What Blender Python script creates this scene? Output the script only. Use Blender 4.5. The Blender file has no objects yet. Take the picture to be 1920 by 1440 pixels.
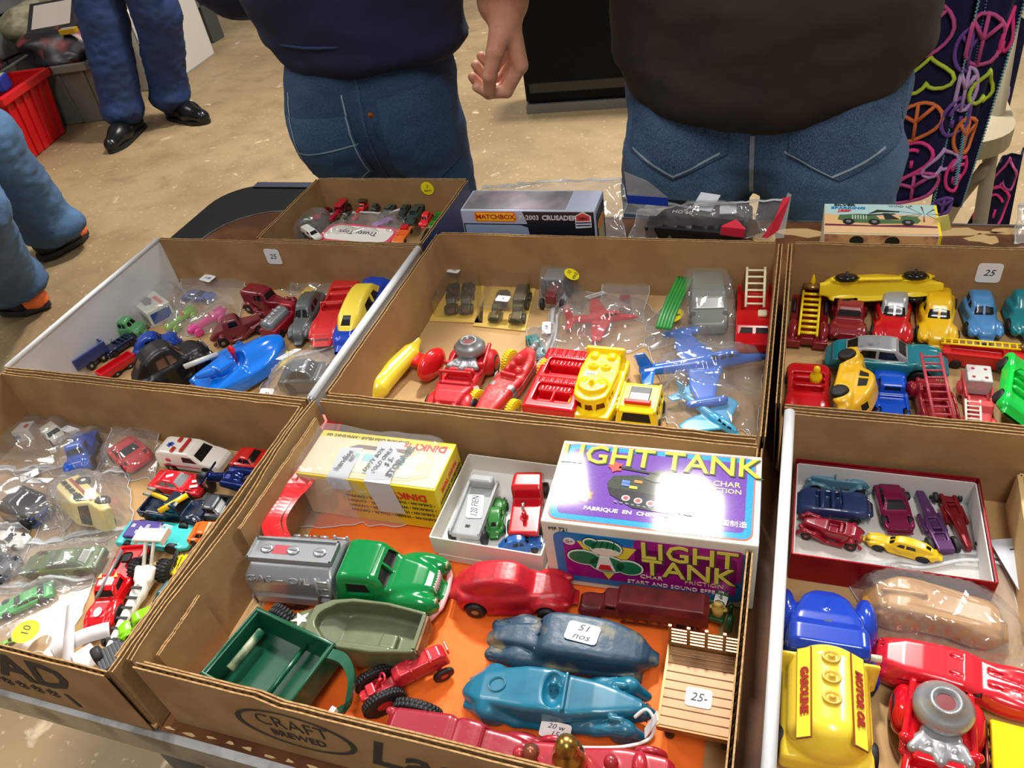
import bpy, bmesh, math, random
import numpy as np
from mathutils import Vector, Matrix, noise
random.seed(7)
np.random.seed(7)
SC = bpy.context.scene
COL = SC.collection
T = 0.68            # table top height
CZ = 1.20           # camera height
FPX = 1465.888
RW = np.array([[0.9465046, -0.08573719, 0.3110919], [0.29070181, 0.64503984, -0.70669375], [-0.14007673, 0.75932387, 0.63545713]])
# ---------------------------------------------------------------- camera
cam = bpy.data.cameras.new('camera')
cam.sensor_fit = 'HORIZONTAL'
cam.sensor_width = 36.0
cam.lens = FPX / 1920 * 36.0
cam.clip_start = 0.02
camo = bpy.data.objects.new('camera', cam)
COL.objects.link(camo)
mw = Matrix([list(RW[0]) + [0], list(RW[1]) + [0], list(RW[2]) + [CZ], [0, 0, 0, 1]])
camo.matrix_world = mw
SC.camera = camo
# ---------------------------------------------------------------- world, lamps, exposure
SC.view_settings.view_transform = 'Standard'
SC.view_settings.look = 'None'
SC.view_settings.gamma = 1.0
SC.view_settings.use_curve_mapping = False
SC.view_settings.exposure = -0.52
SC.cycles.transparent_max_bounces = 20
SC.cycles.max_bounces = 8
w = bpy.data.worlds.new('hall')
SC.world = w
w.use_nodes = True
w.node_tree.nodes['Background'].inputs[0].default_value = (1.0, 0.97, 0.92, 1)
w.node_tree.nodes['Background'].inputs[1].default_value = 0.37
def area(name, loc, aim, sx, sy, watt, col=(1, .96, .9)):
    l = bpy.data.lights.new(name, 'AREA')
    l.shape = 'RECTANGLE'
    l.size = sx
    l.size_y = sy
    l.energy = watt
    l.color = col
    o = bpy.data.objects.new(name, l)
    COL.objects.link(o)
    o.location = loc
    o.rotation_euler = (Vector(aim) - Vector(loc)).to_track_quat('-Z', 'Y').to_euler()
    return o
area('ceiling_lamp', (-.43, 3.45, 4.4), (-.3, .5, .7), .38, .38, 400)
area('ceiling_lamp', (-1.32, 3.58, 4.4), (-.4, .5, .7), .3, .3, 110)
area('ceiling_lamp', (-3.8, 1.7, 4.4), (-.8, .8, .7), .6, 1.2, 70)
area('ceiling_lamp', (2.6, 3.2, 4.4), (0, .6, .6), .6, 1.2, 120)
area('ceiling_lamp', (0.6, -1.2, 4.4), (0, .6, .6), .6, 1.6, 110)
area('ceiling_lamp', (-3.0, 0.3, 4.4), (-2.2, 1.5, .2), .6, 1.6, 45)

# ---------------------------------------------------------------- helpers
def P(u, v, z):
    d = RW @ np.array([u - 960, -(v - 720), -FPX])
    t = (z - CZ) / d[2]
    return Vector((d[0] * t, d[1] * t, z))
def PV(u, v, y):
    d = RW @ np.array([u - 960, -(v - 720), -FPX])
    t = y / d[1]
    return Vector((d[0] * t, y, d[2] * t + CZ))
def lin(c):
    return tuple(((x / 255) / 12.92 if x / 255 < .04045 else ((x / 255 + .055) / 1.055) ** 2.4) for x in c) + (1,)
MC = {}
def M(col, rough=.4, metal=0, c2=None, sc=60, amt=.5, bump=0, bsc=200, coat=0, spec=.5, trans=0, alpha=1, det=4, emit=0):
    key = (col, rough, metal, c2, sc, amt, bump, bsc, coat, spec, trans, alpha, det, emit)
    if key in MC: return MC[key]
    m = bpy.data.materials.new('surface')
    m.use_nodes = True
    nt = m.node_tree
    b = nt.nodes['Principled BSDF']
    b.inputs['Base Color'].default_value = lin(col)
    b.inputs['Roughness'].default_value = rough
    b.inputs['Metallic'].default_value = metal
    b.inputs['Specular IOR Level'].default_value = spec
    b.inputs['Coat Weight'].default_value = coat
    b.inputs['Coat Roughness'].default_value = .06
    b.inputs['Transmission Weight'].default_value = trans
    b.inputs['Alpha'].default_value = alpha
    tc = None
    if c2 or bump:
        tc = nt.nodes.new('ShaderNodeTexCoord')
    if c2:
        n = nt.nodes.new('ShaderNodeTexNoise')
        n.inputs['Scale'].default_value = sc
        n.inputs['Detail'].default_value = det
        nt.links.new(tc.outputs['Object'], n.inputs['Vector'])
        r = nt.nodes.new('ShaderNodeValToRGB')
        r.color_ramp.elements[0].position = max(0, amt - .08)
        r.color_ramp.elements[0].color = lin(col)
        r.color_ramp.elements[1].position = min(1, amt + .08)
        r.color_ramp.elements[1].color = lin(c2)
        nt.links.new(n.outputs['Fac'], r.inputs['Fac'])
        nt.links.new(r.outputs['Color'], b.inputs['Base Color'])
    if bump:
        n2 = nt.nodes.new('ShaderNodeTexNoise')
        n2.inputs['Scale'].default_value = bsc
        n2.inputs['Detail'].default_value = 3
        nt.links.new(tc.outputs['Object'], n2.inputs['Vector'])
        bp = nt.nodes.new('ShaderNodeBump')
        bp.inputs['Strength'].default_value = bump
        bp.inputs['Distance'].default_value = .002
        nt.links.new(n2.outputs['Fac'], bp.inputs['Height'])
        nt.links.new(bp.outputs['Normal'], b.inputs['Normal'])
    MC[key] = m
    return m
def plastic(c, r=.22): return M(c, r, coat=.3)
def paint(c, chip=(170, 165, 160), amt=.68, sc=90, r=.3): return M(c, r, 0, chip, sc, amt, coat=.25)
def rubber(c, c2=None, amt=.6): return M(c, .38, 0, c2, 70, amt, .15, 150)
BLACK = M((18, 18, 19), .45)
TYRE = M((24, 24, 25), .55, bump=.2, bsc=300)
DARK = M((14, 12, 11), .6)
CHROME = M((200, 200, 204), .2, 1)
SILVER = M((168, 170, 174), .35, .35)
WHITE = M((236, 236, 232), .4)
PAPER = M((232, 234, 238), .6)
INK = M((40, 42, 58), .6)
YSTICK = M((246, 232, 20), .5)
CLR = M((226, 228, 232), .2, alpha=.55)
def film(name, haze=.09, tint=(1, 1, 1), rough=.06, gloss=.17):
    m = bpy.data.materials.new(name)
    m.use_nodes = True
    nt = m.node_tree
    nt.nodes.clear()
    out = nt.nodes.new('ShaderNodeOutputMaterial')
    tr = nt.nodes.new('ShaderNodeBsdfTransparent')
    tr.inputs[0].default_value = tint + (1,)
    gl = nt.nodes.new('ShaderNodeBsdfGlossy')
    gl.inputs['Roughness'].default_value = rough
    df = nt.nodes.new('ShaderNodeBsdfDiffuse')
    df.inputs[0].default_value = (.85, .85, .86, 1)
    lw = nt.nodes.new('ShaderNodeLayerWeight')
    lw.inputs['Blend'].default_value = .35
    mr = nt.nodes.new('ShaderNodeMapRange')
    mr.inputs['To Min'].default_value = gloss * .35
    mr.inputs['To Max'].default_value = min(.8, gloss * 3)
    nt.links.new(lw.outputs['Facing'], mr.inputs['Value'])
    m1 = nt.nodes.new('ShaderNodeMixShader')
    nt.links.new(mr.outputs[0], m1.inputs[0])
    nt.links.new(tr.outputs[0], m1.inputs[1])
    nt.links.new(gl.outputs[0], m1.inputs[2])
    m2 = nt.nodes.new('ShaderNodeMixShader')
    m2.inputs[0].default_value = haze
    nt.links.new(m1.outputs[0], m2.inputs[1])
    nt.links.new(df.outputs[0], m2.inputs[2])
    nt.links.new(m2.outputs[0], out.inputs[0])
    return m
FILM = film('clear_film')
FILMH = film('hazy_film', .16)
BLIST = film('blister', .03, (1, .95, .8), .05, .16)

def link(name, me, mat=None, parent=None, smooth=False, label=None, kind=None):
    o = bpy.data.objects.new(name, me)
    COL.objects.link(o)
    if mat is not None and not me.materials: me.materials.append(mat)
    if parent is not None: o.parent = parent
    if smooth:
        me.polygons.foreach_set('use_smooth', [True] * len(me.polygons))
    if label: o['label'] = label
    if kind: o['kind'] = kind
    return o
def mesh_of(v, f, name='m'):
    me = bpy.data.meshes.new(name)
    me.from_pydata([tuple(map(float, p)) for p in v], [], [tuple(map(int, q)) for q in f])
    me.update()
    return me
def from_bm(bm, name='m'):
    me = bpy.data.meshes.new(name)
    bm.to_mesh(me)
    bm.free()
    return me
def tag(o, label, cat, group=None):
    o['label'] = label
    o['category'] = cat
    if group: o['group'] = group
    return o
def thing(name, label, cat, loc, yaw=0, group=None, rx=0, ry=0):
    o = bpy.data.objects.new(name, None)
    o.empty_display_size = .02
    COL.objects.link(o)
    o.location = loc
    o.rotation_euler = (rx, ry, yaw)
    return tag(o, label, cat, group)
class B:
    """collects boxes, prisms, tubes, lathes into one mesh"""
    def __init__(s): s.v = []; s.f = []
    def add(s, v, f, mx=None):
        n = len(s.v)
        if mx is not None: v = [mx @ Vector(p) for p in v]
        s.v += [tuple(p) for p in v]
        s.f += [tuple(i + n for i in q) for q in f]
        return s
    def box(s, c, h, mx=None, bev=0):
        x, y, z = c; a, b, d = h
        if bev:
            bm = bmesh.new()
            bmesh.ops.create_cube(bm, size=2)
            for q in bm.verts: q.co = Vector((q.co.x * a, q.co.y * b, q.co.z * d))
            bmesh.ops.bevel(bm, geom=bm.edges[:], offset=bev, segments=2, affect='EDGES', profile=.5)
            bm.verts.index_update()
            v = [q.co + Vector(c) for q in bm.verts]; f = [[q.index for q in fa.verts] for fa in bm.faces]
            bm.free()
            return s.add(v, f, mx)
        v = [(x + i * a, y + j * b, z + k * d) for i in (-1, 1) for j in (-1, 1) for k in (-1, 1)]
        f = [(0, 1, 3, 2), (4, 6, 7, 5), (0, 4, 5, 1), (2, 3, 7, 6), (0, 2, 6, 4), (1, 5, 7, 3)]
        return s.add(v, f, mx)
    def prism(s, pts, z0, z1, mx=None):
        n = len(pts)
        a = sum(pts[i][0] * pts[(i + 1) % n][1] - pts[(i + 1) % n][0] * pts[i][1] for i in range(n))
        if a < 0: pts = pts[::-1]
        v = [(p[0], p[1], z0) for p in pts] + [(p[0], p[1], z1) for p in pts]
        f = [tuple(range(n))[::-1], tuple(range(n, 2 * n))] + [(i, (i + 1) % n, n + (i + 1) % n, n + i) for i in range(n)]
        return s.add(v, f, mx)
    def tube(s, path, r, seg=8, closed=False):
        path = [Vector(p) for p in path]
        n = len(path); rr = r if isinstance(r, (list, tuple)) else [r] * n
        v = []; prev = None
        for i, p in enumerate(path):
            if closed: t = path[(i + 1) % n] - path[i - 1]
            else: t = path[min(i + 1, n - 1)] - path[max(i - 1, 0)]
            t.normalize()
            up = prev if prev is not None else (Vector((0, 0, 1)) if abs(t.z) < .9 else Vector((1, 0, 0)))
            a = (up - t * up.dot(t)).normalized(); b = t.cross(a); prev = a
            v += [p + (a * math.cos(k * 6.2832 / seg) + b * math.sin(k * 6.2832 / seg)) * rr[i] for k in range(seg)]
        f = [(i * seg + k, i * seg + (k + 1) % seg, ((i + 1) % n) * seg + (k + 1) % seg, ((i + 1) % n) * seg + k) for i in range(n if closed else n - 1) for k in range(seg)]
        if not closed: f += [tuple(range(seg))[::-1], tuple(range((n - 1) * seg, n * seg))]
        return s.add(v, f)
    def lathe(s, prof, seg=20, mx=None):
        """profile of (r, h) turned about z"""
        n = len(prof)
        v = [(r * math.cos(k * 6.2832 / seg), r * math.sin(k * 6.2832 / seg), h) for r, h in prof for k in range(seg)]
        f = [(i * seg + k, i * seg + (k + 1) % seg, (i + 1) * seg + (k + 1) % seg, (i + 1) * seg + k) for i in range(n - 1) for k in range(seg)]
        f += [tuple(range(seg))[::-1], tuple(range((n - 1) * seg, n * seg))]
        return s.add(v, f, mx)
    def out(s, name, mat, parent=None, smooth=False, **k):
        return link(name, mesh_of(s.v, s.f, name), mat, parent, smooth, **k)
def rot(ax, deg): return Matrix.Rotation(math.radians(deg), 4, ax)
def tr(x, y, z): return Matrix.Translation((x, y, z))
def cr(pts, n=4, closed=True):
    """Catmull-Rom through points"""
    p = [np.array(q, float) for q in pts]; N = len(p); out = []
    for i in range(N if closed else N - 1):
        if closed: a, b, c, d = p[i - 1], p[i], p[(i + 1) % N], p[(i + 2) % N]
        else: a, b, c, d = p[max(i - 1, 0)], p[i], p[i + 1], p[min(i + 2, N - 1)]
        for k in range(n):
            t = k / n
            out.append(tuple(.5 * (2 * b + (c - a) * t + (2 * a - 5 * b + 4 * c - d) * t * t + (3 * b - a - 3 * c + d) * t ** 3)))
    if not closed: out.append(tuple(p[-1]))
    return out
TXT = {}
def text_mesh(s, size, ext=.0002, shear=0, bold=0, sx=1.0):
    key = (s, size, ext, shear, bold, sx)
    if key in TXT: return TXT[key]
    c = bpy.data.curves.new('t', 'FONT')
    c.body = s
    c.size = size
    c.extrude = ext
    c.shear = shear
    c.offset = bold
    c.resolution_u = 2
    c.align_x = 'CENTER'
    c.align_y = 'CENTER'
    o = bpy.data.objects.new('t', c)
    COL.objects.link(o)
    dg = bpy.context.evaluated_depsgraph_get()
    me = bpy.data.meshes.new_from_object(o.evaluated_get(dg))
    bpy.data.objects.remove(o)
    if sx != 1: me.transform(Matrix.Diagonal((sx, 1, 1, 1)))
    me.materials.clear()
    TXT[key] = me
    return me
def text(name, s, size, mx, mat, parent, **k):
    me = text_mesh(s, size, **k).copy()
    o = link(name, me, mat, parent)
    o.matrix_local = mx
    return o
# ---------------------------------------------------------------- signed distance modelling
def smin(a, b, k):
    if k <= 0: return np.minimum(a, b)
    h = np.clip(.5 + .5 * (b - a) / k, 0, 1)
    return b + (a - b) * h - k * h * (1 - h)
def smax(a, b, k): return -smin(-a, -b, k)
def poly2(px, pz, pts):
    d = np.full(np.broadcast(px, pz).shape, 1e9, np.float32); s = np.ones_like(d); n = len(pts)
    for i in range(n):
        ax, az = pts[i]; bx, bz = pts[i - 1]
        ex, ez = bx - ax, bz - az; wx, wz = px - ax, pz - az
        t = np.clip((wx * ex + wz * ez) / (ex * ex + ez * ez + 1e-12), 0, 1)
        d = np.minimum(d, (wx - ex * t) ** 2 + (wz - ez * t) ** 2)
        c1 = pz >= az; c2 = pz < bz; c3 = ex * wz > ez * wx
        s = np.where((c1 & c2 & c3) | (~c1 & ~c2 & ~c3), -s, s)
    return s * np.sqrt(d)
class S:
    def __init__(s, lo, hi, h):
        s.lo = np.array(lo, float) - 2 * h; s.h = h
        s.n = np.ceil((np.array(hi, float) + 2 * h - s.lo) / h).astype(int) + 1
        s.ax = [(s.lo[i] + h * np.arange(s.n[i])).astype(np.float32) for i in range(3)]
        s.f = np.full(tuple(s.n), 9., np.float32)
    def ap(s, fn, lo, hi, op, k):
        pad = max(k, 0) + 2.5 * s.h
        sl = []
        for i in range(3):
            a = int(np.clip(np.floor((lo[i] - pad - s.lo[i]) / s.h), 0, s.n[i])); b = int(np.clip(np.ceil((hi[i] + pad - s.lo[i]) / s.h) + 1, 0, s.n[i]))
            if b <= a: return s
            sl.append(slice(a, b))
        x = s.ax[0][sl[0]][:, None, None]; y = s.ax[1][sl[1]][None, :, None]; z = s.ax[2][sl[2]][None, None, :]
        d = fn(x, y, z); g = s.f[tuple(sl)]
        s.f[tuple(sl)] = smin(g, d, k) if op == '+' else smax(g, -d, k)
        return s
    def mir(s, fn, y, **kw):
        return s
    def ell(s, c, r, op='+', k=.02, m=False):
        for sg in ((1, -1) if m else (1,)):
            cc = (c[0], c[1] * sg, c[2])
            def fn(x, y, z):
                X, Y, Z = (x - cc[0]) / r[0], (y - cc[1]) / r[1], (z - cc[2]) / r[2]
                k0 = np.sqrt(X * X + Y * Y + Z * Z); k1 = np.sqrt((X / r[0]) ** 2 + (Y / r[1]) ** 2 + (Z / r[2]) ** 2) + 1e-9
                return k0 * (k0 - 1) / k1
            s.ap(fn, [cc[i] - r[i] for i in range(3)], [cc[i] + r[i] for i in range(3)], op, k)
        return s
    def box(s, c, hh, r=.01, op='+', k=.01, m=False, yaw=0):
        for sg in ((1, -1) if m else (1,)):
            cc = (c[0], c[1] * sg, c[2]); ca, sa = math.cos(yaw * sg), math.sin(yaw * sg)
            def fn(x, y, z):
                dx, dy = x - cc[0], y - cc[1]
                X = np.abs(dx * ca + dy * sa) - hh[0] + r; Y = np.abs(-dx * sa + dy * ca) - hh[1] + r; Z = np.abs(z - cc[2]) - hh[2] + r
                return np.sqrt(np.maximum(X, 0) ** 2 + np.maximum(Y, 0) ** 2 + np.maximum(Z, 0) ** 2) + np.minimum(np.maximum(np.maximum(X, Y), Z), 0) - r
            e = (hh[0] + hh[1]) if yaw else 0
            s.ap(fn, [cc[0] - max(hh[0], e), cc[1] - max(hh[1], e), cc[2] - hh[2]], [cc[0] + max(hh[0], e), cc[1] + max(hh[1], e), cc[2] + hh[2]], op, k)
        return s
    def cap(s, a, b, r1, r2=None, op='+', k=.02, m=False, sq=1.0):
        r2 = r1 if r2 is None else r2
        for sg in ((1, -1) if m else (1,)):
            A = np.array((a[0], a[1] * sg, a[2])); Bv = np.array((b[0], b[1] * sg, b[2])); e = Bv - A; L = float(e @ e) + 1e-9
            def fn(x, y, z):
                wx, wy, wz = x - A[0], y - A[1], z - A[2]
                t = np.clip((wx * e[0] + wy * e[1] + wz * e[2]) / L, 0, 1)
                return np.sqrt((wx - e[0] * t) ** 2 + ((wy - e[1] * t) / sq) ** 2 + (wz - e[2] * t) ** 2) - (r1 + (r2 - r1) * t)
            R = max(r1, r2) * max(1, sq)
            s.ap(fn, np.minimum(A, Bv) - R, np.maximum(A, Bv) + R, op, k)
        return s
    def cyl(s, ax, c, r, hl, rd=.005, op='+', k=.01, m=False):
        for sg in ((1, -1) if m else (1,)):
            cc = (c[0], c[1] * sg, c[2])
            def fn(x, y, z):
                q = [x - cc[0], y - cc[1], z - cc[2]]; a = q.pop(ax)
                d1 = np.sqrt(q[0] ** 2 + q[1] ** 2) - r + rd; d2 = np.abs(a) - hl + rd
                return np.minimum(np.maximum(d1, d2), 0) + np.sqrt(np.maximum(d1, 0) ** 2 + np.maximum(d2, 0) ** 2) - rd
            hh = [r, r, r]; hh[ax] = hl
            s.ap(fn, [cc[i] - hh[i] for i in range(3)], [cc[i] + hh[i] for i in range(3)], op, k)
        return s
    def prof(s, pts, w, ke=.03, op='+', k=.02, tum=None, sm=0, plan=0, y0=0):
        """side outline (x,z) cut to half width w: number or [(x, w)..]; tum=(z0,z1,shrink); y0 offsets"""
        if sm: pts = cr(pts, sm)
        ws = w if isinstance(w, (list, tuple)) else [(0, w)]
        xs = [q[0] for q in ws]; wv = [q[1] for q in ws]
        def fn(x, y, z):
            d2 = poly2(x, z, pts)
            W = np.interp(x, xs, wv).astype(np.float32)
            if tum: W = W * (1 - tum[2] * np.clip((z - tum[0]) / (tum[1] - tum[0]), 0, 1))
            return smax(d2, np.abs(y - y0) - W, ke)
        px = [q[0] for q in pts]; pz = [q[1] for q in pts]; mw_ = max(wv)
        return s.ap(fn, [min(px), y0 - mw_, min(pz)], [max(px), y0 + mw_, max(pz)], op, k)
    def plan(s, pts, z0, z1, ke=.01, op='+', k=.01, sm=0):
        """top outline (x,y) between z0 and z1"""
        if sm: pts = cr(pts, sm)
        def fn(x, y, z):
            return smax(poly2(x, y, pts), np.abs(z - (z0 + z1) / 2) - (z1 - z0) / 2, ke)
        return s.ap(fn, [min(q[0] for q in pts), min(q[1] for q in pts), z0], [max(q[0] for q in pts), max(q[1] for q in pts), z1], op, k)
    def arr(s):
        f = s.f; I = f < 0
        c = np.zeros(tuple(s.n - 1), np.uint8)
        for a in (0, 1):
            for b in (0, 1):
                for d in (0, 1):
                    c += I[a:a + s.n[0] - 1, b:b + s.n[1] - 1, d:d + s.n[2] - 1]
        act = (c > 0) & (c < 8)
        idx = np.full(act.shape, -1, np.int32)
        Q = np.array(np.nonzero(act)).T
        idx[act] = np.arange(len(Q))
        acc = np.zeros((len(Q), 3)); cnt = np.zeros(len(Q))
        cs = [(a, b, d) for a in (0, 1) for b in (0, 1) for d in (0, 1)]
        for p in cs:
            for ax in range(3):
                if p[ax]: continue
                q = list(p); q[ax] = 1
                A = f[Q[:, 0] + p[0], Q[:, 1] + p[1], Q[:, 2] + p[2]]; Bb = f[Q[:, 0] + q[0], Q[:, 1] + q[1], Q[:, 2] + q[2]]
                m = (A < 0) != (Bb < 0)
                t = np.where(m, A / np.where(m, A - Bb, 1), 0)
                pt = np.tile(np.array(p, float), (len(Q), 1)); pt[:, ax] += t
                acc[m] += pt[m]; cnt += m
        V = (acc / np.maximum(cnt, 1)[:, None] + Q) * s.h + s.lo
        F = []
        for ax in range(3):
            sa = [slice(None)] * 3; sb = [slice(None)] * 3
            sa[ax] = slice(0, -1); sb[ax] = slice(1, None)
            m = I[tuple(sa)] != I[tuple(sb)]
            e = np.array(np.nonzero(m)).T
            if not len(e): continue
            o1, o2 = (ax + 1) % 3, (ax + 2) % 3
            e = e[(e[:, o1] > 0) & (e[:, o2] > 0) & (e[:, o1] < s.n[o1] - 1) & (e[:, o2] < s.n[o2] - 1)]
            qs = []
            for (d1, d2) in ((-1, -1), (0, -1), (0, 0), (-1, 0)):
                g = e.copy(); g[:, o1] += d1; g[:, o2] += d2
                qs.append(idx[g[:, 0], g[:, 1], g[:, 2]])
            q = np.array(qs).T
            ins = I[e[:, 0], e[:, 1], e[:, 2]]
            q[~ins] = q[~ins][:, ::-1]
            F.append(q)
        F = np.concatenate(F)
        F = F[(F >= 0).all(1)]
        return V, F
    def bm(s):
        V, F = s.arr()
        b = bmesh.new()
        me = bpy.data.meshes.new('t')
        me.vertices.add(len(V)); me.vertices.foreach_set('co', V.astype(np.float32).ravel())
        me.loops.add(F.size); me.loops.foreach_set('vertex_index', F.ravel().astype(np.int32))
        me.polygons.add(len(F)); me.polygons.foreach_set('loop_start', np.arange(0, F.size, 4, dtype=np.int32))
        me.update(calc_edges=True)
        b.from_mesh(me)
        bpy.data.meshes.remove(me)
        return b
AXI = {'x': (0, 1, 2), 'y': (1, 0, 2), 'z': (2, 0, 1)}
def cut(bm, axis, poly, depth, slot, sgn=0, nmin=.25, rng=None):
    """push the surface inside a convex polygon (in the plane across axis) inward by depth, give it a slot"""
    a, i, j = AXI[axis]
    n = len(poly)
    ar = sum(poly[k][0] * poly[(k + 1) % n][1] - poly[(k + 1) % n][0] * poly[k][1] for k in range(n))
    if ar < 0: poly = poly[::-1]
    lo = [min(p[q] for p in poly) - .03 for q in (0, 1)]; hi = [max(p[q] for p in poly) + .03 for q in (0, 1)]
    cand = []
    bm.normal_update()
    for f in bm.faces:
        nv = f.normal[a]
        if (sgn and nv * sgn < nmin) or (not sgn and abs(nv) < nmin): continue
        c = f.calc_center_median()
        if c[i] < lo[0] or c[i] > hi[0] or c[j] < lo[1] or c[j] > hi[1]: continue
        if rng and not (rng[0] <= c[a] <= rng[1]): continue
        cand.append(f)
    pl = []
    for k in range(n):
        p, q = poly[k], poly[(k + 1) % n]
        co = Vector((0, 0, 0)); co[i], co[j] = p
        no = Vector((0, 0, 0)); no[i], no[j] = (q[1] - p[1]), -(q[0] - p[0])
        no.normalize()
        pl.append((co, no))
    for co, no in pl:
        g = set(cand)
        for f in cand:
            g.update(f.edges); g.update(f.verts)
        r = bmesh.ops.bisect_plane(bm, geom=list(g), plane_co=co, plane_no=no, dist=1e-7)
        cand = [e for e in r['geom'] if isinstance(e, bmesh.types.BMFace)]
    ins = [f for f in cand if f.is_valid and all((f.calc_center_median() - co).dot(no) < 1e-7 for co, no in pl)]
    if not ins: return
    if depth == 0:
        for f in ins: f.material_index = slot
        return
    for sg in (1, -1):
        fs = [f for f in ins if f.is_valid and f.normal[a] * sg > 0]
        if not fs: continue
        r = bmesh.ops.extrude_face_region(bm, geom=fs)
        nv = [e for e in r['geom'] if isinstance(e, bmesh.types.BMVert)]
        d = Vector((0, 0, 0)); d[a] = -sg * depth
        bmesh.ops.translate(bm, verts=nv, vec=d)
        for e in r['geom']:
            if isinstance(e, bmesh.types.BMFace): e.material_index = slot
        old = [f for f in fs if f.is_valid]
        if old: bmesh.ops.delete(bm, geom=old, context='FACES')
def split(bm, slots, parent, sc=(1, 1, 1), subs=None):
    """slots: list of (name, material[, label]); slot 0 is the body. Makes one object per slot."""
    res = []
    bmesh.ops.scale(bm, vec=sc, verts=bm.verts[:])
    for s, sp in enumerate(slots):
        b2 = bm.copy() if s < len(slots) - 1 else bm
        b2.faces.ensure_lookup_table()
        dl = [f for f in b2.faces if f.material_index != s]
        if dl: bmesh.ops.delete(b2, geom=dl, context='FACES')
        if not b2.faces:
            b2.free(); continue
        for f in b2.faces: f.material_index = 0; f.smooth = True
        for e in b2.edges:
            if len(e.link_faces) == 2 and e.calc_face_angle(0) > .75: e.smooth = False
        par = parent if (s == 0 or not res) else (res[0] if subs else parent)
        o = link(sp[0], from_bm(b2, sp[0]), sp[1], par)
        if len(sp) > 2: o['label'] = sp[2]
        res.append(o)
    return res
def wheel(parent, x, y, z, r, wd, tyre=None, hub=None, name='wheel', yaw=0, hr=.5, tread=0, tilt=0):
    """a wheel part with a hub sub-part, axle along y"""
    b = B()
    pr = [(r * hr, -wd / 2), (r * .86, -wd / 2), (r * .97, -wd * .36), (r, -wd * .12), (r, wd * .12), (r * .97, wd * .36), (r * .86, wd / 2), (r * hr, wd / 2)]
    b.lathe(pr, 24 if r > .006 else 16, rot('X', 90))
    if tread:
        for k in range(tread):
            a = k * 6.2832 / tread
            for sy in (-1, 1):
                b.box((0, sy * wd * .22, r * .995), (r * .07, wd * .24, r * .045), rot('Y', math.degrees(a + sy * .06)))
    o = b.out(name, tyre or TYRE, parent, True)
    o.location = (x, y, z)
    o.rotation_euler = (tilt, 0, yaw)
    for e in (o.data.edges if False else []): pass
    if hub:
        h = B().lathe([(r * hr * 1.02, -wd * .46), (r * hr * 1.02, wd * .46), (r * .3, wd * .52), (r * .12, wd * .6)], 14, rot('X', 90))
        h.lathe([(r * .12, -wd * .6), (r * .3, -wd * .52), (r * hr, -wd * .45)], 14, rot('X', 90))
        h.out('hub', hub, o, True)
    return o
def spot(A, Bp, zh, base):
    """front and rear pixel at height zh above base -> centre on base, yaw, length"""
    za, zb = zh if isinstance(zh, tuple) else (zh, zh)
    a = P(A[0], A[1], base + za); b = P(Bp[0], Bp[1], base + zb)
    c = (a + b) / 2; d = a - b
    return Vector((c.x, c.y, base)), math.atan2(d.y, d.x), math.hypot(d.x, d.y)
def sticker(parent, s, mx, w, h, mat=None, size=None, ink=None, name='price_sticker', rnd=False):
    b = B()
    if rnd: b.lathe([(w / 2, 0), (w / 2, .0003)], 24)
    else:
        r = min(w, h) * .15
        pts = []
        for cx, cy, a0 in ((1, 1, 0), (-1, 1, 90), (-1, -1, 180), (1, -1, 270)):
            for a in (0, 45, 90):
                t = math.radians(a0 + a)
                pts.append((cx * (w / 2 - r) + r * math.cos(t), cy * (h / 2 - r) + r * math.sin(t)))
        b.prism(pts, 0, .0003)
    o = b.out(name, mat or PAPER, parent)
    o.matrix_local = mx
    if s:
        for i, line in enumerate(s.split('\n')):
            k = len(s.split('\n'))
            text('handwriting', line, size or h * .45 / max(1, k * .6), tr(0, (k / 2 - .5 - i) * (size or h * .4) * .95, .0004), ink or INK, o, shear=.25, ext=.0001)
    return o
# ================================================================ the hall
def concrete():
    m = M((152, 130, 95), .55, 0, (128, 107, 76), 1.3, .52, .25, 60, det=9)
    m = m.copy()
    nt = m.node_tree
    b = nt.nodes['Principled BSDF']
    src = b.inputs['Base Color'].links[0].from_socket
    tc = nt.nodes['Texture Coordinate']
    def layer(prev, col, sc, lo, hi, det, dist=0):
        n = nt.nodes.new('ShaderNodeTexNoise')
        n.inputs['Scale'].default_value = sc
        n.inputs['Detail'].default_value = det
        n.inputs['Distortion'].default_value = dist
        nt.links.new(tc.outputs['Object'], n.inputs['Vector'])
        r = nt.nodes.new('ShaderNodeMapRange')
        r.inputs['From Min'].default_value = lo
        r.inputs['From Max'].default_value = hi
        nt.links.new(n.outputs['Fac'], r.inputs['Value'])
        mx = nt.nodes.new('ShaderNodeMix')
        mx.data_type = 'RGBA'
        nt.links.new(r.outputs[0], mx.inputs[0])
        nt.links.new(prev, mx.inputs[6])
        mx.inputs[7].default_value = lin(col)
        return mx.outputs[2]
    s = layer(src, (128, 106, 76), 9, .5, .78, 10)
    s = layer(s, (200, 184, 154), 14, .66, .76, 8, .6)
    s = layer(s, (184, 168, 138), 60, .62, .75, 4)
    s = layer(s, (112, 98, 76), 3.2, .6, .85, 6, 1)
    nt.links.new(s, b.inputs['Base Color'])
    return m
fl = B().box((0, 3, -.03), (9, 8, .03)).out('floor', concrete(), kind='structure')
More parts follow.
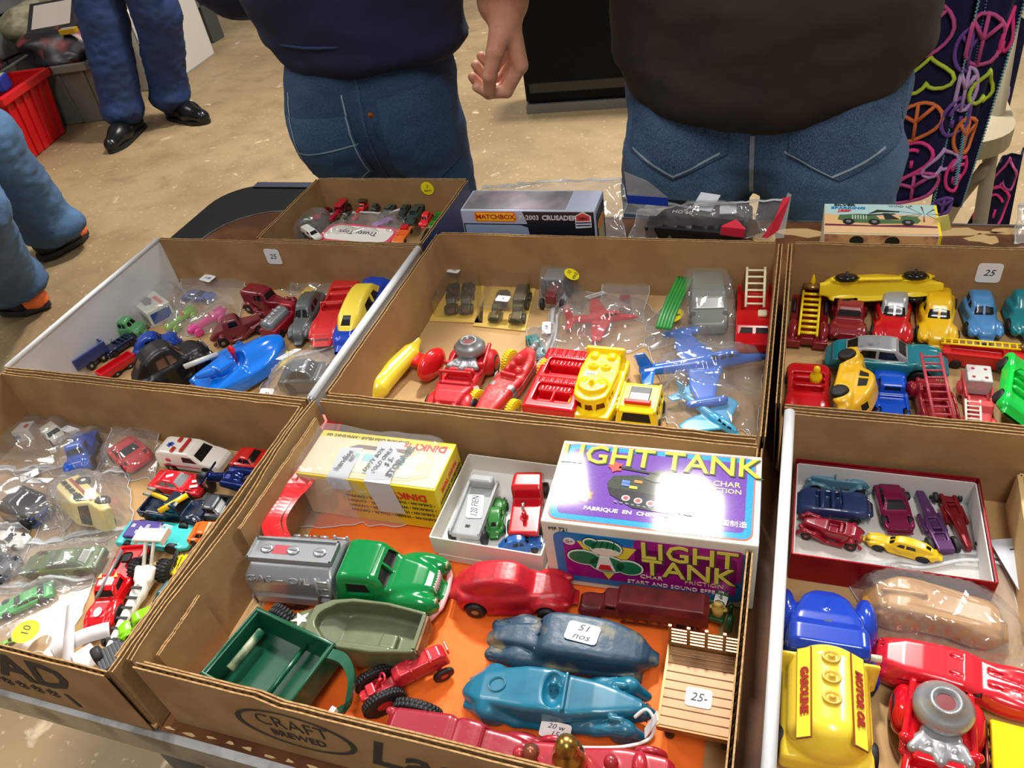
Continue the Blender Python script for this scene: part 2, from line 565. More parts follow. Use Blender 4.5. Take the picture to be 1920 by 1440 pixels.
# grey block wall in the far left corner: each block a piece of it
BLK = M((92, 93, 90), .8, 0, (80, 81, 78), 8, .55, .4, 120)
def block_wall(name, origin, along, n, rows):
    wl = B().box((0, 0, 1.3), (.06, .5 * n * .41 + .2, 1.3)).out(name, M((70, 70, 66), .9), kind='structure')
    wl.location = origin
    wl.rotation_euler.z = along
    bm_ = B().box((0, 0, 0), (.03, .2, .095), bev=.008)
    me = mesh_of(bm_.v, bm_.f, 'block')
    me.materials.append(BLK)
    for r in range(rows):
        for k in range(n):
            o = link('block', me, None, wl)
            o.location = (.055, -.5 * n * .41 + (k + .5 * (1 + r % 2)) * .41, .1 + r * .2)
            o.scale = (1 + random.uniform(-.1, .1), 1, 1)
    return wl
block_wall('wall_left', (-4.25, 2.6, 0), 0, 8, 8)
block_wall('wall_back', (-4.0, 4.25, 0), -math.pi / 2, 2, 8)

# ---------------------------------------------------------------- table
WOODT = M((112, 72, 40), .6, 0, (84, 50, 26), 14, .5, .1, 80, spec=.25)
def table():
    t = thing('folding_table', 'long folding table with worn brown wood top and silver metal edge under all the trays', 'table', (0, 0, 0))
    x0, x1, y0, y1, r = -.83, 1.0, .166, .93, .09
    pts = []
    for cx, cy, a0 in ((x1 - r, y1 - r, 0), (x0 + r, y1 - r, 90), (x0 + r, y0 + r, 180), (x1 - r, y0 + r, 270)):
        for k in range(7):
            a = math.radians(a0 + k * 15)
            pts.append((cx + r * math.cos(a), cy + r * math.sin(a)))
    B().prism(pts, T - .02, T - .0005).out('table_top', WOODT, t)
    e = B()
    n = len(pts)
    o = []
    for k in range(n):
        p, q, s = pts[k - 1], pts[k], pts[(k + 1) % n]
        d = Vector((s[0] - p[0], s[1] - p[1])).normalized()
        o.append((q[0] + d.y * .006, q[1] - d.x * .006))
    v = []
    for k in range(n):
        v += [(pts[k][0], pts[k][1], T + .0005), (o[k][0], o[k][1], T - .001), (o[k][0], o[k][1], T - .03), (pts[k][0], pts[k][1], T - .03)]
    e.add(v, [(k * 4 + j, ((k + 1) % n) * 4 + j, ((k + 1) % n) * 4 + (j + 1) % 4, k * 4 + (j + 1) % 4) for k in range(n) for j in range(4)])
    e.out('metal_edge', M((168, 168, 168), .38, .9, (120, 118, 116), 30, .55), t, label='scuffed silver metal edge band')
    # bare patches where the laminate has chipped off
    for k, (x, y, sx, sy) in enumerate([(.02, .905, .03, .012), (.05, .79, .012, .02), (.19, .915, .05, .01), (.22, .9, .02, .012), (-.68, .89, .03, .006), (-.02, .885, .014, .02), (.25, .918, .03, .008)]):
        rr = random.Random(k)
        q = [(x + sx * rr.uniform(.55, 1.1) * math.cos(a * .6283), y + sy * rr.uniform(.5, 1.2) * math.sin(a * .6283)) for a in range(10)]
        B().prism(q, T - .0006, T + .0002).out('chipped_patch', M((196, 162, 110), .8), t)
    rr = random.Random(5)
    for k in range(26):
        x = -.41 + k * .017; y = .1695 + rr.uniform(-.001, .001)
        q = [(x + .006 * rr.uniform(.3, 1.1) * math.cos(a * 1.05), y + .0014 * rr.uniform(.4, 1.2) * math.sin(a * 1.05)) for a in range(6)]
        B().prism(q, T - .0006, T + .0002).out('chipped_patch', M((206, 176, 130), .8), t)
    for x in (-.6, .8):
        lg = B().tube([(x, y0 + .08, T - .03), (x, y0 + .08, .01), (x, y0 + .08, .0)], .013).tube([(x, y1 - .08, T - .03), (x, y1 - .08, .0)], .013)
        lg.tube([(x, y0 + .08, .25), (x, y1 - .08, .25)], .01)
        lg.out('leg_frame', M((120, 120, 120), .4, .7), t, True)
table()

# ---------------------------------------------------------------- cardboard trays
KR = M((160, 126, 82), .85, 0, (148, 114, 72), 25, .5, .12, 180)
KRI = M((174, 140, 94), .85, 0, (162, 128, 84), 18, .5, .1, 150)
KRE = M((176, 140, 94), .9, 0, (150, 116, 74), 300, .5)
KRF = M((192, 156, 108), .85, 0, (180, 144, 96), 9, .5, .06, 150)
WHT = M((226, 228, 230), .45, 0, (214, 216, 219), 10, .55, .05, 120)
FLUTE = M((138, 104, 64), .9)
def panel(t, name, a, b, h, th, inner, outer, flute=True, z0=T + .001, dips=None, lean=0.0):
    """corrugated wall from a to b (inner face line); inner on the left of a->b"""
    a = Vector((a[0], a[1])); b = Vector((b[0], b[1]))
    L = (b - a).length; d = (b - a) / L; n = Vector((d.y, -d.x))
    N = 24
    rr = random.Random(int(abs(a.x * 1000) + abs(b.y * 777)))
    hs = [h + rr.uniform(-.0005, .0005) + (dips(k / N) if dips else 0) for k in range(N + 1)]
    def liner(o0, o1, mat, nm):
        v = []; f = []
        for k in range(N + 1):
            for o_, zz in ((o0, 0), (o0, hs[k]), (o1, hs[k]), (o1, 0)):
                p = a + d * (L * k / N) + n * (o_ + lean * (zz / h if h else 0))
                v.append((p.x, p.y, z0 + zz))
        for k in range(N):
            for j in range(4): f.append((k * 4 + j, k * 4 + 4 + j, k * 4 + 4 + (j + 1) % 4, k * 4 + (j + 1) % 4))
        f += [(0, 1, 2, 3), (N * 4 + 3, N * 4 + 2, N * 4 + 1, N * 4)]
        bm = bmesh.new()
        me = mesh_of(v, f)
        bm.from_mesh(me); bmesh.ops.recalc_face_normals(bm, faces=bm.faces[:]); bm.to_mesh(me); bm.free()
        return link(nm, me, mat, t)
    o = liner(0, .0007, inner, name)
    o2 = liner(th - .0007, th, outer, name)
    o2.parent = o
    o2.name = 'outer_liner'
    ew = B()
    for q0, q1 in ((-.0002, .0009), (th - .0009, th + .0002)):
        v = []; f = []
        for k in range(N + 1):
            for o_, zz in ((q0, hs[k]), (q0, hs[k] + .0005), (q1, hs[k] + .0005), (q1, hs[k])):
                p = a + d * (L * k / N) + n * (o_ + lean)
                v.append((p.x, p.y, z0 + zz))
        for k in range(N):
            for j in range(4): f.append((k * 4 + j, k * 4 + 4 + j, k * 4 + 4 + (j + 1) % 4, k * 4 + (j + 1) % 4))
        ew.add(v, f)
    ed = ew.out('torn_edge', KRE if outer is not WHT else WHT, o)
    if flute:
        m = int(L / .0011); v = []; f = []
        for k in range(m + 1):
            q = a + d * (L * k / m) + n * (.0014 + (th - .0028) * (.5 + .5 * math.sin(k * 1.05)) + lean)
            hz = float(np.interp(k / m * N, range(N + 1), hs))
            v += [(q.x, q.y, z0 + hz - .006), (q.x, q.y, z0 + hz - .0004)]
            if k: f.append((2 * k - 2, 2 * k, 2 * k + 1, 2 * k - 1))
        f2 = link('fluting', mesh_of(v, f), FLUTE, o, kind='stuff')
    return o
def tray(name, label, x0, x1, y0, y1, h, inner=None, outer=None, side=None, floor=KRF, thick=.004, dips={}, hs={}, lean={}, flute=True, base=T):
    t = thing(name, label, 'tray' if name != 'shoe_box' else 'box', (0, 0, 0), 0, None)
    inner = inner or {}; outer = outer or {}
    B().box(((x0 + x1) / 2, (y0 + y1) / 2, base + .0025), ((x1 - x0) / 2 + thick * .5, (y1 - y0) / 2 + thick * .5, .0015)).out('bottom_panel', floor, t)
    for nm, a, b in (('back', (x1, y1), (x0, y1)), ('left', (x0, y1), (x0, y0)), ('front', (x0, y0), (x1, y0)), ('right', (x1, y0), (x1, y1))):
        hh = hs.get(nm, h)
        panel(t, {'back': 'long_panel', 'front': 'long_panel', 'left': 'end_panel', 'right': 'end_panel'}[nm], a, b, hh, thick, inner.get(nm, KR), outer.get(nm, KR), flute, base + .001, dips.get(nm), lean.get(nm, 0))
    return t
TF = T + .0042   # top of a tray floor
T1 = tray('cardboard_tray', 'kraft cardboard tray in the front middle lined with bright orange paper', -.389, -.0045, .1785, .4455, .075, inner={'back': KR, 'left': KRI, 'right': KRI}, dips={'front': lambda t: -.006 if .25 < t < .8 else 0, 'left': lambda t: .003 * math.sin(t * 9)}, lean={'left': .004})
T2 = tray('cardboard_tray', 'kraft cardboard tray in the middle behind the tray with the tank box', -.386, -.006, .4585, .7475, .075, inner={'left': KRI}, lean={'right': .003})
T3 = tray('cardboard_tray', 'cardboard tray with shiny white end walls at the far left of the table', -.778, -.4045, .449, .716, .074, inner={'left': WHT, 'right': WHT}, outer={'left': WHT, 'right': WHT})
T4 = tray('cardboard_tray', 'kraft cardboard tray with bold black printing at the front left corner of the table', -.771, -.4045, .168, .435, .076, inner={'right': KRI})
T5 = tray('cardboard_tray', 'kraft cardboard tray of plastic cars with rounded corner at the back right', .0135, .42, .499, .7485, .075, inner={'left': KRI}, lean={'left': .003})
T6 = tray('cardboard_tray', 'cardboard tray with white left wall at the front right holding the red tin box', .0195, .40, .158, .487, .076, inner={'left': WHT}, outer={'left': WHT})
T7 = tray('cardboard_tray', 'small deep kraft box with blue outside at the back, yellow price dot inside', -.628, -.404, .7265, .889, .074, outer={'right': M((44, 60, 112), .5), 'back': M((44, 60, 112), .5)})
# rolled white rims of the white-walled trays
def rim(t, x, y0, y1, z, r):
    B().tube([(x, y0, z), (x, (y0 + y1) / 2, z + .001), (x, y1, z)], r, 10).out('rolled_rim', WHT, t, True)
rim(T3, -.4025, .452, .718, T + .0735, .0042)
rim(T3, -.78, .449, .718, T + .074, .003)
rim(T6, .0175, .172, .4895, T + .0765, .0042)
# double inner flaps on the front-middle tray
panel(T1, 'folded_flap', (-.3855, .43), (-.3855, .30), .069, .0025, KRI, KRI, False)
panel(T1, 'folded_flap', (-.3835, .24), (-.3835, .19), .066, .0025, KRI, KRI, True)
panel(T1, 'folded_flap', (-.386, .1815), (-.0085, .1815), .072, .003, KRI, KRI, False, dips=lambda t: -.006 if .25 < t < .8 else 0)
panel(T4, 'folded_flap', (-.4085, .30), (-.4085, .18), .072, .0025, KRI, KRI, True)
OR = M((246, 112, 22), .7, 0, (238, 100, 16), 20, .55, .05, 100)
pp = []
for i in range(13):
    for j in range(9):
        pp.append((-.374 + .355 * i / 12, .188 + .25 * j / 8, TF + .0006 + .0008 * (1 + math.sin(i * 1.7 + j * 2.1)) * .5))
fq = [(i * 9 + j, i * 9 + 9 + j, i * 9 + 10 + j, i * 9 + j + 1) for i in range(12) for j in range(8)]
tag(link('paper_sheet', mesh_of(pp, fq), OR, None, True), 'bright orange sheet of paper lining the front middle tray', 'paper')
# printing on the outside of the front panels
STAMP = M((52, 44, 40), .8)
def onfront(o, x, y, z): o.matrix_local = tr(x, y, z) @ rot('X', 90)
fr = [c for c in T4.children if c.name.startswith('long_panel')][1]
onfront(text('printed_letters', 'OAD', .05, Matrix(), STAMP, fr, shear=.3, bold=.0012), -.512, .1636, T + .05)
onfront(text('printed_letters', '* * * * * 1', .022, Matrix(), STAMP, fr, shear=-.2, bold=.0008), -.505, .1636, T + .018)
fr = [c for c in T1.children if c.name.startswith('long_panel')][1]
ov = B()
for k in range(28):
    a, b2 = k * 6.2832 / 28, (k + 1) * 6.2832 / 28
    w0, w1 = .002 + .0022 * abs(math.cos(a)), .002 + .0022 * abs(math.cos(b2))
    ov.prism([(.046 * math.cos(a), .023 * math.sin(a)), (.046 * math.cos(b2), .023 * math.sin(b2)), ((.046 - w1) * math.cos(b2), (.023 - w1 * .5) * math.sin(b2)), ((.046 - w0) * math.cos(a), (.023 - w0 * .5) * math.sin(a))], -.0001, .0002)
o = ov.out('printed_oval', STAMP, fr); onfront(o, -.2755, .1740, T + .04)
onfront(text('printed_letters', 'CRAFT', .021, Matrix(), STAMP, fr, bold=-.0004, sx=.9), -.2755, .1740, T + .047)
onfront(text('printed_letters', 'BREWED', .012, Matrix(), STAMP, fr, sx=.9), -.2755, .1740, T + .031)
onfront(text('printed_letters', 'Lager', .05, Matrix(), STAMP, fr, shear=.3, bold=.0006), -.17, .1740, T + .038)
for t_, x, y, z in ((T3, -.608, .7155, .056), (T5, .195, .7480, .05)):
    s_ = sticker(t_, '25', tr(x, y, T + z) @ rot('X', 90), .022, .022)
sticker(T7, '2\neach', tr(-.462, .8885, T + .063) @ rot('X', 90), .019, .019, YSTICK, .006, rnd=True, name='price_dot')

# ---------------------------------------------------------------- things on the floor behind
def tote(name, label, x, y, w_, d_, h_, mat, yaw, ribs=6, wall=.01, rimh=.035):
    t = thing(name, label, 'tote', (x, y, 0), yaw)
    b = B()
    def ringbox(s0, s1, z0, z1):
        v = []
        for s, z in ((s0, z0), (s1, z1)):
            v += [(-w_ / 2 * s, -d_ / 2 * s, z), (w_ / 2 * s, -d_ / 2 * s, z), (w_ / 2 * s, d_ / 2 * s, z), (-w_ / 2 * s, d_ / 2 * s, z)]
        b.add(v, [(0, 1, 5, 4), (1, 2, 6, 5), (2, 3, 7, 6), (3, 0, 4, 7)])
    ringbox(.86, 1, 0.003, h_); ringbox(.99, .85, h_, .012)
    b.add([(-w_ * .43, -d_ * .43, .003), (w_ * .43, -d_ * .43, .003), (w_ * .43, d_ * .43, .003), (-w_ * .43, d_ * .43, .003)], [(3, 2, 1, 0)])
    b.add([(-w_ * .43, -d_ * .43, .012), (w_ * .43, -d_ * .43, .012), (w_ * .43, d_ * .43, .012), (-w_ * .43, d_ * .43, .012)], [(0, 1, 2, 3)])
    b.out('bin_shell', mat, t)
    for sx in (-1, 1):
        for k in range(ribs):
            u = -.42 + .84 * k / (ribs - 1)
            r_ = B()
            v = []
            for s, z in ((.86, .01), (1, h_ - .02)):
                for du in (-.018, .018): v += [(sx * w_ / 2 * s + sx * .008, (u + du) * d_ * s, z), (sx * w_ / 2 * s - sx * .002, (u + du) * d_ * s, z)]
            r_.add(v, [(0, 2, 6, 4), (0, 1, 5, 4), (2, 3, 7, 6), (4, 5, 7, 6)])
            r_.out('rib', mat, t)
    for sy in (-1, 1):
        for k in range(ribs):
            u = -.42 + .84 * k / (ribs - 1)
            r_ = B()
            v = []
            for s, z in ((.86, .01), (1, h_ - .02)):
                for du in (-.018, .018): v += [((u + du) * w_ * s, sy * d_ / 2 * s + sy * .008, z), ((u + du) * w_ * s, sy * d_ / 2 * s - sy * .002, z)]
            r_.add(v, [(0, 2, 6, 4), (0, 1, 5, 4), (2, 3, 7, 6), (4, 5, 7, 6)])
            r_.out('rib', mat, t)
    rm = B()
    for c, hh in (((w_ / 2 + .008, 0, h_ - rimh / 2), (.012, d_ / 2 + .02, rimh / 2)), ((-w_ / 2 - .008, 0, h_ - rimh / 2), (.012, d_ / 2 + .02, rimh / 2)), ((0, d_ / 2 + .008, h_ - rimh / 2), (w_ / 2 + .02, .012, rimh / 2)), ((0, -d_ / 2 - .008, h_ - rimh / 2), (w_ / 2 + .02, .012, rimh / 2))):
        rm.box(c, hh, bev=.004)
    rm.out('rim', mat, t)
    return t
tote('storage_tote', 'red ribbed plastic tote on the floor at the far left edge', -3.56, 2.66, .52, .40, .30, M((196, 20, 26), .35), .25)
tote('storage_tote', 'cloudy grey plastic tote between the red tote and the man in dark shoes', -3.47, 3.16, .46, .42, .29, M((120, 116, 108), .3, alpha=.9), .25, 4)
def carton(name, label, x, y, w_, d_, h_, mat, yaw, fill, z=0, cat='box'):
    t = thing(name, label, cat, (x, y, z), yaw)
    b = B()
    for c, hh in (((0, 0, .004), (w_ / 2, d_ / 2, .004)), ((w_ / 2 - .003, 0, h_ / 2), (.003, d_ / 2, h_ / 2)), ((-w_ / 2 + .003, 0, h_ / 2), (.003, d_ / 2, h_ / 2)), ((0, d_ / 2 - .003, h_ / 2), (w_ / 2, .003, h_ / 2)), ((0, -d_ / 2 + .003, h_ / 2), (w_ / 2, .003, h_ / 2))):
        b.box(c, hh)
    b.out('carton_body', mat, t)
    for s in (-1, 1):
        B().box((0, s * d_ * .5, h_ - .02), (w_ / 2 + .004, .003, .02)).out('lid_flap', mat, t)
    return t
carton('storage_box', 'tall white plastic box behind the man with dark shoes, right of his legs', -3.42, 3.78, .40, .36, .40, M((214, 210, 200), .5), .1, None)
carton('storage_box', 'white box with orange printing seen between the dark-shoed man\'s legs', -3.40, 3.49, .34, .18, .36, M((196, 192, 184), .5), .1, None)
bx = bpy.data.objects['storage_box.001']
B().box((.171, -.03, .1), (.001, .05, .03)).out('printed_patch', M((214, 130, 84), .6), bx)
B().box((.171, .03, .2), (.001, .04, .05)).out('printed_patch', M((150, 150, 152), .6), bx)
def lump(name, label, cat, x, y, z, r, mat, seed, h=.012, rough=.25):
    s = S((-r[0] * 1.4, -r[1] * 1.4, -r[2] * 1.2), (r[0] * 1.4, r[1] * 1.4, r[2] * 1.4), h)
    rr = random.Random(seed)
    for k in range(7):
        q = [rr.uniform(-.5, .5) * r[i] for i in range(3)]
        s.ell(q, [r[i] * rr.uniform(.5, .8) for i in range(3)], k=.03)
    o = link(name, from_bm(s.bm()), mat, None, True)
    o.location = (x, y, z)
    return tag(o, label, cat)
def slab(name, label, cat, x, y, z, hx, hy, hz, mat, yaw=0, rx=0):
    t = thing(name, label, cat, (x, y, z), yaw, None, rx)
    B().box((0, 0, 0), (hx, hy, hz), bev=min(hx, hy, hz) * .2).out('block', mat, t)
    B().box((0, 0, hz), (hx * .8, hy * .8, .001)).out('face_panel', M((150, 140, 130), .5), t)
    return t
slab('cardboard_carton', 'long cream carton lying on top of the red tote', 'box', -3.44, 2.56, .345, .05, .2, .05, M((206, 190, 158), .7), .3)
lump('wrapped_bundle', 'shiny red and clear wrapped bundle on the red tote', 'bundle', -3.62, 2.78, .36, (.1, .12, .06), M((120, 40, 46), .15, 0, (190, 176, 178), 30, .55), 3)
lump('green_bag', 'dark green cloth bag heaped behind the red tote', 'bag', -3.98, 3.0, .37, (.13, .2, .13), M((16, 66, 40), .6), 4)
slab('blue_carton', 'small blue carton at the corner of the red tote', 'box', -3.36, 2.66, .325, .035, .05, .03, M((30, 50, 140), .4), .5)
lump('dark_bundle', 'heap of black and red packages on the grey tote', 'bundle', -3.47, 3.16, .32, (.17, .17, .09), M((24, 20, 22), .4, 0, (130, 44, 50), 14, .62), 5)
slab('yellow_package', 'small yellow package on the dark heap over the grey tote', 'box', -3.33, 3.13, .40, .04, .02, .012, M((196, 150, 30), .5), .2)
slab('magazine_box', 'black framed picture box leaning on the grey tote', 'box', -3.5, 3.24, .44, .12, .1, .015, M((26, 24, 28), .4), .4, .5)
lump('pale_bundle', 'pale crumpled paper heap by the grey block wall', 'bundle', -3.9, 3.45, .33, (.2, .22, .12), M((128, 122, 100), .8, 0, (90, 84, 60), 12, .5), 6)
lump('toy_bundle', 'red and white packages in the box between the man\'s legs', 'bundle', -3.4, 3.49, .37, (.12, .07, .05), M((200, 44, 50), .4, 0, (228, 224, 220), 22, .52), 8)
slab('magazine', 'pale magazine lying on top of the tall white box', 'magazine', -3.36, 3.76, .41, .14, .12, .008, M((210, 204, 196), .4, 0, (214, 130, 100), 12, .62), .1)
# dark cart with casters far behind
ct = thing('equipment_cart', 'black wheeled equipment cart on the floor at the top left', 'cart', (-3.3, 5.4, 0), -.2)
B().box((0, 0, .45), (.6, .3, .36), bev=.02).out('cart_body', M((20, 20, 22), .4), ct)
for x in (-.5, .5):
    for y in (-.24, .24): wheel(ct, x, y, .05, .05, .03, BLACK, SILVER, 'caster')
sk = thing('draped_table', 'dark draped table far behind the hand of the man in navy', 'table', (-1.1, 5.15, 0), -.1)
B().box((0, 0, .37), (.7, .35, .365), bev=.01).out('table_skirt', M((30, 20, 16), .8), sk)
B().box((0, 0, .745), (.72, .37, .012)).out('table_top', M((60, 50, 44), .6), sk)
# black panel case between the two shoppers
bk = thing('black_case', 'tall glossy black case with grey base strip standing between the two shoppers', 'case', (-.62, 3.12, 0), .1)
B().box((0, 0, .40), (.42, .09, .36), bev=.012).out('case_body', M((4, 4, 5), .5, spec=.15), bk)
B().box((0, -.005, .018), (.42, .092, .018)).out('base_strip', M((120, 120, 118), .4, .5), bk, label='grey metal base strip')
B().box((0, -.088, .1), (.40, .004, .02), bev=.003).out('ledge', M((30, 30, 32), .25), bk)
B().tube([(-.1, 0, .76), (-.1, 0, .80), (.1, 0, .80), (.1, 0, .76)], .012).out('handle', BLACK, bk, True)
# black chair seat at the back left of the table
bc = thing('black_chair', 'black padded chair with rounded corner pushed under the back left of the table', 'chair', (-1.045, 1.235, 0), 0)
def rr_pts(w_, d_, r, n=8):
    pts = []
    for cx, cy, a0 in ((1, 1, 0), (-1, 1, 90), (-1, -1, 180), (1, -1, 270)):
        for k in range(n + 1):
            a = math.radians(a0 + k * 90 / n)
            pts.append((cx * (w_ / 2 - r) + r * math.cos(a), cy * (d_ / 2 - r) + r * math.sin(a)))
    return pts
B().prism(rr_pts(.46, .44, .11), .41, .455).out('seat', M((7, 7, 8), .7, bump=.1, bsc=300, spec=.12), bc)
B().prism(rr_pts(.44, .42, .10), .455, .462).out('seat_pad', M((9, 9, 11), .7, spec=.12), bc)
B().box((0, .205, .4645), (.15, .012, .002), bev=.001).out('seam', M((34, 40, 54), .4), bc)
for x in (-.2, .2):
    for y in (-.18, .18): B().tube([(x, y, .42), (x * 1.05, y * 1.08, 0)], .011).out('leg', M((40, 40, 42), .35, .6), bc, True)
# beige folding chair with a blanket over it, at the right
fc = thing('folding_chair', 'beige metal folding chair half hidden under the patterned blanket at right', 'chair', (.165, 1.66, 0), 0)
BE = M((150, 138, 112), .45)
B().prism(rr_pts(.45, .30, .1), .485, .52).out('seat', BE, fc)
for x in (-.2, .2):
    B().tube([(x, -.26, 0), (x, -.05, .45), (x, .12, .82)], .013).out('front_leg', BE, fc, True)
    B().tube([(x * .92, .26, 0), (x * .92, .05, .3), (x * .92, -.1, .45)], .011).out('rear_leg', BE, fc, True)
B().box((0, .11, .74), (.19, .012, .09), rot('X', -14), bev=.008).out('backrest', BE, fc)
# ================================================================ people
SKIN = M((206, 150, 122), .5, 0, (190, 128, 104), 30, .55, .1, 200)
def denim(c, c2, fade):
    m = M(c, .85, 0, c2, 7, .5, .25, 700, det=6).copy()
    nt = m.node_tree
    b = nt.nodes['Principled BSDF']
    src = b.inputs['Base Color'].links[0].from_socket
    tc = nt.nodes['Texture Coordinate']
    wv = nt.nodes.new('ShaderNodeTexNoise')
    mp = nt.nodes.new('ShaderNodeMapping')
    mp.inputs['Scale'].default_value = (1400, 1400, 420)
    wv.inputs['Scale'].default_value = 1
    wv.inputs['Detail'].default_value = 1
    nt.links.new(tc.outputs['Object'], mp.inputs['Vector'])
    nt.links.new(mp.outputs[0], wv.inputs['Vector'])
    mx = nt.nodes.new('ShaderNodeMix')
    mx.data_type = 'RGBA'
    mr = nt.nodes.new('ShaderNodeMapRange')
    mr.inputs['From Min'].default_value = .40
    mr.inputs['From Max'].default_value = .95
    nt.links.new(wv.outputs['Fac'], mr.inputs['Value'])
    nt.links.new(mr.outputs[0], mx.inputs[0])
    nt.links.new(src, mx.inputs[6])
    mx.inputs[7].default_value = lin(fade)
    nt.links.new(mx.outputs[2], b.inputs['Base Color'])
    return m
def V3(*a): return Vector(a)
def folds(bm, amp, sc, seed, stretch=(1, 1, 1)):
    for v in bm.verts:
        p = Vector((v.co.x * stretch[0], v.co.y * stretch[1], v.co.z * stretch[2])) * sc + Vector((seed, seed * .7, 0))
        n = noise.noise(p) + .5 * noise.noise(p * 2.3)
        v.co += v.normal * (amp * n)
def limb(s, a, b, c, r, k=.03, **kw):
    s.cap(a, b, r[0], r[1], k=k, **kw).cap(b, c, r[1], r[2], k=k, **kw)
def hand(s, wrist, d, palm_n, thumb_side, sc, pose):
    """palm, four fingers and a thumb. d: direction of the fingers, palm_n: out of the palm, thumb_side: towards the thumb"""
    d = d.normalized(); palm_n = palm_n.normalized(); t = thumb_side.normalized()
    c0 = wrist + d * .01 * sc
    for k in range(4):
        o = t * ((1.5 - k) * .019 * sc)
        kn = wrist + d * ((.088, .092, .088, .078)[k] * sc) + o
        s.cap(wrist + d * .012 * sc + o * .55, kn, .0155 * sc, .0125 * sc, k=.012 * sc)
        lens = [(.043, .027, .02), (.047, .031, .022), (.043, .028, .021), (.033, .021, .018)][k]
        ang = pose[k]
        p = kn; a = 0
        for j in range(3):
            a += ang[j]
            dd = d * math.cos(a) + palm_n * math.sin(a) - o.normalized() * .0
            q = p + dd * lens[j] * sc
            s.cap(p, q, (.0108 - .0011 * j) * sc, (.0100 - .0014 * j) * sc, k=.003 * sc)
            p = q
    a0 = wrist + d * .022 * sc + t * .018 * sc + palm_n * .006 * sc
    a1 = a0 + (d * .75 + t * .55 + palm_n * .55).normalized() * .046 * sc
    a2 = a1 + (d * .9 + t * .05 + palm_n * .5).normalized() * .034 * sc
    a3 = a2 + (d * .95 - t * .25 + palm_n * .25).normalized() * .027 * sc
    s.cap(a0, a1, .019 * sc, .0135 * sc, k=.012 * sc).cap(a1, a2, .0125 * sc, .011 * sc, k=.003 * sc).cap(a2, a3, .011 * sc, .0085 * sc, k=.003 * sc)
RELAX = [(.5, .7, .4), (.55, .8, .45), (.6, .85, .5), (.65, .85, .5)]
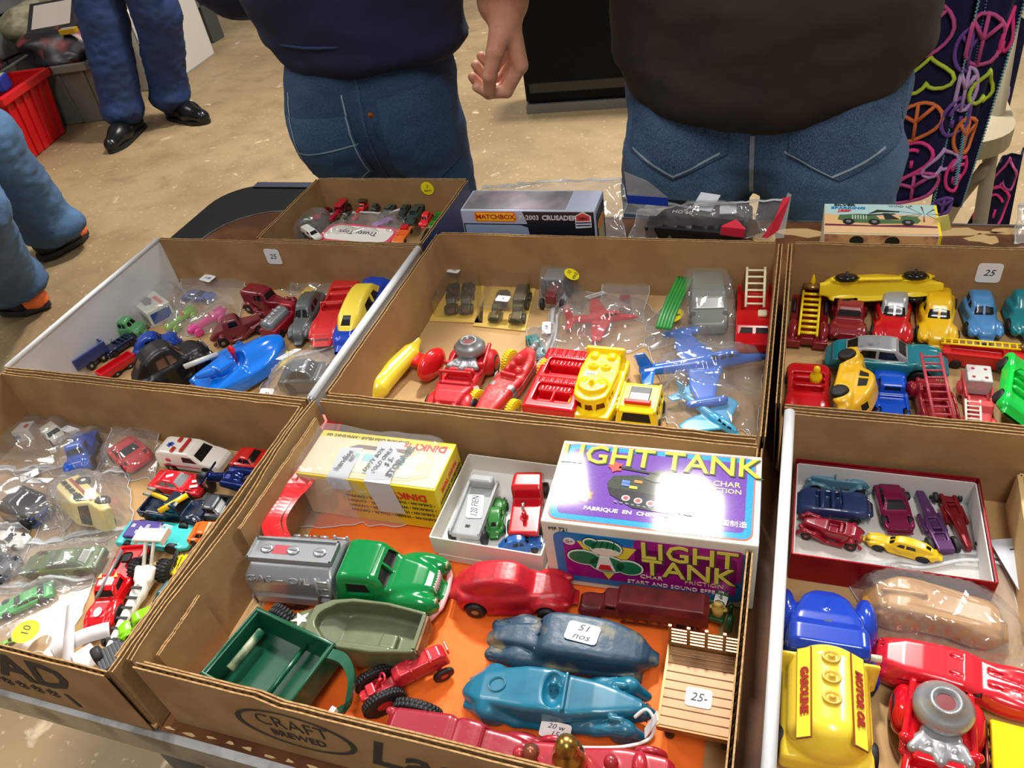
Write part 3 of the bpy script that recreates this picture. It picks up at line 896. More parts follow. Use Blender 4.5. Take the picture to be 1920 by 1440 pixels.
def man(label, loc, yaw, J, shirt, jeans, shoe, hemz, wd, bulk, hair, bm_shirt=None, bm_jeans=None, armhand=None, folds_a=.006, longsleeve=True):
    """J in local coordinates, +y is where he faces"""
    t = thing('person', label, 'person', loc, yaw)
    hip, chest, neck, head = J['hip'], J['chest'], J['neck'], J['head']
    # skin: one continuous figure from head to feet
    s = S((-.55, -.7, -.01), (.55, .7, head.z + .17), .011)
    s.cap(hip + V3(0, .02, .05), chest, wd * .55, wd * .62, sq=1.0, k=.03)
    s.cap(chest, neck, wd * .62, .055, k=.05).cap(neck, head - V3(0, 0, .04), .055, .05, k=.03)
    s.ell(head, (.075, .095, .115), k=.02)
    s.ell(head + V3(0, .03, -.06), (.055, .06, .055), k=.03)
    s.cap(head + V3(0, .095, .005), head + V3(0, .115, -.022), .008, .014, k=.012)
    s.ell(head + V3(0, .088, -.052), (.024, .012, .006), k=.008)
    for e in (-1, 1):
        s.ell(head + V3(e * .03, .088, .012), (.014, .01, .007), op='-', k=.008)
        s.ell(head + V3(e * .077, -.005, -.005), (.012, .02, .032), k=.006)
        sh, el, wr = J['sh'][e], J['el'][e], J['wr'][e]
        limb(s, sh, el, wr, (.052, .042, .030))
        if not (armhand and e == armhand[0]): hand(s, wr, J['hd'][e], V3(-e, 0, 0.0), V3(0, 1, 0), 1.0, RELAX)
        kn, an = J['kn'][e], J['an'][e]
        limb(s, V3(hip.x + e * wd * .42, hip.y + .01, hip.z - .03), kn, an, (.052, .045, .04), k=.015)
        s.cap(an, J['toe'][e] + V3(0, 0, .0), .036, .026, k=.02)
    body = s.bm()
    if armhand:
        e = armhand[0]
        h = S(Vector(J['wr'][e]) - V3(.14, .17, .22), Vector(J['wr'][e]) + V3(.14, .17, .12), .0024)
        h.cap(J['el'][e], J['wr'][e], .043, .030, k=.01)
        h.ell(J['wr'][e], (.029, .03, .03), k=.02)
        hand(h, J['wr'][e], armhand[1], armhand[2], armhand[3], armhand[4], armhand[5])
        b2 = h.bm()
        m2 = from_bm(b2); body.from_mesh(m2); bpy.data.meshes.remove(m2)
    sk = link('body', from_bm(body), SKIN, t, True)
    # hair
    s = S(head - V3(.12, .13, .1), head + V3(.12, .13, .15), .008)
    s.ell(head + V3(0, -.012, .02), (.085, .1, .112), k=0).box(head + V3(0, .11, -.03), (.12, .05, .07), .02, op='-', k=.02).box(head + V3(0, 0, -.13), (.15, .15, .06), .02, op='-', k=.02)
    link('hair', from_bm(s.bm()), hair, t, True)
    for e in (-1, 1):
        B().lathe([(.0001, -.011), (.007, -.008), (.0105, 0), (.007, .008), (.0001, .011)], 12, tr(*(head + V3(e * .03, .078, .012)))).out('eye', M((60, 44, 34), .1), t, True)
    # trousers
    if jeans is not None:
        s = S((-.5, -.65, -.0), (.5, .65, hip.z + .18), .009)
        if bm_jeans: bm_jeans(s, J)
        else:
            s.cap(hip + V3(-wd * .35, 0, 0), hip + V3(wd * .35, 0, 0), bulk, k=.03)
            s.cap(hip + V3(0, 0, .12), hip, bulk * 1.15, bulk * 1.2, k=.05)
            for e in (-1, 1):
                limb(s, V3(hip.x + e * wd * .48, hip.y, hip.z - .03), J['kn'][e], J['an'][e] + V3(0, -.0, .0), (bulk * .82, .086, .078), k=.035)
                s.cyl(2, J['an'][e] + V3(0, .01, -.02), .08, .03, .02, k=.03)
        s.ap(lambda x, y, z: (z - (hip.z + .14)) * -1 + 0 * x + 0 * y, (-9, -9, hip.z + .14), (9, 9, 9), '-', .01) if False else None
        b = s.bm()
        b.normal_update()
        folds(b, folds_a, 9, 3.1, (1, 1, .8))
        b.normal_update()
        folds(b, folds_a * .5, 26, 8.1, (1, 1, 1.6))
        jn = b
    else: jn = None
    # top
    s = S((-.55, -.6, hemz - .08), (.55, .65, neck.z + .12), .010)
    if bm_shirt: bm_shirt(s, J)
    for e in (-1, 1):
        sh, el, wr = J['sh'][e], J['el'][e], J['wr'][e]
        if longsleeve: limb(s, sh, el, el + (wr - el) * .3, (.075, .062, .056), k=.05)
        else: s.cap(sh, sh + (el - sh) * .7, .078, .07, k=.05)
    s.cap(neck - V3(0, 0, .1), neck + V3(0, 0, .0), .11, .075, k=.06)
    b = s.bm(); b.normal_update()
    folds(b, folds_a * 2.0, 6, 5.3, (.7, 1, 2.2))
    b.normal_update()
    folds(b, folds_a * .45, 22, 1.3, (.8, 1, 2))
    top = link('shirt', from_bm(b), shirt, t, True)
    for e in (-1, 1):
        an, toe = J['an'][e], J['toe'][e]
        s = S((-.09, -.16, 0), (.09, .26, .16), .006)
        dv = Vector((toe.x - an.x, toe.y - an.y, 0)); L = dv.length
        s.cap((0, -.035, .045), (0, L * .6, .04), .043, .046, k=.03).cap((0, L * .6, .04), (0, L + .02, .03), .046, .034, k=.03)
        s.cap((0, -.02, .05), (0, .0, .13), .046, .043, k=.02)
        s.box((0, .1, -.06), (.2, .4, .06), 0, op='-', k=.002)
        bmS = s.bm()
        cut(bmS, 'z', [(-.06, L + .005), (.06, L + .005), (.06, L + .08), (-.06, L + .08)], 0, 1, sgn=0, nmin=0)
        parts = split(bmS, [('shoe', shoe[0]), ('toe_cap', shoe[1])], t)
        for i_, o in enumerate(parts):
            o.location = (an.x, an.y, an.z - .09 + (0.0))
            o.rotation_euler = (shoe[2].get(e, 0), 0, math.atan2(dv.y, dv.x) - math.pi / 2)
        q = B().prism(cr([(0, L + .055), (.045, L), (.05, L * .5), (.042, -.05), (0, -.085), (-.042, -.05), (-.05, L * .5), (-.045, L)], 4), 0, .016).out('sole', shoe[3] if len(shoe) > 3 else DARK, t)
        q.location = (an.x, an.y, an.z - .09)
        q.rotation_euler = (shoe[2].get(e, 0), 0, math.atan2(dv.y, dv.x) - math.pi / 2)
    return t, jn, top
STITCH = M((150, 150, 150), .8)
def std(hz, hw, arms, legs, chest=None, headfwd=.03, lean=0):
    J = dict(hip=V3(0, 0, hz), chest=V3(0, lean * .6, hz + .33), neck=V3(0, lean, hz + .55), head=V3(0, lean + headfwd, hz + .70))
    J['sh'] = {e: V3(e * (hw + .02), lean * .8, hz + .47) for e in (-1, 1)}
    J['el'] = {e: arms[e][0] for e in (-1, 1)}
    J['wr'] = {e: arms[e][1] for e in (-1, 1)}
    J['hd'] = {e: arms[e][2] for e in (-1, 1)}
    J['kn'] = {e: legs[e][0] for e in (-1, 1)}
    J['an'] = {e: legs[e][1] for e in (-1, 1)}
    J['toe'] = {e: legs[e][2] for e in (-1, 1)}
    return J
# --- man in the navy sweatshirt, seen from behind
C1 = V3(-.612, 1.10, 0)
wr1 = PV(928, 8, 1.03) - C1
arms = {-1: (V3(-.24, .08, .98), V3(-.2, .3, .96), V3(.2, 1, 0)), 1: (V3(.24, -.06, 1.02), V3(wr1.x, -.07, wr1.z), V3(-.05, .02, -1))}
legs = {e: (V3(e * .064 - .006, .0, .42), V3(e * .08, 0, .09), V3(e * .1, .17, .03)) for e in (-1, 1)}
J1 = std(.80, .17, arms, legs)
def shirt1(s, J):
    s.cap((0, .01, .90), (0, .02, 1.26), .105, .115, k=.04, sq=.9)
    s.ell((-.012, .01, .905), (.158, .112, .06), k=.03).ell((-.012, .01, .97), (.170, .118, .09), k=.04).ell((0, .01, 1.1), (.175, .125, .2), k=.05)
    s.ell((.002, .003, .872), (.150, .108, .036), k=.02)
    s.ell((0, .01, .82), (.14, .1, .05), op='-', k=.01)
def jeans1(s, J):
    s.ell((-.018, .01, .82), (.136, .10, .13), k=.03)
    s.ell((-.075, -.035, .76), (.074, .07, .085), k=.04).ell((.042, -.03, .76), (.072, .066, .085), k=.04)
    for e in (-1, 1):
        s.cap((e * .062 - .012, -.0, .72), (e * .066 - .006, 0, .42), .072, .062, k=.03).cap((e * .066 - .006, 0, .42), (e * .08, 0, .07), .062, .062, k=.02)
D1 = denim((30, 62, 96), (22, 48, 78), (62, 96, 130))
NAVY = M((24, 30, 66), .9, 0, (20, 25, 56), 12, .5, .2, 500)
hpose = [(.75, 1.0, .6), (.85, 1.15, .7), (.9, 1.2, .75), (.85, 1.1, .7)]
m1, b, _ = man('man seen from behind in navy sweatshirt and dark blue jeans, bare right hand hanging', C1, .08, J1, NAVY, D1, (BLACK, BLACK, {}), .83, .14, .12, M((60, 44, 30), .7), shirt1, jeans1, (1, V3(.1, .10, -1), V3(-.95, -.35, -.1), V3(.30, -.95, 0), .92, hpose), .0045)
cut(b, 'y', [(-.135, .80), (-.02, .80), (-.015, .70), (-.06, .665), (-.125, .70)], -.0025, 1, sgn=-1)
cut(b, 'y', [(.03, .82), (.12, .83), (.12, .70), (.075, .67), (.03, .70)], -.0025, 4, sgn=-1)
cut(b, 'y', [(-.134, .745), (-.016, .757), (-.016, .7545), (-.134, .7425)], -.001, 2, sgn=-1)
for a_ in ([(-.024, .83), (-.0215, .83), (-.0195, .70), (-.022, .70)], [(-.124, .83), (-.1215, .83), (-.1165, .70), (-.119, .70)], [(-.119, .703), (-.066, .671), (-.066, .6685), (-.119, .7005)], [(-.066, .671), (-.022, .703), (-.022, .7005), (-.066, .6685)]): cut(b, 'y', a_, -.001, 2, sgn=-1)
cut(b, 'y', [(.001, .86), (.005, .86), (.005, .60), (.001, .60)], -.001, 3, sgn=-1)
split(b, [('jeans', D1), ('back_pocket', denim((42, 82, 120), (32, 64, 98), (84, 118, 150))), ('stitching', M((130, 150, 170), .8)), ('seam', denim((44, 80, 116), (26, 54, 86), (84, 118, 150))), ('back_pocket', denim((34, 70, 106), (26, 54, 86), (74, 108, 142)))], m1, subs=True)
# ribbed hem band with a seam line
B().tube([(-.156 * math.cos(a) - .008, -.108 * math.sin(a) + .006, .905 + .006 * math.cos(2 * a)) for a in [k * math.pi / 18 for k in range(19)]], .0022, 6).out('hem_seam', M((40, 50, 92), .9), m1, True)
B().lathe([(.004, 0), (.0042, .002), (.001, .003)], 12, tr(.03, -.122, .81) @ rot('X', 90)).out('rivet', M((190, 120, 60), .3, .9), m1)
# --- man in the brown T-shirt, seen from behind
C2 = V3(-.045, 1.12, 0)
arms = {-1: (V3(-.2, .2, .94), V3(-.1, .36, .98), V3(.6, 1, 0)), 1: (V3(.2, .2, .94), V3(.1, .36, .98), V3(-.6, 1, 0))}
legs = {e: (V3(e * .098, .0, .40), V3(e * .11, 0, .09), V3(e * .13, .17, .03)) for e in (-1, 1)}
J2 = std(.74, .16, arms, legs)
def shirt2(s, J):
    s.cap((0, .02, .86), (0, .03, 1.2), .16, .15, k=.04)
    s.ell((-.0, .01, .845), (.200, .148, .085), k=.04).ell((0, .01, .93), (.205, .152, .14), k=.05).ell((0, .02, 1.1), (.21, .15, .18), k=.05)
    s.ell((.0, -.02, .805), (.165, .118, .05), k=.03)
    s.ell((0, .01, .735), (.18, .12, .05), op='-', k=.01)
def jeans2(s, J):
    s.ell((0, .01, .775), (.19, .125, .14), k=.02)
    s.ell((-.092, -.045, .70), (.094, .08, .11), k=.02).ell((.092, -.045, .70), (.094, .08, .11), k=.02)
    for e in (-1, 1):
        s.cap((e * .1, -.01, .67), (e * .1, 0, .40), .0965, .09, k=.012).cap((e * .104, 0, .40), (e * .11, 0, .07), .083, .075, k=.012)
D2 = denim((62, 98, 138), (48, 80, 118), (120, 152, 184))
BROWN = M((52, 41, 34), .9, 0, (45, 35, 29), 15, .5, .2, 500)
m2, b, _ = man('large man seen from behind in dark brown T-shirt and faded blue jeans', C2, -.02, J2, BROWN, D2, (BLACK, BLACK, {}), .73, .17, .14, M((50, 40, 32), .7), shirt2, jeans2, None, .0055, False)
cut(b, 'y', [(-.165, .82), (-.03, .82), (-.03, .735), (-.10, .705), (-.165, .735)], -.003, 1, sgn=-1)
cut(b, 'y', [(.045, .82), (.18, .82), (.18, .735), (.11, .705), (.045, .735)], -.003, 3, sgn=-1)
cut(b, 'y', [(-.003, .76), (.003, .76), (.003, .66), (-.003, .66)], -.0014, 2, sgn=-1)
for sx in (-1, 1):
    cut(b, 'y', [(sx * .1 - .06, .739), (sx * .1, .711), (sx * .1, .708), (sx * .1 - .06, .7355)], -.0008, 2, sgn=-1)
    cut(b, 'y', [(sx * .1 + .06, .739), (sx * .1, .711), (sx * .1, .708), (sx * .1 + .06, .7355)], -.0008, 2, sgn=-1)
split(b, [('jeans', D2), ('back_pocket', denim((44, 74, 112), (34, 60, 94), (110, 140, 170))), ('stitching', M((150, 166, 184), .8)), ('back_pocket', denim((44, 74, 112), (34, 60, 94), (110, 140, 170)))], m2, subs=True)
# --- man in dark shoes, far left, facing us
C3 = V3(-2.80, 3.03, 0)
def loc3(u, v, z): return P(u, v, z) - C3
arms = {-1: (V3(-.3, -.05, 1.08), V3(-.3, .1, .84), V3(0, .1, -1)), 1: (V3(.3, -.05, 1.08), V3(.3, .1, .84), V3(0, .1, -1))}
yaw3 = math.radians(-162)
R3 = Matrix.Rotation(-yaw3, 4, 'Z')
def to3(p): return R3 @ (Vector(p) - C3)
def flat(p, z): return V3(p.x, p.y, z)
legs = {1: (to3((-2.90, 2.93, .48)), flat(to3((-2.95, 2.87, 0)), .09), flat(to3((-2.905, 2.685, 0)), .03)),
        -1: (to3((-2.68, 3.02, .48)), flat(to3((-2.80, 3.03, 0)), .09), flat(to3((-2.63, 2.97, 0)), .03))}
J3 = std(.9, .18, arms, legs)
def sw(s, J):
    s.cap((0, 0, .95), (0, 0, 1.35), .16, .16, k=.05)
D3 = denim((20, 42, 88), (14, 30, 66), (36, 64, 112))
def jeans3(s, J):
    s.cap((-.06, 0, .92), (.06, 0, .92), .13, k=.03)
    for e in (-1, 1):
        kn, an = J['kn'][e], J['an'][e]
        s.cap((e * .085, 0, .85), kn, .11, .10, k=.02).cap(kn, an + V3(0, 0, .03), .10, .088, k=.02)
        s.ell(an + V3(0, .01, .02), (.092, .098, .05), k=.03)
m3, b, _ = man('man in dark blue jeans and black leather shoes standing by the totes', C3, yaw3, J3, M((60, 60, 66), .8), D3, (M((14, 14, 15), .25), M((16, 16, 17), .22), {}), .95, .15, .12, M((80, 70, 60), .7), sw, jeans3, None, .008)
split(b, [('jeans', D3)], m3)
# --- man walking out at the left edge
C4 = V3(-2.62, 1.62, 0)
yaw4 = math.radians(-78)
R4 = Matrix.Rotation(-yaw4, 4, 'Z')
def to4(p): return R4 @ (Vector(p) - C4)
arms = {-1: (V3(-.28, -.12, 1.08), V3(-.26, -.02, .84), V3(0, .1, -1)), 1: (V3(.28, .05, 1.08), V3(.26, .22, .90), V3(0, .4, -1))}
def q4(u, v, z): return to4(P(u, v, z))
legs = {1: (q4(-35, 262, .47), q4(88, 425, .10), q4(138, 440, .03)), -1: (q4(-75, 395, .47), q4(12, 532, .10), q4(62, 565, .03))}
J4 = std(.9, .18, arms, legs)
D4 = denim((58, 92, 130), (38, 66, 100), (98, 130, 162))
def jeans4(s, J):
    s.cap((-.06, 0, .92), (.06, 0, .92), .13, k=.03)
    for e in (-1, 1):
        kn, an = J['kn'][e], J['an'][e]
        s.cap((e * .085, 0, .85), kn, .11, .105, k=.02).cap(kn, an + V3(0, 0, .02), .105, .095, k=.02)
        s.ell(an + V3(0, .025, .0), (.09, .115, .055), k=.03)
m4, b, _ = man('man walking at the left edge in faded jeans and black shoes with orange toes', C4, yaw4, J4, M((70, 80, 90), .8), D4, (M((20, 20, 22), .6), M((238, 112, 50), .6), {}, M((30, 30, 30), .6)), .95, .15, .12, M((70, 56, 40), .7), sw, jeans4, None, .008)
split(b, [('jeans', D4)], m4)
for o in m4.children:
    if o.name.startswith('toe_cap'): o['label'] = 'orange toe cap'
# --- blanket over the folding chair
BLK_ = M((18, 20, 62), .95, 0, (15, 17, 54), 60, .5, .3, 400)
bl = thing('fleece_blanket', 'navy fleece blanket with neon peace signs, hearts and smiley faces over chair', 'blanket', (0, 0, 0))
def blk_sheet(cors, n, m, amp, seed):
    """cors: top-left, top-right, bottom-right, bottom-left points"""
    a, b_, c, d = [Vector(p) for p in cors]
    def pt(u, v, off=0):
        p = a.lerp(b_, u).lerp(d.lerp(c, u), v)
        w_ = amp * (math.sin(u * 9 + seed + v * 2) + .5 * math.sin(u * 17 + v * 3 + seed))
        return p + Vector((.15, -1, .1)).normalized() * (w_ + off)
    return pt
def sheet_mesh(pt, n=30, m=30, th=.004):
    v = [pt(i / n, j / m, o) for o in (0, -th) for i in range(n + 1) for j in range(m + 1)]
    f = []; K = (n + 1) * (m + 1)
    for i in range(n):
        for j in range(m):
            q = (i * (m + 1) + j, (i + 1) * (m + 1) + j, (i + 1) * (m + 1) + j + 1, i * (m + 1) + j + 1)
            f.append(q); f.append(tuple(K + e for e in q[::-1]))
    for i in range(n):
        for j in (0, m):
            q = (i * (m + 1) + j, (i + 1) * (m + 1) + j)
            f.append((q[0], q[1], q[1] + K, q[0] + K))
    return mesh_of(v, f)
YB = 1.44
pa = blk_sheet([PV(1700, -40, YB), PV(1862, -40, YB + .01), PV(1795, 345, YB - .03), PV(1640, 400, YB)], 30, 30, .006, .4)
pb = blk_sheet([PV(1838, -40, YB - .01), PV(1935, -30, YB + .02), PV(1800, 385, YB), PV(1745, 410, YB - .03)], 30, 30, .008, 2.4)
pc = blk_sheet([PV(1855, -20, 1.9), PV(1925, 40, 1.91), PV(1880, 260, 1.92), PV(1800, 260, 1.91)], 30, 30, .01, 4.4)
pd = blk_sheet([PV(1870, 300, 1.93), PV(1925, 280, 1.95), PV(1880, 480, 1.95), PV(1790, 470, 1.93)], 30, 30, .012, 1.4)
for pt in (pa, pb, pc, pd): link('blanket_fold', sheet_mesh(pt), BLK_, bl, True)
def neon(c): return M(c, .9)
PK, OG, LM, VI, LV, MG = neon((236, 60, 140)), neon((224, 116, 60)), neon((190, 212, 60)), neon((110, 70, 150)), neon((196, 160, 206)), neon((196, 80, 140))
def ring(pt, cu, cv, ru, rv, mat, kind, wd=.0034):
    def strip(path, closed=False):
        q = [pt(min(1, max(0, x)), min(1, max(0, y)), .0035) for x, y in path]
        B().tube(q, wd, 5, closed).out('printed_motif', mat, bl, True)
    circ = [(cu + ru * math.cos(k * .314), cv + rv * math.sin(k * .314)) for k in range(20)]
    if kind in 'ps': strip(circ, True)
    if kind == 'p':
        strip([(cu, cv - rv), (cu, cv), (cu, cv + rv)])
        strip([(cu, cv), (cu - ru * .7, cv - rv * .7)]); strip([(cu, cv), (cu + ru * .7, cv - rv * .7)])
    if kind == 's':
        strip([(cu + ru * .6 * math.cos(k * .314 + 3.5), cv + rv * .6 * math.sin(k * .314 + 3.5)) for k in range(8)])
        for e in (-.28, .28): strip([(cu + e * ru, cv + rv * .1), (cu + e * ru, cv + rv * .5)])
    if kind == 'h':
        h = []
        for k in range(24):
            a = k * 6.2832 / 24
            h.append((cu + ru * (16 * math.sin(a) ** 3) / 16, cv - rv * (13 * math.cos(a) - 5 * math.cos(2 * a) - 2 * math.cos(3 * a) - math.cos(4 * a)) / 16 * -1))
        strip(h, True)
for a in [(pa, .3, .2, .34, .11, MG, 'p'), (pa, .42, .40, .3, .085, LM, 'h'), (pa, .36, .60, .30, .085, OG, 'p'), (pa, .3, .78, .32, .085, PK, 's'), (pa, .45, .93, .3, .07, MG, 'p'), (pa, .85, .62, .2, .09, VI, 's'), (pa, .86, .3, .18, .1, VI, 'p'), (pa, .75, .84, .22, .07, LV, 'h'),
          (pb, .32, .22, .4, .1, MG, 'p'), (pb, .2, .42, .24, .09, LV, 'p'), (pb, .6, .42, .3, .08, LM, 'h'), (pb, .45, .62, .28, .08, OG, 'p'), (pb, .5, .8, .32, .08, PK, 's'), (pb, .3, .95, .3, .04, VI, 'p'), (pb, .82, .2, .15, .1, PK, 'h'),
          (pc, .55, .6, .3, .18, LV, 'p'), (pc, .6, .9, .3, .12, LM, 'h'), (pc, .4, .35, .3, .2, MG, 'h'), (pd, .4, .5, .4, .2, PK, 's'), (pd, .3, .85, .4, .16, PK, 's'), (pd, .5, .2, .3, .16, MG, 'h')]:
    ring(*a)
TEAL = neon((110, 160, 170))
for pt, u0, v0 in ((pa, 1, 0), (pb, 1, 0), (pb, 0, 0)):
    q = B()
    for k in range(70):
        v_ = k / 70
        q.tube([pt(u0, v_, .004), pt(u0 - .05 * (1 if u0 else -1), v_ + .008, .006), pt(u0, v_ + .014, .004)], .0013, 4)
    q.out('blanket_stitching', TEAL, bl, True, kind='stuff')
# ================================================================ toy vehicles: shared builder
def clr(c, r=.25, chip=None, amt=.7): return M(c, r, 0, chip, 90, amt, coat=.3)
GLASS = M((20, 20, 22), .15)
def car(label, A, Bp, zh, mat, kind='aero', base=None, cat='toy car', group=None, name='toy_car', win=GLASS, roof=None, hubs=None, wr=None, res=88, wy=1.0, hz=1.0, roll=0, lift=0, tyres=None, wheels=True, trim=CHROME, ztop=None, driver=None, L=None, nowin=False, flip=False, extra=None):
    base = TF if base is None else base
    c, yaw, L0 = spot(A, Bp, zh, base)
    L = L or L0
    if flip: yaw += math.pi
    t = thing(name, label, cat, (c.x, c.y, base + lift), yaw, group, roll)
    h = 1 / res
    wx, r, hw = .3, .085, .19
    cuts = []
    if kind == 'aero':          # humped 1940s saloon
        s = S((-.52, -.26, 0), (.52, .26, .42), h)
        s.prof([(-.5, .07), (-.49, .16), (-.4, .21), (.1, .235), (.36, .225), (.47, .18), (.5, .1), (.49, .06)], [(-.5, .11), (-.4, .165), (0, .18), (.3, .12), (.5, .085)], .05, sm=3)
        s.prof([(-.47, .15), (-.42, .24), (-.3, .33), (-.12, .375), (.02, .37), (.1, .33), (.19, .2), (.1, .1), (-.4, .1)], [(-.47, .07), (-.3, .15), (0, .155), (.19, .12)], .045, k=.025, tum=(.2, .38, .25), sm=3)
        s.ell((.31, .145, .115), (.15, .065, .095), m=True, k=.035).ell((-.3, .155, .105), (.15, .05, .095), m=True, k=.035)
        s.cap((.15, .155, .055), (-.2, .165, .05), .03, k=.03, m=True)
        s.cap((.42, .13, .15), (.46, .13, .15), .026, k=.015, m=True)
        cuts = [('x', [(-.11, .235), (-.012, .235), (-.012, .325), (-.095, .31)], .012, 1, 1, (0, .3)), ('x', [(.012, .235), (.11, .235), (.095, .31), (.012, .325)], .012, 1, 1, (0, .3)),
                ('y', [(-.03, .235), (.08, .235), (.035, .315), (-.03, .325)], .012, 1, 0, None), ('y', [(-.19, .235), (-.055, .235), (-.055, .325), (-.17, .315)], .012, 1, 0, None),
                ('x', [(-.055, .27), (.055, .27), (.045, .325), (-.045, .325)], .012, 1, -1, (-.5, -.15))]
    elif kind == 'coupe30':
        s = S((-.53, -.24, 0), (.53, .24, .42), h)
        s.prof([(-.08, .1), (-.08, .25), (.1, .26), (.38, .24), (.42, .2), (.41, .07), (0, .07)], [(-.08, .13), (.1, .12), (.42, .06)], .03, sm=2)
        s.prof([(-.5, .09), (-.48, .17), (-.36, .26), (-.25, .3), (-.22, .375), (-.14, .4), (.0, .395), (.05, .36), (.09, .22), (.08, .08)], [(-.5, .06), (-.3, .13), (0, .145), (.09, .13)], .035, k=.02, tum=(.24, .4, .2), sm=2)
        for a, b, r1, r2 in (((.5, .15, .07), (.38, .16, .17), .03, .045), ((.38, .16, .17), (.22, .165, .15), .045, .04), ((.22, .165, .15), (.05, .165, .06), .04, .03), ((.05, .165, .055), (-.2, .165, .055), .028, .03), ((-.2, .16, .06), (-.32, .155, .16), .03, .05), ((-.32, .155, .16), (-.47, .15, .08), .05, .03)):
            s.cap(a, b, r1, r2, k=.025, m=True)
        s.cap((.42, .1, .2), (.455, .1, .2), .03, k=.01, m=True)
        s.box((.49, 0, .07), (.012, .17, .015), .01, k=.01)
        cuts = [('x', [(-.1, .27), (.1, .27), (.085, .365), (-.085, .365)], .012, 1, 1, (0, .3)), ('y', [(-.15, .265), (.02, .265), (.0, .36), (-.13, .365)], .012, 1, 0, None), ('x', [(-.06, .32), (.06, .32), (.05, .375), (-.05, .375)], .012, 1, -1, (-.5, -.1))]
        wx, hw = .335, .165
    elif kind == 'sedan50':     # three-box saloon
        s = S((-.53, -.26, 0), (.53, .26, .4), h)
        s.prof([(-.5, .07), (-.5, .16), (-.44, .2), (-.2, .215), (.25, .215), (.44, .2), (.5, .15), (.5, .07)], [(-.5, .17), (-.3, .2), (.3, .2), (.5, .165)], .04, sm=2)
        s.prof([(-.36, .19), (-.3, .28), (-.2, .325), (.02, .33), (.09, .3), (.18, .2)], [(-.36, .15), (0, .17), (.18, .16)], .03, k=.015, tum=(.2, .34, .22), sm=2)
        s.ell((.33, .165, .15), (.16, .045, .08), m=True, k=.03).ell((-.33, .165, .14), (.16, .045, .08), m=True, k=.03)
        cuts = [('x', [(-.135, .225), (.135, .225), (.11, .3), (-.11, .3)], .01, 1, 1, (0, .3)), ('x', [(-.12, .225), (.12, .225), (.1, .3), (-.1, .3)], .01, 1, -1, (-.5, -.1)),
                ('y', [(-.08, .225), (.1, .225), (.05, .3), (-.08, .305)], .01, 1, 0, None), ('y', [(-.28, .225), (-.105, .225), (-.105, .305), (-.23, .3)], .01, 1, 0, None)]
    elif kind == 'modern':
        s = S((-.53, -.26, 0), (.53, .26, .36), h)
        s.prof([(-.5, .06), (-.5, .17), (-.46, .2), (-.2, .205), (.1, .2), (.4, .165), (.5, .13), (.5, .06)], [(-.5, .185), (-.3, .205), (.3, .205), (.5, .165)], .025, sm=0)
        s.prof([(-.4, .18), (-.28, .27), (-.18, .295), (-.02, .295), (.06, .27), (.2, .18)], [(-.4, .15), (0, .17), (.2, .165)], .025, k=.012, tum=(.2, .31, .28), sm=0)
        s.ell((.31, .18, .12), (.13, .04, .08), m=True, k=.02).ell((-.31, .18, .12), (.13, .04, .085), m=True, k=.02)
        cuts = [('x', [(-.14, .205), (.14, .205), (.105, .28), (-.105, .28)], .006, 1, 1, (0, .3)), ('x', [(-.13, .21), (.13, .21), (.1, .275), (-.1, .275)], .006, 1, -1, (-.5, -.1)),
                ('y', [(-.1, .21), (.11, .21), (.04, .275), (-.1, .28)], .006, 1, 0, None), ('y', [(-.27, .21), (-.12, .21), (-.12, .28), (-.2, .275)], .006, 1, 0, None)]
        r = .09
    elif kind == 'wagon':       # van, ambulance, suv
        s = S((-.53, -.28, 0), (.53, .28, .44), h)
        s.prof([(-.5, .07), (-.5, .3), (-.47, .375), (-.4, .4), (.05, .4), (.12, .37), (.24, .26), (.46, .215), (.5, .17), (.5, .07)], [(-.5, .205), (.3, .215), (.5, .18)], .03, tum=(.2, .42, .16), sm=0)
        s.ell((.31, .18, .12), (.13, .04, .09), m=True, k=.02).ell((-.31, .18, .12), (.13, .04, .09), m=True, k=.02)
        cuts = [('x', [(-.17, .25), (.17, .25), (.14, .355), (-.14, .355)], .006, 1, 1, (0, .3)), ('y', [(-.05, .24), (.19, .24), (.1, .34), (-.05, .345)], .006, 1, 0, None)]
        r = .09
    elif kind == 'pickup':
        s = S((-.53, -.26, 0), (.53, .26, .42), h)
        s.prof([(-.5, .08), (-.5, .21), (-.02, .21), (.4, .24), (.47, .2), (.5, .08)], [(-.5, .2), (-.02, .2), (.05, .17), (.3, .15), (.5, .1)], .03, sm=0)
        s.prof([(-.04, .18), (-.04, .36), (.0, .39), (.12, .385), (.17, .34), (.22, .2)], [(-.04, .17), (.22, .16)], .03, k=.015, tum=(.2, .4, .18), sm=1)
        s.ell((.33, .16, .13), (.15, .06, .1), m=True, k=.03).ell((-.3, .19, .11), (.12, .04, .09), m=True, k=.025)
        s.cap((.44, .13, .17), (.48, .13, .17), .028, k=.015, m=True)
        s.box((-.27, 0, .26), (.2, .16, .11), .01, op='-', k=.005)
        cuts = [('x', [(-.13, .26), (.13, .26), (.11, .35), (-.11, .35)], .012, 1, 1, (0, .3)), ('y', [(.0, .26), (.14, .26), (.11, .35), (.0, .355)], .012, 1, 0, None), ('x', [(-.1, .26), (.1, .26), (.09, .345), (-.09, .345)], .012, 1, -1, (-.1, .1))]
        wx, r = .32, .095
    elif kind == 'open':        # convertible
        s = S((-.53, -.26, 0), (.53, .26, .36), h)
        s.prof([(-.5, .07), (-.5, .17), (-.42, .215), (-.15, .225), (.1, .225), (.38, .215), (.48, .17), (.5, .07)], [(-.5, .16), (-.3, .195), (.3, .19), (.5, .14)], .045, sm=2)
        s.ell((.32, .165, .14), (.16, .05, .09), m=True, k=.03).ell((-.33, .165, .13), (.16, .05, .09), m=True, k=.03)
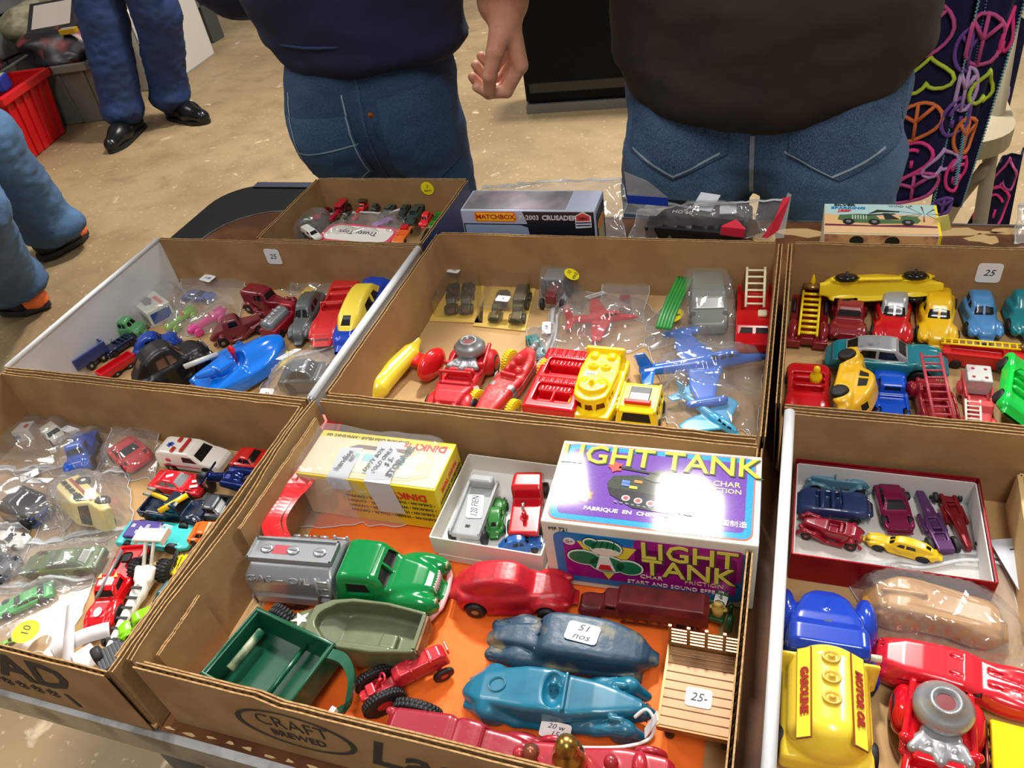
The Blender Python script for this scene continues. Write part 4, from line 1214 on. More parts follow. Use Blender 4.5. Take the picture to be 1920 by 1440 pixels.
        s.box((-.08, 0, .24), (.19, .145, .11), .03, op='-', k=.01)
        s.box((-.17, 0, .17), (.035, .14, .07), .025, k=.01).box((-.02, 0, .16), (.03, .14, .07), .025, k=.01)
        s.cap((.1, -.15, .22), (.07, -.14, .31), .012, k=.006).cap((.1, .15, .22), (.07, .14, .31), .012, k=.006).cap((.07, -.14, .31), (.07, .14, .31), .012, k=.006)
        s.cyl(0, (.035, .07, .215), .04, .006, .003, k=.004)
    elif kind == 'roadster':    # separate wings, open seats, 1930s
        s = S((-.53, -.24, 0), (.53, .24, .36), h)
        s.prof([(-.46, .08), (-.47, .15), (-.36, .25), (-.2, .26), (.08, .25), (.38, .235), (.42, .19), (.41, .07), (-.2, .07)], [(-.5, .07), (-.3, .13), (.08, .12), (.42, .06)], .035, sm=2)
        for a, b, r1, r2 in (((.5, .15, .07), (.38, .16, .17), .03, .045), ((.38, .16, .17), (.22, .165, .15), .045, .04), ((.22, .165, .15), (.05, .165, .06), .04, .03), ((.05, .165, .055), (-.2, .165, .055), .028, .03), ((-.2, .16, .06), (-.32, .155, .16), .03, .05), ((-.32, .155, .16), (-.47, .15, .08), .05, .03)):
            s.cap(a, b, r1, r2, k=.025, m=True)
        s.box((-.08, 0, .26), (.12, .095, .09), .02, op='-', k=.008).box((-.15, 0, .19), (.03, .09, .06), .02, k=.008)
        s.box((.05, 0, .29), (.008, .11, .045), .005, k=.005)
        s.cap((.43, .1, .19), (.455, .1, .19), .03, k=.01, m=True)
        wx, hw = .335, .165
    elif kind == 'racer':       # torpedo with wheels outside
        s = S((-.53, -.2, 0), (.53, .2, .4), h)
        s.cap((-.34, 0, .16), (.36, 0, .15), .11, .08, k=.02, sq=.9).cap((-.34, 0, .17), (-.48, 0, .2), .1, .03, k=.04)
        s.ell((-.12, 0, .27), (.11, .06, .07), op='-', k=.012)
        s.box((-.32, 0, .27), (.1, .02, .07), .02, k=.03)
        for x in (.27, -.27): s.cap((x, -.17, .1), (x, .17, .1), .012, k=.01)
        wx, r, hw = .27, .1, .19
    if wr: r = wr
    if wheels:
        for x in (wx, -wx): s.cyl(1, (x, 0, r), r * 1.12, .4, .01, op='-', k=.01) if False else None
        if kind != 'racer':
            for x in (wx, -wx): s.cyl(1, (x, hw + .0, r * .95), r * 1.14, .06, .01, op='-', k=.012, m=True)
    if extra: extra(s)
    b = s.bm()
    slots = [('body', mat), ('window', win)]
    if roof:
        zr = {'aero': .245, 'sedan50': .222, 'coupe30': .27, 'modern': .21, 'pickup': .26, 'wagon': .26}[kind]
        cut(b, 'y', [(-.46 if kind == 'aero' else -.4, zr), (.2, zr), (.2, .45), (-.46, .45)], 0, 2, sgn=0, nmin=-1)
        slots.append(('roof', roof))
    if win and not nowin:
        for q in cuts: cut(b, q[0], q[1], q[2], q[3], sgn=q[4], rng=q[5])
    body = split(b, slots, t, (L, L * wy, L * hz))
    if wheels:
        for x in (wx, -wx):
            for sy in (-1, 1): wheel(t, x * L, sy * (hw - .015) * L * wy, r * L, r * L, L * .07 * wy, tyres, hubs)
    if kind in ('aero', 'sedan50', 'open', 'modern', 'coupe30', 'roadster', 'pickup') and trim:
        k_ = {'coupe30': .47, 'roadster': .47}.get(kind, .495)
        g = B()
        if kind in ('modern', 'sedan50', 'open'):
            for q in range(4): g.box((k_ * L, 0, (.11 + .018 * q) * L * hz), (.008 * L, .09 * L * wy, .004 * L))
        else:
            for q in range(7): g.box(((k_ - (.03 if kind not in ('aero', 'pickup') else 0)) * L - (.01 * L), (q - 3) * .016 * L * wy, .145 * L * hz), (.016 * L, .004 * L, .05 * L))
        g.out('grille', trim, t)
        lb = B()
        yl = {'modern': .13, 'sedan50': .14, 'open': .135}.get(kind, .13 if kind in ('aero', 'pickup') else .1)
        for sy in (-1, 1):
            lb = B().lathe([(.0001, .012 * L), (.018 * L, .008 * L), (.024 * L, 0), (.02 * L, -.02 * L)], 12, tr((.484 if kind not in ('coupe30', 'roadster') else .475) * L, sy * yl * L * wy, (.155 if kind not in ('coupe30', 'roadster') else .2) * L * hz) @ rot('Y', 90))
            lb.out('headlight', trim, t, True)
        bp = B().box((.508 * L, 0, .085 * L), (.01 * L, .17 * L * wy, .016 * L), bev=.005 * L)
        bp.out('bumper', trim, t, True)
    if driver:
        d = B().lathe([(.0001, .06 * L), (.022 * L, .05 * L), (.03 * L, .03 * L), (.024 * L, .01 * L), (.014 * L, 0), (.03 * L, -.01 * L), (.045 * L, -.03 * L), (.045 * L, -.08 * L)], 12, tr(-.1 * L, 0, .28 * L))
        d.out('driver', driver, t, True)
    t['L'] = L
    return t
def on(t, u, v, w, deg=0, pitch=0):
    """local frame on toy t in length fractions"""
    L = t['L']
    return tr(u * L, v * L, w * L) @ rot('Z', deg) @ rot('Y', pitch)
def toy(name, label, cat, A, Bp, zh, base=None, group=None, L=None, roll=0, lift=0, flip=False):
    base = TF if base is None else base
    c, yaw, L0 = spot(A, Bp, zh, base)
    if flip: yaw += math.pi
    t = thing(name, label, cat, (c.x, c.y, base + lift), yaw, group, roll)
    t['L'] = L or L0
    return t
def sdfpart(t, name, s, mat, cuts=(), slots=(), **k):
    b = s.bm()
    for q in cuts: cut(b, *q[:4], **(q[4] if len(q) > 4 else {}))
    L = t['L']
    return split(b, [(name, mat)] + list(slots), t, (L, L, L), **k)
def bx(t, name, mat, c, h, bev=0, mx=None, **k):
    L = t['L']
    o = B().box([q * L for q in c], [q * L for q in h], mx, bev * L).out(name, mat, t, **k)
    return o
def tb(t, name, mat, path, r, seg=8, closed=False, **k):
    L = t['L']
    return B().tube([[q * L for q in p] for p in path], r * L, seg, closed).out(name, mat, t, True, **k)
def ladder(t, name, mat, a, b, wd, n, r, up=(0, 0, 1)):
    """two rails and n rungs"""
    L = t['L']; a = Vector(a) * L; b = Vector(b) * L; d = (b - a).normalized(); sd = d.cross(Vector(up)).normalized() * wd * L / 2
    g = B()
    for e in (-1, 1): g.tube([a + sd * e, b + sd * e], r * L, 6)
    o = g.out(name, mat, t, True)
    for k in range(n):
        p = a.lerp(b, (k + .5) / n)
        B().tube([p - sd, p + sd], r * L * .8, 6).out('rung', mat, o, True)
    return o
# ================================================================ front middle tray
OF = TF + .0024
# --- tanker truck
t = toy('toy_truck', 'green toy tanker truck with silver tank embossed GAS - OIL', 'toy truck', (846, 1128), (464, 1065), (.018, .040), OF)
GRN = clr((6, 122, 58), .14)
SLV = M((160, 164, 168), .3, .55)
s = S((-.02, -.25, .05), (.54, .25, .46), .0075)
s.prof([(.0, .09), (.0, .24), (.2, .28), (.38, .275), (.47, .22), (.5, .12), (.49, .08)], [(0, .19), (.2, .17), (.35, .12), (.5, .08)], .04, sm=2)
s.prof([(.0, .2), (.0, .36), (.02, .415), (.07, .43), (.16, .425), (.21, .4), (.27, .26), (.25, .12), (.02, .12)], [(0, .19), (.2, .18), (.27, .15)], .04, k=.02, tum=(.27, .44, .2), sm=2)
s.ell((.37, .15, .15), (.15, .075, .11), m=True, k=.04).cap((.26, .17, .1), (.1, .185, .08), .035, k=.03, m=True)
s.cap((.43, .14, .19), (.475, .14, .19), .035, k=.015, m=True)
s.cyl(1, (.36, .19, .09), .095, .07, .01, op='-', k=.01, m=True)
sdfpart(t, 'cab', s, GRN, [('y', [(.06, .27), (.195, .27), (.165, .36), (.06, .365)], .02, 1), ('x', [(-.145, .285), (-.008, .285), (-.008, .385), (-.115, .375)], .02, 1, dict(sgn=1, rng=(.15, .35))), ('x', [(.008, .285), (.145, .285), (.115, .375), (.008, .385)], .02, 1, dict(sgn=1, rng=(.15, .35)))], [('window', DARK)])
s = S((-.52, -.25, .08), (.0, .25, .5), .0075)
s.prof([(-.5, .1), (-.5, .36), (-.485, .42), (-.03, .42), (-.015, .38), (-.015, .1)], .185, .01, tum=None)
s.f = smax(s.f, np.broadcast_to(np.sqrt((s.ax[1][None, :, None] / .2) ** 2 + ((np.maximum(s.ax[2], .27)[None, None, :] - .27) / .165) ** 2) * .18 - .18, s.f.shape).astype(np.float32), .01)
s.box((-.26, 0, .14), (.22, .2, .045), .01, k=.01)
s.box((-.1, .205, .3), (.0, .0, .0), .001)
sdfpart(t, 'tank', s, SLV, [('y', [(-.5, .205), (-.02, .205), (-.02, .211), (-.5, .211)], .008, 0)])
bx(t, 'tank_catwalk', SLV, (-.26, 0, .437), (.235, .085, .012))
for c, h in (((-.26, .08, .455), (.235, .006, .012)), ((-.26, -.08, .455), (.235, .006, .012)), ((-.492, 0, .455), (.006, .085, .012)), ((-.03, 0, .455), (.006, .085, .012))): bx(t, 'catwalk_rail', SLV, c, h)
for x in (-.41, -.26, -.11):
    L = t['L']
    o = B().lathe([(.036 * L, 0), (.036 * L, .008 * L), (.028 * L, .013 * L), (.006 * L, .012 * L)], 18, tr(x * L, 0, .449 * L)).out('hatch_cap', SLV, t, True)
    B().box((x * L, 0, .464 * L), (.024 * L, .004 * L, .004 * L), rot('Z', 0)).out('hatch_handle', SLV, o)
bx(t, 'red_emblem', M((170, 60, 74), .5), (-.33, 0, .4495), (.045, .035, .001))
for q in (-1, 1):
    o = text('embossed_letters', 'GAS – OIL', .062 * t['L'], (on(t, -.31, -.180, .362) @ rot('X', 62)) if q < 0 else (on(t, -.31, .180, .362, 180) @ rot('X', 62)), SLV, t, ext=.0009, bold=0, sx=1.3)
ladder(t, 'tank_ladder', SLV, (-.075, -.205, .14), (-.06, -.17, .40), .07, 4, .009, (0, 1, 0))
ladder(t, 'tank_ladder', SLV, (-.075, .205, .14), (-.06, .17, .40), .07, 4, .009, (0, 1, 0))
bx(t, 'chassis', M((190, 24, 28), .3), (-.1, 0, .095), (.36, .1, .02))
for e in (-1, 1): bx(t, 'rear_bracket', SLV, (-.505, e * .17, .09), (.006, .02, .05))
PKM = M((226, 150, 150), .4)
g = B()
for k in range(7): g.tube([[q * t['L'] for q in (.485 + .004 * math.sin(k * .52), (k - 3) * .02 + .02 * e2, zz)] for e2, zz in ((0, .1), (.0, .17), (0, .24))], .0055 * t['L'], 6)
g.out('grille', M((222, 196, 200), .4, .2), t, True, label='pale pink bar grille')
tb(t, 'bumper', PKM, [(.47, -.22, .09), (.51, -.12, .085), (.52, 0, .085), (.51, .12, .085), (.47, .22, .09)], .018)
for e in (-1, 1):
    B().lathe([(.0001, .01 * t['L']), (.02 * t['L'], .007 * t['L']), (.028 * t['L'], 0)], 14, on(t, .503, e * .14, .19) @ rot('Y', 90)).out('headlight', M((180, 170, 140), .3, .5), t, True)
    wheel(t, .36 * t['L'], e * .175 * t['L'], .085 * t['L'], .085 * t['L'], .05 * t['L'], None, SILVER, tread=22)
    wheel(t, -.3 * t['L'], e * .16 * t['L'], .088 * t['L'], .088 * t['L'], .06 * t['L'], None, M((120, 90, 50), .5, .5), tread=22)
t.scale = (.96, .92, .80)
# --- red rubber saloon
RUB_R = rubber((186, 24, 40), (150, 22, 34), .62)
t = car('large matte red rubber toy saloon car behind the blue rubber cars', (1083, 1112), (846, 1098), .02, RUB_R, 'aero', OF, hubs=M((150, 120, 70), .5), trim=None, res=120, nowin=True, wy=1.05, hz=1.08, extra=lambda s: s.box((.45, 0, .1), (.0, .0, .0), .001))
# --- maroon truck with van body, faces left
t = toy('toy_truck', 'maroon toy truck with long van body in front of the tank box', 'toy truck', (1084, 1135), (1322, 1165), .02, OF)
MAR = M((112, 34, 38), .35, 0, (88, 26, 30), 60, .55, coat=.2)
s = S((-.52, -.17, .02), (.52, .17, .42), .0085)
s.prof([(-.5, .15), (-.5, .34), (-.46, .39), (.16, .4), (.185, .36), (.185, .15)], .155, .02, tum=(.3, .42, .25))
s.prof([(.16, .08), (.16, .3), (.28, .31), (.32, .2), (.47, .18), (.5, .1), (.49, .06)], [(.16, .13), (.3, .12), (.5, .08)], .03, sm=1)
s.ell((.4, .1, .1), (.1, .045, .075), m=True, k=.03).box((-.15, 0, .13), (.34, .1, .03), .01)
b_ = sdfpart(t, 'body', s, MAR, [('y', [(.2, .21), (.28, .21), (.27, .28), (.2, .29)], .015, 1), ('x', [(-.09, .21), (.09, .21), (.08, .28), (-.08, .28)], .015, 1, dict(sgn=1, rng=(.2, .4)))], [('window', DARK)])
for k in range(7):
    for e in (-1, 1): bx(t, 'stake', MAR, (-.44 + k * .095, e * .15, .115), (.012, .006, .05))
for e in (-1, 1): bx(t, 'stake_rail', MAR, (-.16, e * .15, .07), (.32, .007, .012))
for x in (.38, -.33):
    for e in (-1, 1): wheel(t, x * t['L'], e * .115 * t['L'], .065 * t['L'], .065 * t['L'], .04 * t['L'], None, MAR)
# --- green tractor with a yellow driver
t = toy('toy_tractor', 'small green toy tractor with yellow driver at the right behind the gold trailer', 'toy tractor', (1355, 1108), (1336, 1170), .018, OF, L=.05)
G2 = clr((14, 84, 44), .3, (190, 200, 190), .66)
s = S((-.52, -.3, 0), (.55, .3, .7), .016)
s.box((.22, 0, .36), (.28, .12, .13), .04).box((-.2, 0, .3), (.2, .16, .06), .03, k=.03).box((.45, 0, .38), (.06, .14, .17), .03, k=.02).cap((.25, 0, .45), (.25, 0, .66), .03, k=.02)
sdfpart(t, 'body', s, G2)
for e in (-1, 1):
    wheel(t, -.25 * t['L'], e * .27 * t['L'], .24 * t['L'], .24 * t['L'], .12 * t['L'], G2)
    wheel(t, .35 * t['L'], e * .2 * t['L'], .14 * t['L'], .14 * t['L'], .09 * t['L'], G2)
B().lathe([(.0001, .0), (.07 * t['L'], -.01 * t['L']), (.09 * t['L'], -.07 * t['L']), (.06 * t['L'], -.14 * t['L']), (.12 * t['L'], -.2 * t['L']), (.14 * t['L'], -.4 * t['L'])], 12, tr(-.2 * t['L'], 0, .78 * t['L'])).out('driver', M((208, 178, 90), .4), t, True)
for e in (-1, 1): tb(t, 'driver_arm', M((208, 178, 90), .4), [(-.2, e * .14, .56), (-.1, e * .17, .48), (.03, e * .08, .5)], .035)
tb(t, 'steering_wheel', BLACK, [(.04 + .03 * math.sin(k), .1 * math.cos(k), .52 + .08 * math.sin(k)) for k in [q * .5236 for q in range(12)]], .012, 6, True)
tb(t, 'wire_loop', CHROME, [(.2 + .05 * math.sin(k), .05 * math.cos(k), .72 + .03 * math.sin(k)) for k in [q * .5236 for q in range(12)]], .012, 6, True)
bx(t, 'engine_cover', M((220, 226, 222), .25), (.22, 0, .495), (.16, .13, .01), .004, label='worn white engine cover')
# --- worn dark blue rubber streamliner (faces left)
BLU1 = M((38, 66, 88), .45, 0, (134, 124, 92), 34, .64, .3, 120, det=8)
t = toy('toy_car', 'scuffed dark blue rubber streamlined car with white price sticker reading 51', 'toy car', (911, 1192), (1236, 1232), .02, OF)
s = S((-.52, -.21, 0), (.52, .21, .36), .0072)
s.prof([(-.5, .05), (-.485, .14), (-.4, .23), (-.2, .3), (.04, .315), (.14, .3), (.2, .2), (.2, .05)], [(-.5, .07), (-.42, .13), (-.25, .17), (.05, .175), (.2, .16)], .06, sm=3)
s.prof([(.0, .05), (.1, .2), (.24, .225), (.42, .205), (.49, .15), (.5, .05)], [(0, .15), (.2, .11), (.42, .075), (.5, .06)], .04, k=.015, sm=2)
for e in (0, 1):
    s.cap((.47, .125, .075), (.3, .14, .11), .04, .055, k=.05, m=True).cap((.3, .14, .11), (.08, .155, .06), .055, .04, k=.05, m=True)
s.prof([(-.45, .03), (-.4, .1), (.1, .1), (.12, .03)], .185, .02, k=.03)
for k in range(3): s.cap((.49, .115 + .025 * k, .14 - .02 * k), (.2, .13 + .022 * k, .15 - .02 * k), .006, op='-', k=.006, m=True)
s.cap((.03, -.12, .335), (.03, .12, .335), .0, k=0)
s.cap((.13, -.165, .2), (.13, .165, .2), .0, k=0)
sdfpart(t, 'body', s, BLU1, [('x', [(-.12, .215), (-.008, .215), (-.008, .275), (-.1, .27)], .012, 0, dict(sgn=1, rng=(.1, .3))), ('x', [(.008, .215), (.12, .215), (.1, .27), (.008, .275)], .012, 0, dict(sgn=1, rng=(.1, .3))), ('y', [(-.3, .2), (-.1, .215), (-.1, .225), (-.3, .21)], .006, 0)])
sticker(t, '51\nnos', on(t, -.09, 0, .319, 172, 4), .024, .019, PAPER, .009)
# --- blue rubber roadster (faces right)
BLU2 = M((24, 104, 132), .3, 0, (20, 86, 112), 20, .55, coat=.2)
t = toy('toy_car', 'glossy blue rubber toy roadster with a driver in the cockpit and string tag', 'toy car', (1222, 1345), (870, 1298), .018, OF)
s = S((-.52, -.2, 0), (.52, .2, .34), .0072)
s.prof([(-.5, .06), (-.49, .12), (-.38, .2), (-.15, .255), (.0, .26), (.06, .22), (.2, .235), (.4, .21), (.45, .17), (.45, .04), (-.4, .04)], [(-.5, .05), (-.4, .12), (-.15, .155), (.05, .15), (.25, .11), (.45, .045)], .045, sm=2)
s.ell((.0, 0, .26), (.055, .12, .055), op='-', k=.015)
s.ell((-.005, .03, .235), (.028, .03, .035), k=.008).ell((-.005, .03, .27), (.018, .018, .02), k=.006).box((.055, 0, .235), (.008, .13, .03), .006, k=.01)
for a, b, r1, r2 in (((.44, .14, .05), (.36, .145, .15), .035, .05), ((.36, .145, .15), (.22, .15, .11), .05, .045), ((.22, .15, .11), (.02, .15, .05), .045, .03), ((.02, .15, .045), (-.2, .15, .045), .03, .03), ((-.2, .15, .05), (-.34, .13, .12), .03, .06), ((-.34, .13, .12), (-.46, .09, .06), .06, .03)):
    s.cap(a, b, r1, r2, k=.03, m=True)
s.cap((.3, .115, .2), (.34, .115, .2), .022, k=.015, m=True)
s.cap((.42, -.03, .18), (.42, .03, .18), .012, k=.01)
for k in range(-3, 4): s.cap((.462, k * .014, .06), (.455, k * .012, .16), .0045, k=.003)
s.cyl(2, (-.3, 0, .24), .0, .0, 0)
sdfpart(t, 'body', s, BLU2, [('y', [(.06, .15), (.3, .165), (.3, .172), (.06, .158)], -.006, 0)])
tb(t, 'boot_ring', BLU2, [(-.3 + .045 * math.cos(k), .05 * math.sin(k), .232 + .01 * math.cos(k)) for k in [q * .35 for q in range(18)]], .004, 6, True)
for x in (.35, -.32):
    for e in (-1, 1): wheel(t, x * t['L'], e * .165 * t['L'], .06 * t['L'], .06 * t['L'], .03 * t['L'], BLU2)
sticker(t, '20 w\n15', on(t, .02, -.192, .10, -8) @ rot('X', 28), .020, .013, PAPER, .0055)
# string tag looped round the roadster's nose
cord = [P(u, v, z + OF) for u, v, z in ((1190, 1345, .03), (1212, 1330, .036), (1226, 1352, .03), (1218, 1385, .02), (1170, 1400, .018), (1100, 1402, .016), (1056, 1398, .018), (1044, 1412, .016), (1062, 1420, .016), (1070, 1405, .018))]
st_ = thing('string_tag', 'white string tag looped from the nose of the blue roadster', 'tag', (0, 0, 0))
B().tube(cr(cord, 5, False), .0011, 6).out('string', M((226, 226, 222), .8), st_, True)
B().prism([(0, -.012), (.006, -.013), (.006, .012), (0, .012)], 0, .0006, tr(*P(1221, 1350, OF + .028)) @ rot('Z', -75) @ rot('X', 70)).out('paper_tag', PAPER, st_)
# --- gold stake trailer
GOLD = M((150, 112, 70), .32, .55, (120, 86, 52), 40, .6)
t = thing('toy_trailer', 'gold plastic toy stake trailer with slatted gate and 25- sticker', 'toy trailer', (-.0243, .2645, OF), math.radians(-89))
t['L'] = .058; L = t['L']; W = .41
GB = M((160, 120, 84), .45, .3, (128, 92, 62), 50, .6)
for k in range(9):
    bx(t, 'floor_plank', GB, (-.48 + .107 * (k + .5), 0, .43), (.0515, W, .02), .008)
for e in (-1, 1): bx(t, 'side_frame', GOLD, (0, e * (W + .006), .41), (.5, .014, .045))
bx(t, 'end_frame', GOLD, (.5, 0, .41), (.01, W + .01, .045))
def gate(x0, z0, lean, n):
    g = None
    for y in (-W, -.2, 0, .2, W):
        o = B().box([q * L for q in (0, y, .15)], [q * L for q in (.014, .018, .19)]).out('stake_post', GOLD, t)
        o.location = (x0 * L, 0, z0 * L); o.rotation_euler.y = lean
    for k in range(n):
        o = B().box([q * L for q in (.012, 0, .06 + .055 * k)], [q * L for q in (.009, W, .014)]).out('slat', GOLD, t)
        o.location = (x0 * L, 0, z0 * L); o.rotation_euler.y = lean
gate(-.50, .45, -.1, 5)
bx(t, 'gate_panel', GOLD, (-.495, 0, .47), (.012, W, .04))
for x in (-.25, .3):
    for e in (-1, 1): wheel(t, x * L, e * .3 * L, .17 * L, .17 * L, .1 * L)
for x in (-.25, .3): bx(t, 'axle_block', GOLD, (x, 0, .27), (.08, .2, .13))
sticker(t, '25-', on(t, .1, -.02, .452, 90), .0165, .013, M((206, 208, 214), .6), .008)
# --- olive army boat trailer
OLV = M((92, 100, 70), .4, 0, (80, 88, 60), 40, .58, coat=.15)
t = toy('toy_trailer', 'olive green army toy with open tub and white star on the nose', 'toy vehicle', (548, 1163), (812, 1196), .038, OF)
s = S((-.52, -.27, .0), (.52, .27, .42), .0075)
s.prof([(-.5, .2), (-.48, .38), (.3, .4), (.33, .36), (.3, .2), (.2, .1), (-.4, .1)], [(-.5, .19), (-.2, .24), (.05, .24), (.2, .2), (.33, .1)], .02)
s.prof([(.2, .12), (.26, .33), (.4, .335), (.47, .29), (.49, .2), (.44, .12)], [(.2, .17), (.35, .13), (.49, .07)], .045, k=.03, sm=2)
s.prof([(-.51, .25), (-.51, .42), (.26, .44), (.25, .3), (.1, .2), (-.45, .2)], [(-.5, .155), (-.2, .205), (.05, .2), (.16, .16), (.26, .05)], .04, op='-', k=.01)
s.box((-.1, .17, .24), (.2, .05, .06), .02, k=.03).box((-.25, .1, .2), (.06, .12, .06), .02, k=.02)
s.prof([(-.46, .04), (-.42, .17), (.34, .17), (.4, .06), (.3, .04)], [(-.5, .1), (0, .15), (.4, .07)], .03, k=.03)
sdfpart(t, 'hull', s, OLV, [('y', [(-.45, .325), (.3, .345), (.3, .353), (-.45, .333)], .008, 0)])
star = [((.075 if k % 2 == 0 else .031) * math.cos(k * .62832), (.075 if k % 2 == 0 else .031) * math.sin(k * .62832)) for k in range(10)]
B().prism([(a * t['L'], b2 * t['L']) for a, b2 in star], -.0004, .0008, on(t, .385, 0, .342, 20, 7)).out('white_star', M((222, 222, 210), .5), t)
bx(t, 'tailgate', M((150, 108, 60), .5, 0, (110, 74, 40), 60, .5), (-.497, 0, .28), (.008, .16, .085), label='rusty brown tailgate')
bx(t, 'tailgate_rim', OLV, (-.478, 0, .375), (.012, .16, .012))
for x in (.28, -.3):
    for e in (-1, 1): wheel(t, x * t['L'], e * .15 * t['L'], .075 * t['L'], .075 * t['L'], .045 * t['L'])
# --- dark green farm spreader trailer
DG = M((14, 78, 54), .28, 0, (170, 176, 160), 60, .74, coat=.3, det=8)
DGi = M((12, 70, 48), .3, 0, (90, 110, 80), 40, .74)
a = P(455, 1172, OF + .038); b2 = P(655, 1345, OF + .03)
yw = math.atan2(b2.y - a.y, b2.x - a.x)
t = toy('toy_trailer', 'dark green metal farm spreader trailer with black rubber wheels and curved hitch', 'toy trailer', (640, 1310), (432, 1204), .034, OF)
L = t['L']
bx(t, 'bin_floor', DGi, (-.12, 0, .15), (.36, .22, .012))
for e in (-1, 1):
    q = B().add([(x * L, e * y * L, z * L) for x, y, z in ((-.5, .23, .13), (.24, .23, .13), (.26, .27, .33), (-.52, .27, .33), (-.5, .205, .13), (.24, .205, .13), (.26, .245, .33), (-.52, .245, .33))], [(0, 1, 2, 3), (4, 5, 6, 7), (3, 2, 6, 7), (0, 1, 5, 4), (1, 2, 6, 5), (0, 3, 7, 4)])
    q.out('bin_side', DG, t)
bx(t, 'bin_end', DG, (.25, 0, .23), (.014, .255, .10)); bx(t, 'bin_end', DG, (-.505, 0, .23), (.014, .25, .10))
tb(t, 'rim_edge', DG, [(-.52, -.258, .33), (.265, -.258, .33), (.265, .258, .33), (-.52, .258, .33)], .018, 8, True)
tb(t, 'cross_bar', DG, [(-.02, -.22, .22), (-.02, .22, .22)], .02)
tb(t, 'beater_roller', M((150, 160, 130), .4, 0, (20, 80, 56), 60, .5), [(-.4, -.14, .27), (-.4, .16, .27)], .032)
g = B()
hk = cr([(.25, .2, .3), (.4, .21, .3), (.52, .14, .26), (.58, 0, .2)], 6, False)
for e in (-1, 1):
    v = []; n_ = len(hk)
    for k, p in enumerate(hk):
        for dz in (.022, -.022):
            for w_ in (.035, -.035): v.append((p[0] * L, (p[1] + w_) * e * L, (p[2] + dz) * L))
    f = []
    for k in range(n_ - 1):
        o_ = 4 * k
        f += [(o_, o_ + 4, o_ + 5, o_ + 1), (o_ + 2, o_ + 3, o_ + 7, o_ + 6), (o_, o_ + 2, o_ + 6, o_ + 4), (o_ + 1, o_ + 5, o_ + 7, o_ + 3)]
    g.add(v, f)
o = g.out('curved_hitch', DG, t)
bx(t, 'hitch_pin', M((220, 220, 224), .4), (.545, -.075, .21), (.02, .02, .07), label='white tape on the hitch')
for e in (-1, 1):
    wheel(t, -.40 * L, e * .335 * L, .14 * L, .14 * L, .09 * L, None, SILVER, hr=.42, tread=30)
tb(t, 'axle', SILVER, [(-.40, -.34, .14), (-.40, .34, .14)], .02)
# --- red tractor
RT = M((186, 34, 48), .3, 0, (122, 76, 66), 70, .68, coat=.25, det=8)
t = toy('toy_tractor', 'chipped red metal toy tractor between the green trailer and the blue roadster', 'toy tractor', (838, 1232), (666, 1318), .032, OF)
s = S((-.53, -.24, .05), (.53, .24, .6), .011)
s.prof([(-.12, .2), (-.12, .44), (-.05, .5), (.42, .5), (.48, .44), (.5, .2)], [(-.12, .12), (.5, .13)], .05, sm=1)
s.box((-.3, 0, .25), (.2, .09, .07), .03, k=.04).cap((-.3, 0, .3), (-.25, 0, .48), .03, k=.02).box((-.38, 0, .36), (.05, .1, .025), .02, k=.02)
s.cyl(0, (-.46, 0, .26), .07, .05, .01, k=.02).cyl(0, (-.5, 0, .26), .04, .06, .01, op='-', k=.005)
s.cap((.36, 0, .16), (.36, 0, .26), .06, k=.03).cap((.36, -.16, .12), (.36, .16, .12), .03, k=.02).cap((-.3, -.18, .2), (-.3, .18, .2), .04, k=.02)
for x in (.08, .3): s.cap((x, -.14, .3), (x, -.14, .5), .008, k=.008).cap((x, -.13, .5), (x, .13, .5), .012, k=.008)
s.ell((.1, 0, .52), (.03, .03, .035), k=.01).box((.51, 0, .47), (.012, .1, .05), .01, k=.01)
sdfpart(t, 'body', s, RT, [('y', [(.0, .25), (.36, .25), (.36, .36), (.0, .36)], .012, 0)])
tb(t, 'steering_wheel', RT, [(-.22 + .03 * math.sin(k), .08 * math.cos(k), .49 + .05 * math.sin(k)) for k in [q * .5236 for q in range(12)]], .014, 6, True)
for e in (-1, 1):
    wheel(t, -.3 * t['L'], e * .22 * t['L'], .22 * t['L'], .23 * t['L'], .12 * t['L'], None, RT, hr=.5, tread=34)
    wheel(t, .38 * t['L'], e * .19 * t['L'], .12 * t['L'], .12 * t['L'], .08 * t['L'], None, RT, hr=.5)
# --- maroon car nearest the front wall
MRC = M((142, 26, 44), .3, 0, (196, 190, 186), 46, .70, .1, 90, coat=.3, det=8)
t = toy('toy_truck', 'worn maroon rubber toy truck against the front wall with chipped paint', 'toy truck', (1040, 1428), (724, 1362), .022, OF)
t.scale.z = .85
s = S((-.52, -.24, .02), (.52, .24, .42), .0085)
s.prof([(-.02, .1), (-.02, .33), (.02, .375), (.12, .38), (.17, .34), (.2, .2), (.2, .1)], [(-.02, .19), (.2, .17)], .05, tum=(.24, .4, .15), sm=2)
s.prof([(.1, .1), (.14, .29), (.22, .3), (.4, .285), (.48, .2), (.5, .1)], [(.1, .15), (.3, .14), (.5, .1)], .06, k=.02, sm=2)
s.prof([(-.46, .14), (-.46, .28), (-.42, .33), (-.06, .36), (-.02, .33), (-.02, .12)], [(-.5, .16), (0, .19)], .06, k=.015, sm=1)
s.ell((.38, .15, .12), (.13, .07, .1), m=True, k=.035).ell((-.46, .12, .29), (.035, .04, .03), m=True, k=.02).cap((.2, .17, .07), (-.15, .18, .07), .03, m=True)
sdfpart(t, 'body', s, MRC, [('y', [(.03, .25), (.13, .25), (.12, .33), (.03, .335)], .01, 0), ('x', [(-.14, .27), (.14, .27), (.12, .34), (-.12, .34)], .01, 0, dict(sgn=1, rng=(.1, .3))), ('y', [(-.22, .1), (-.212, .1), (-.212, .4), (-.22, .4)], .008, 0, dict(nmin=.05))])
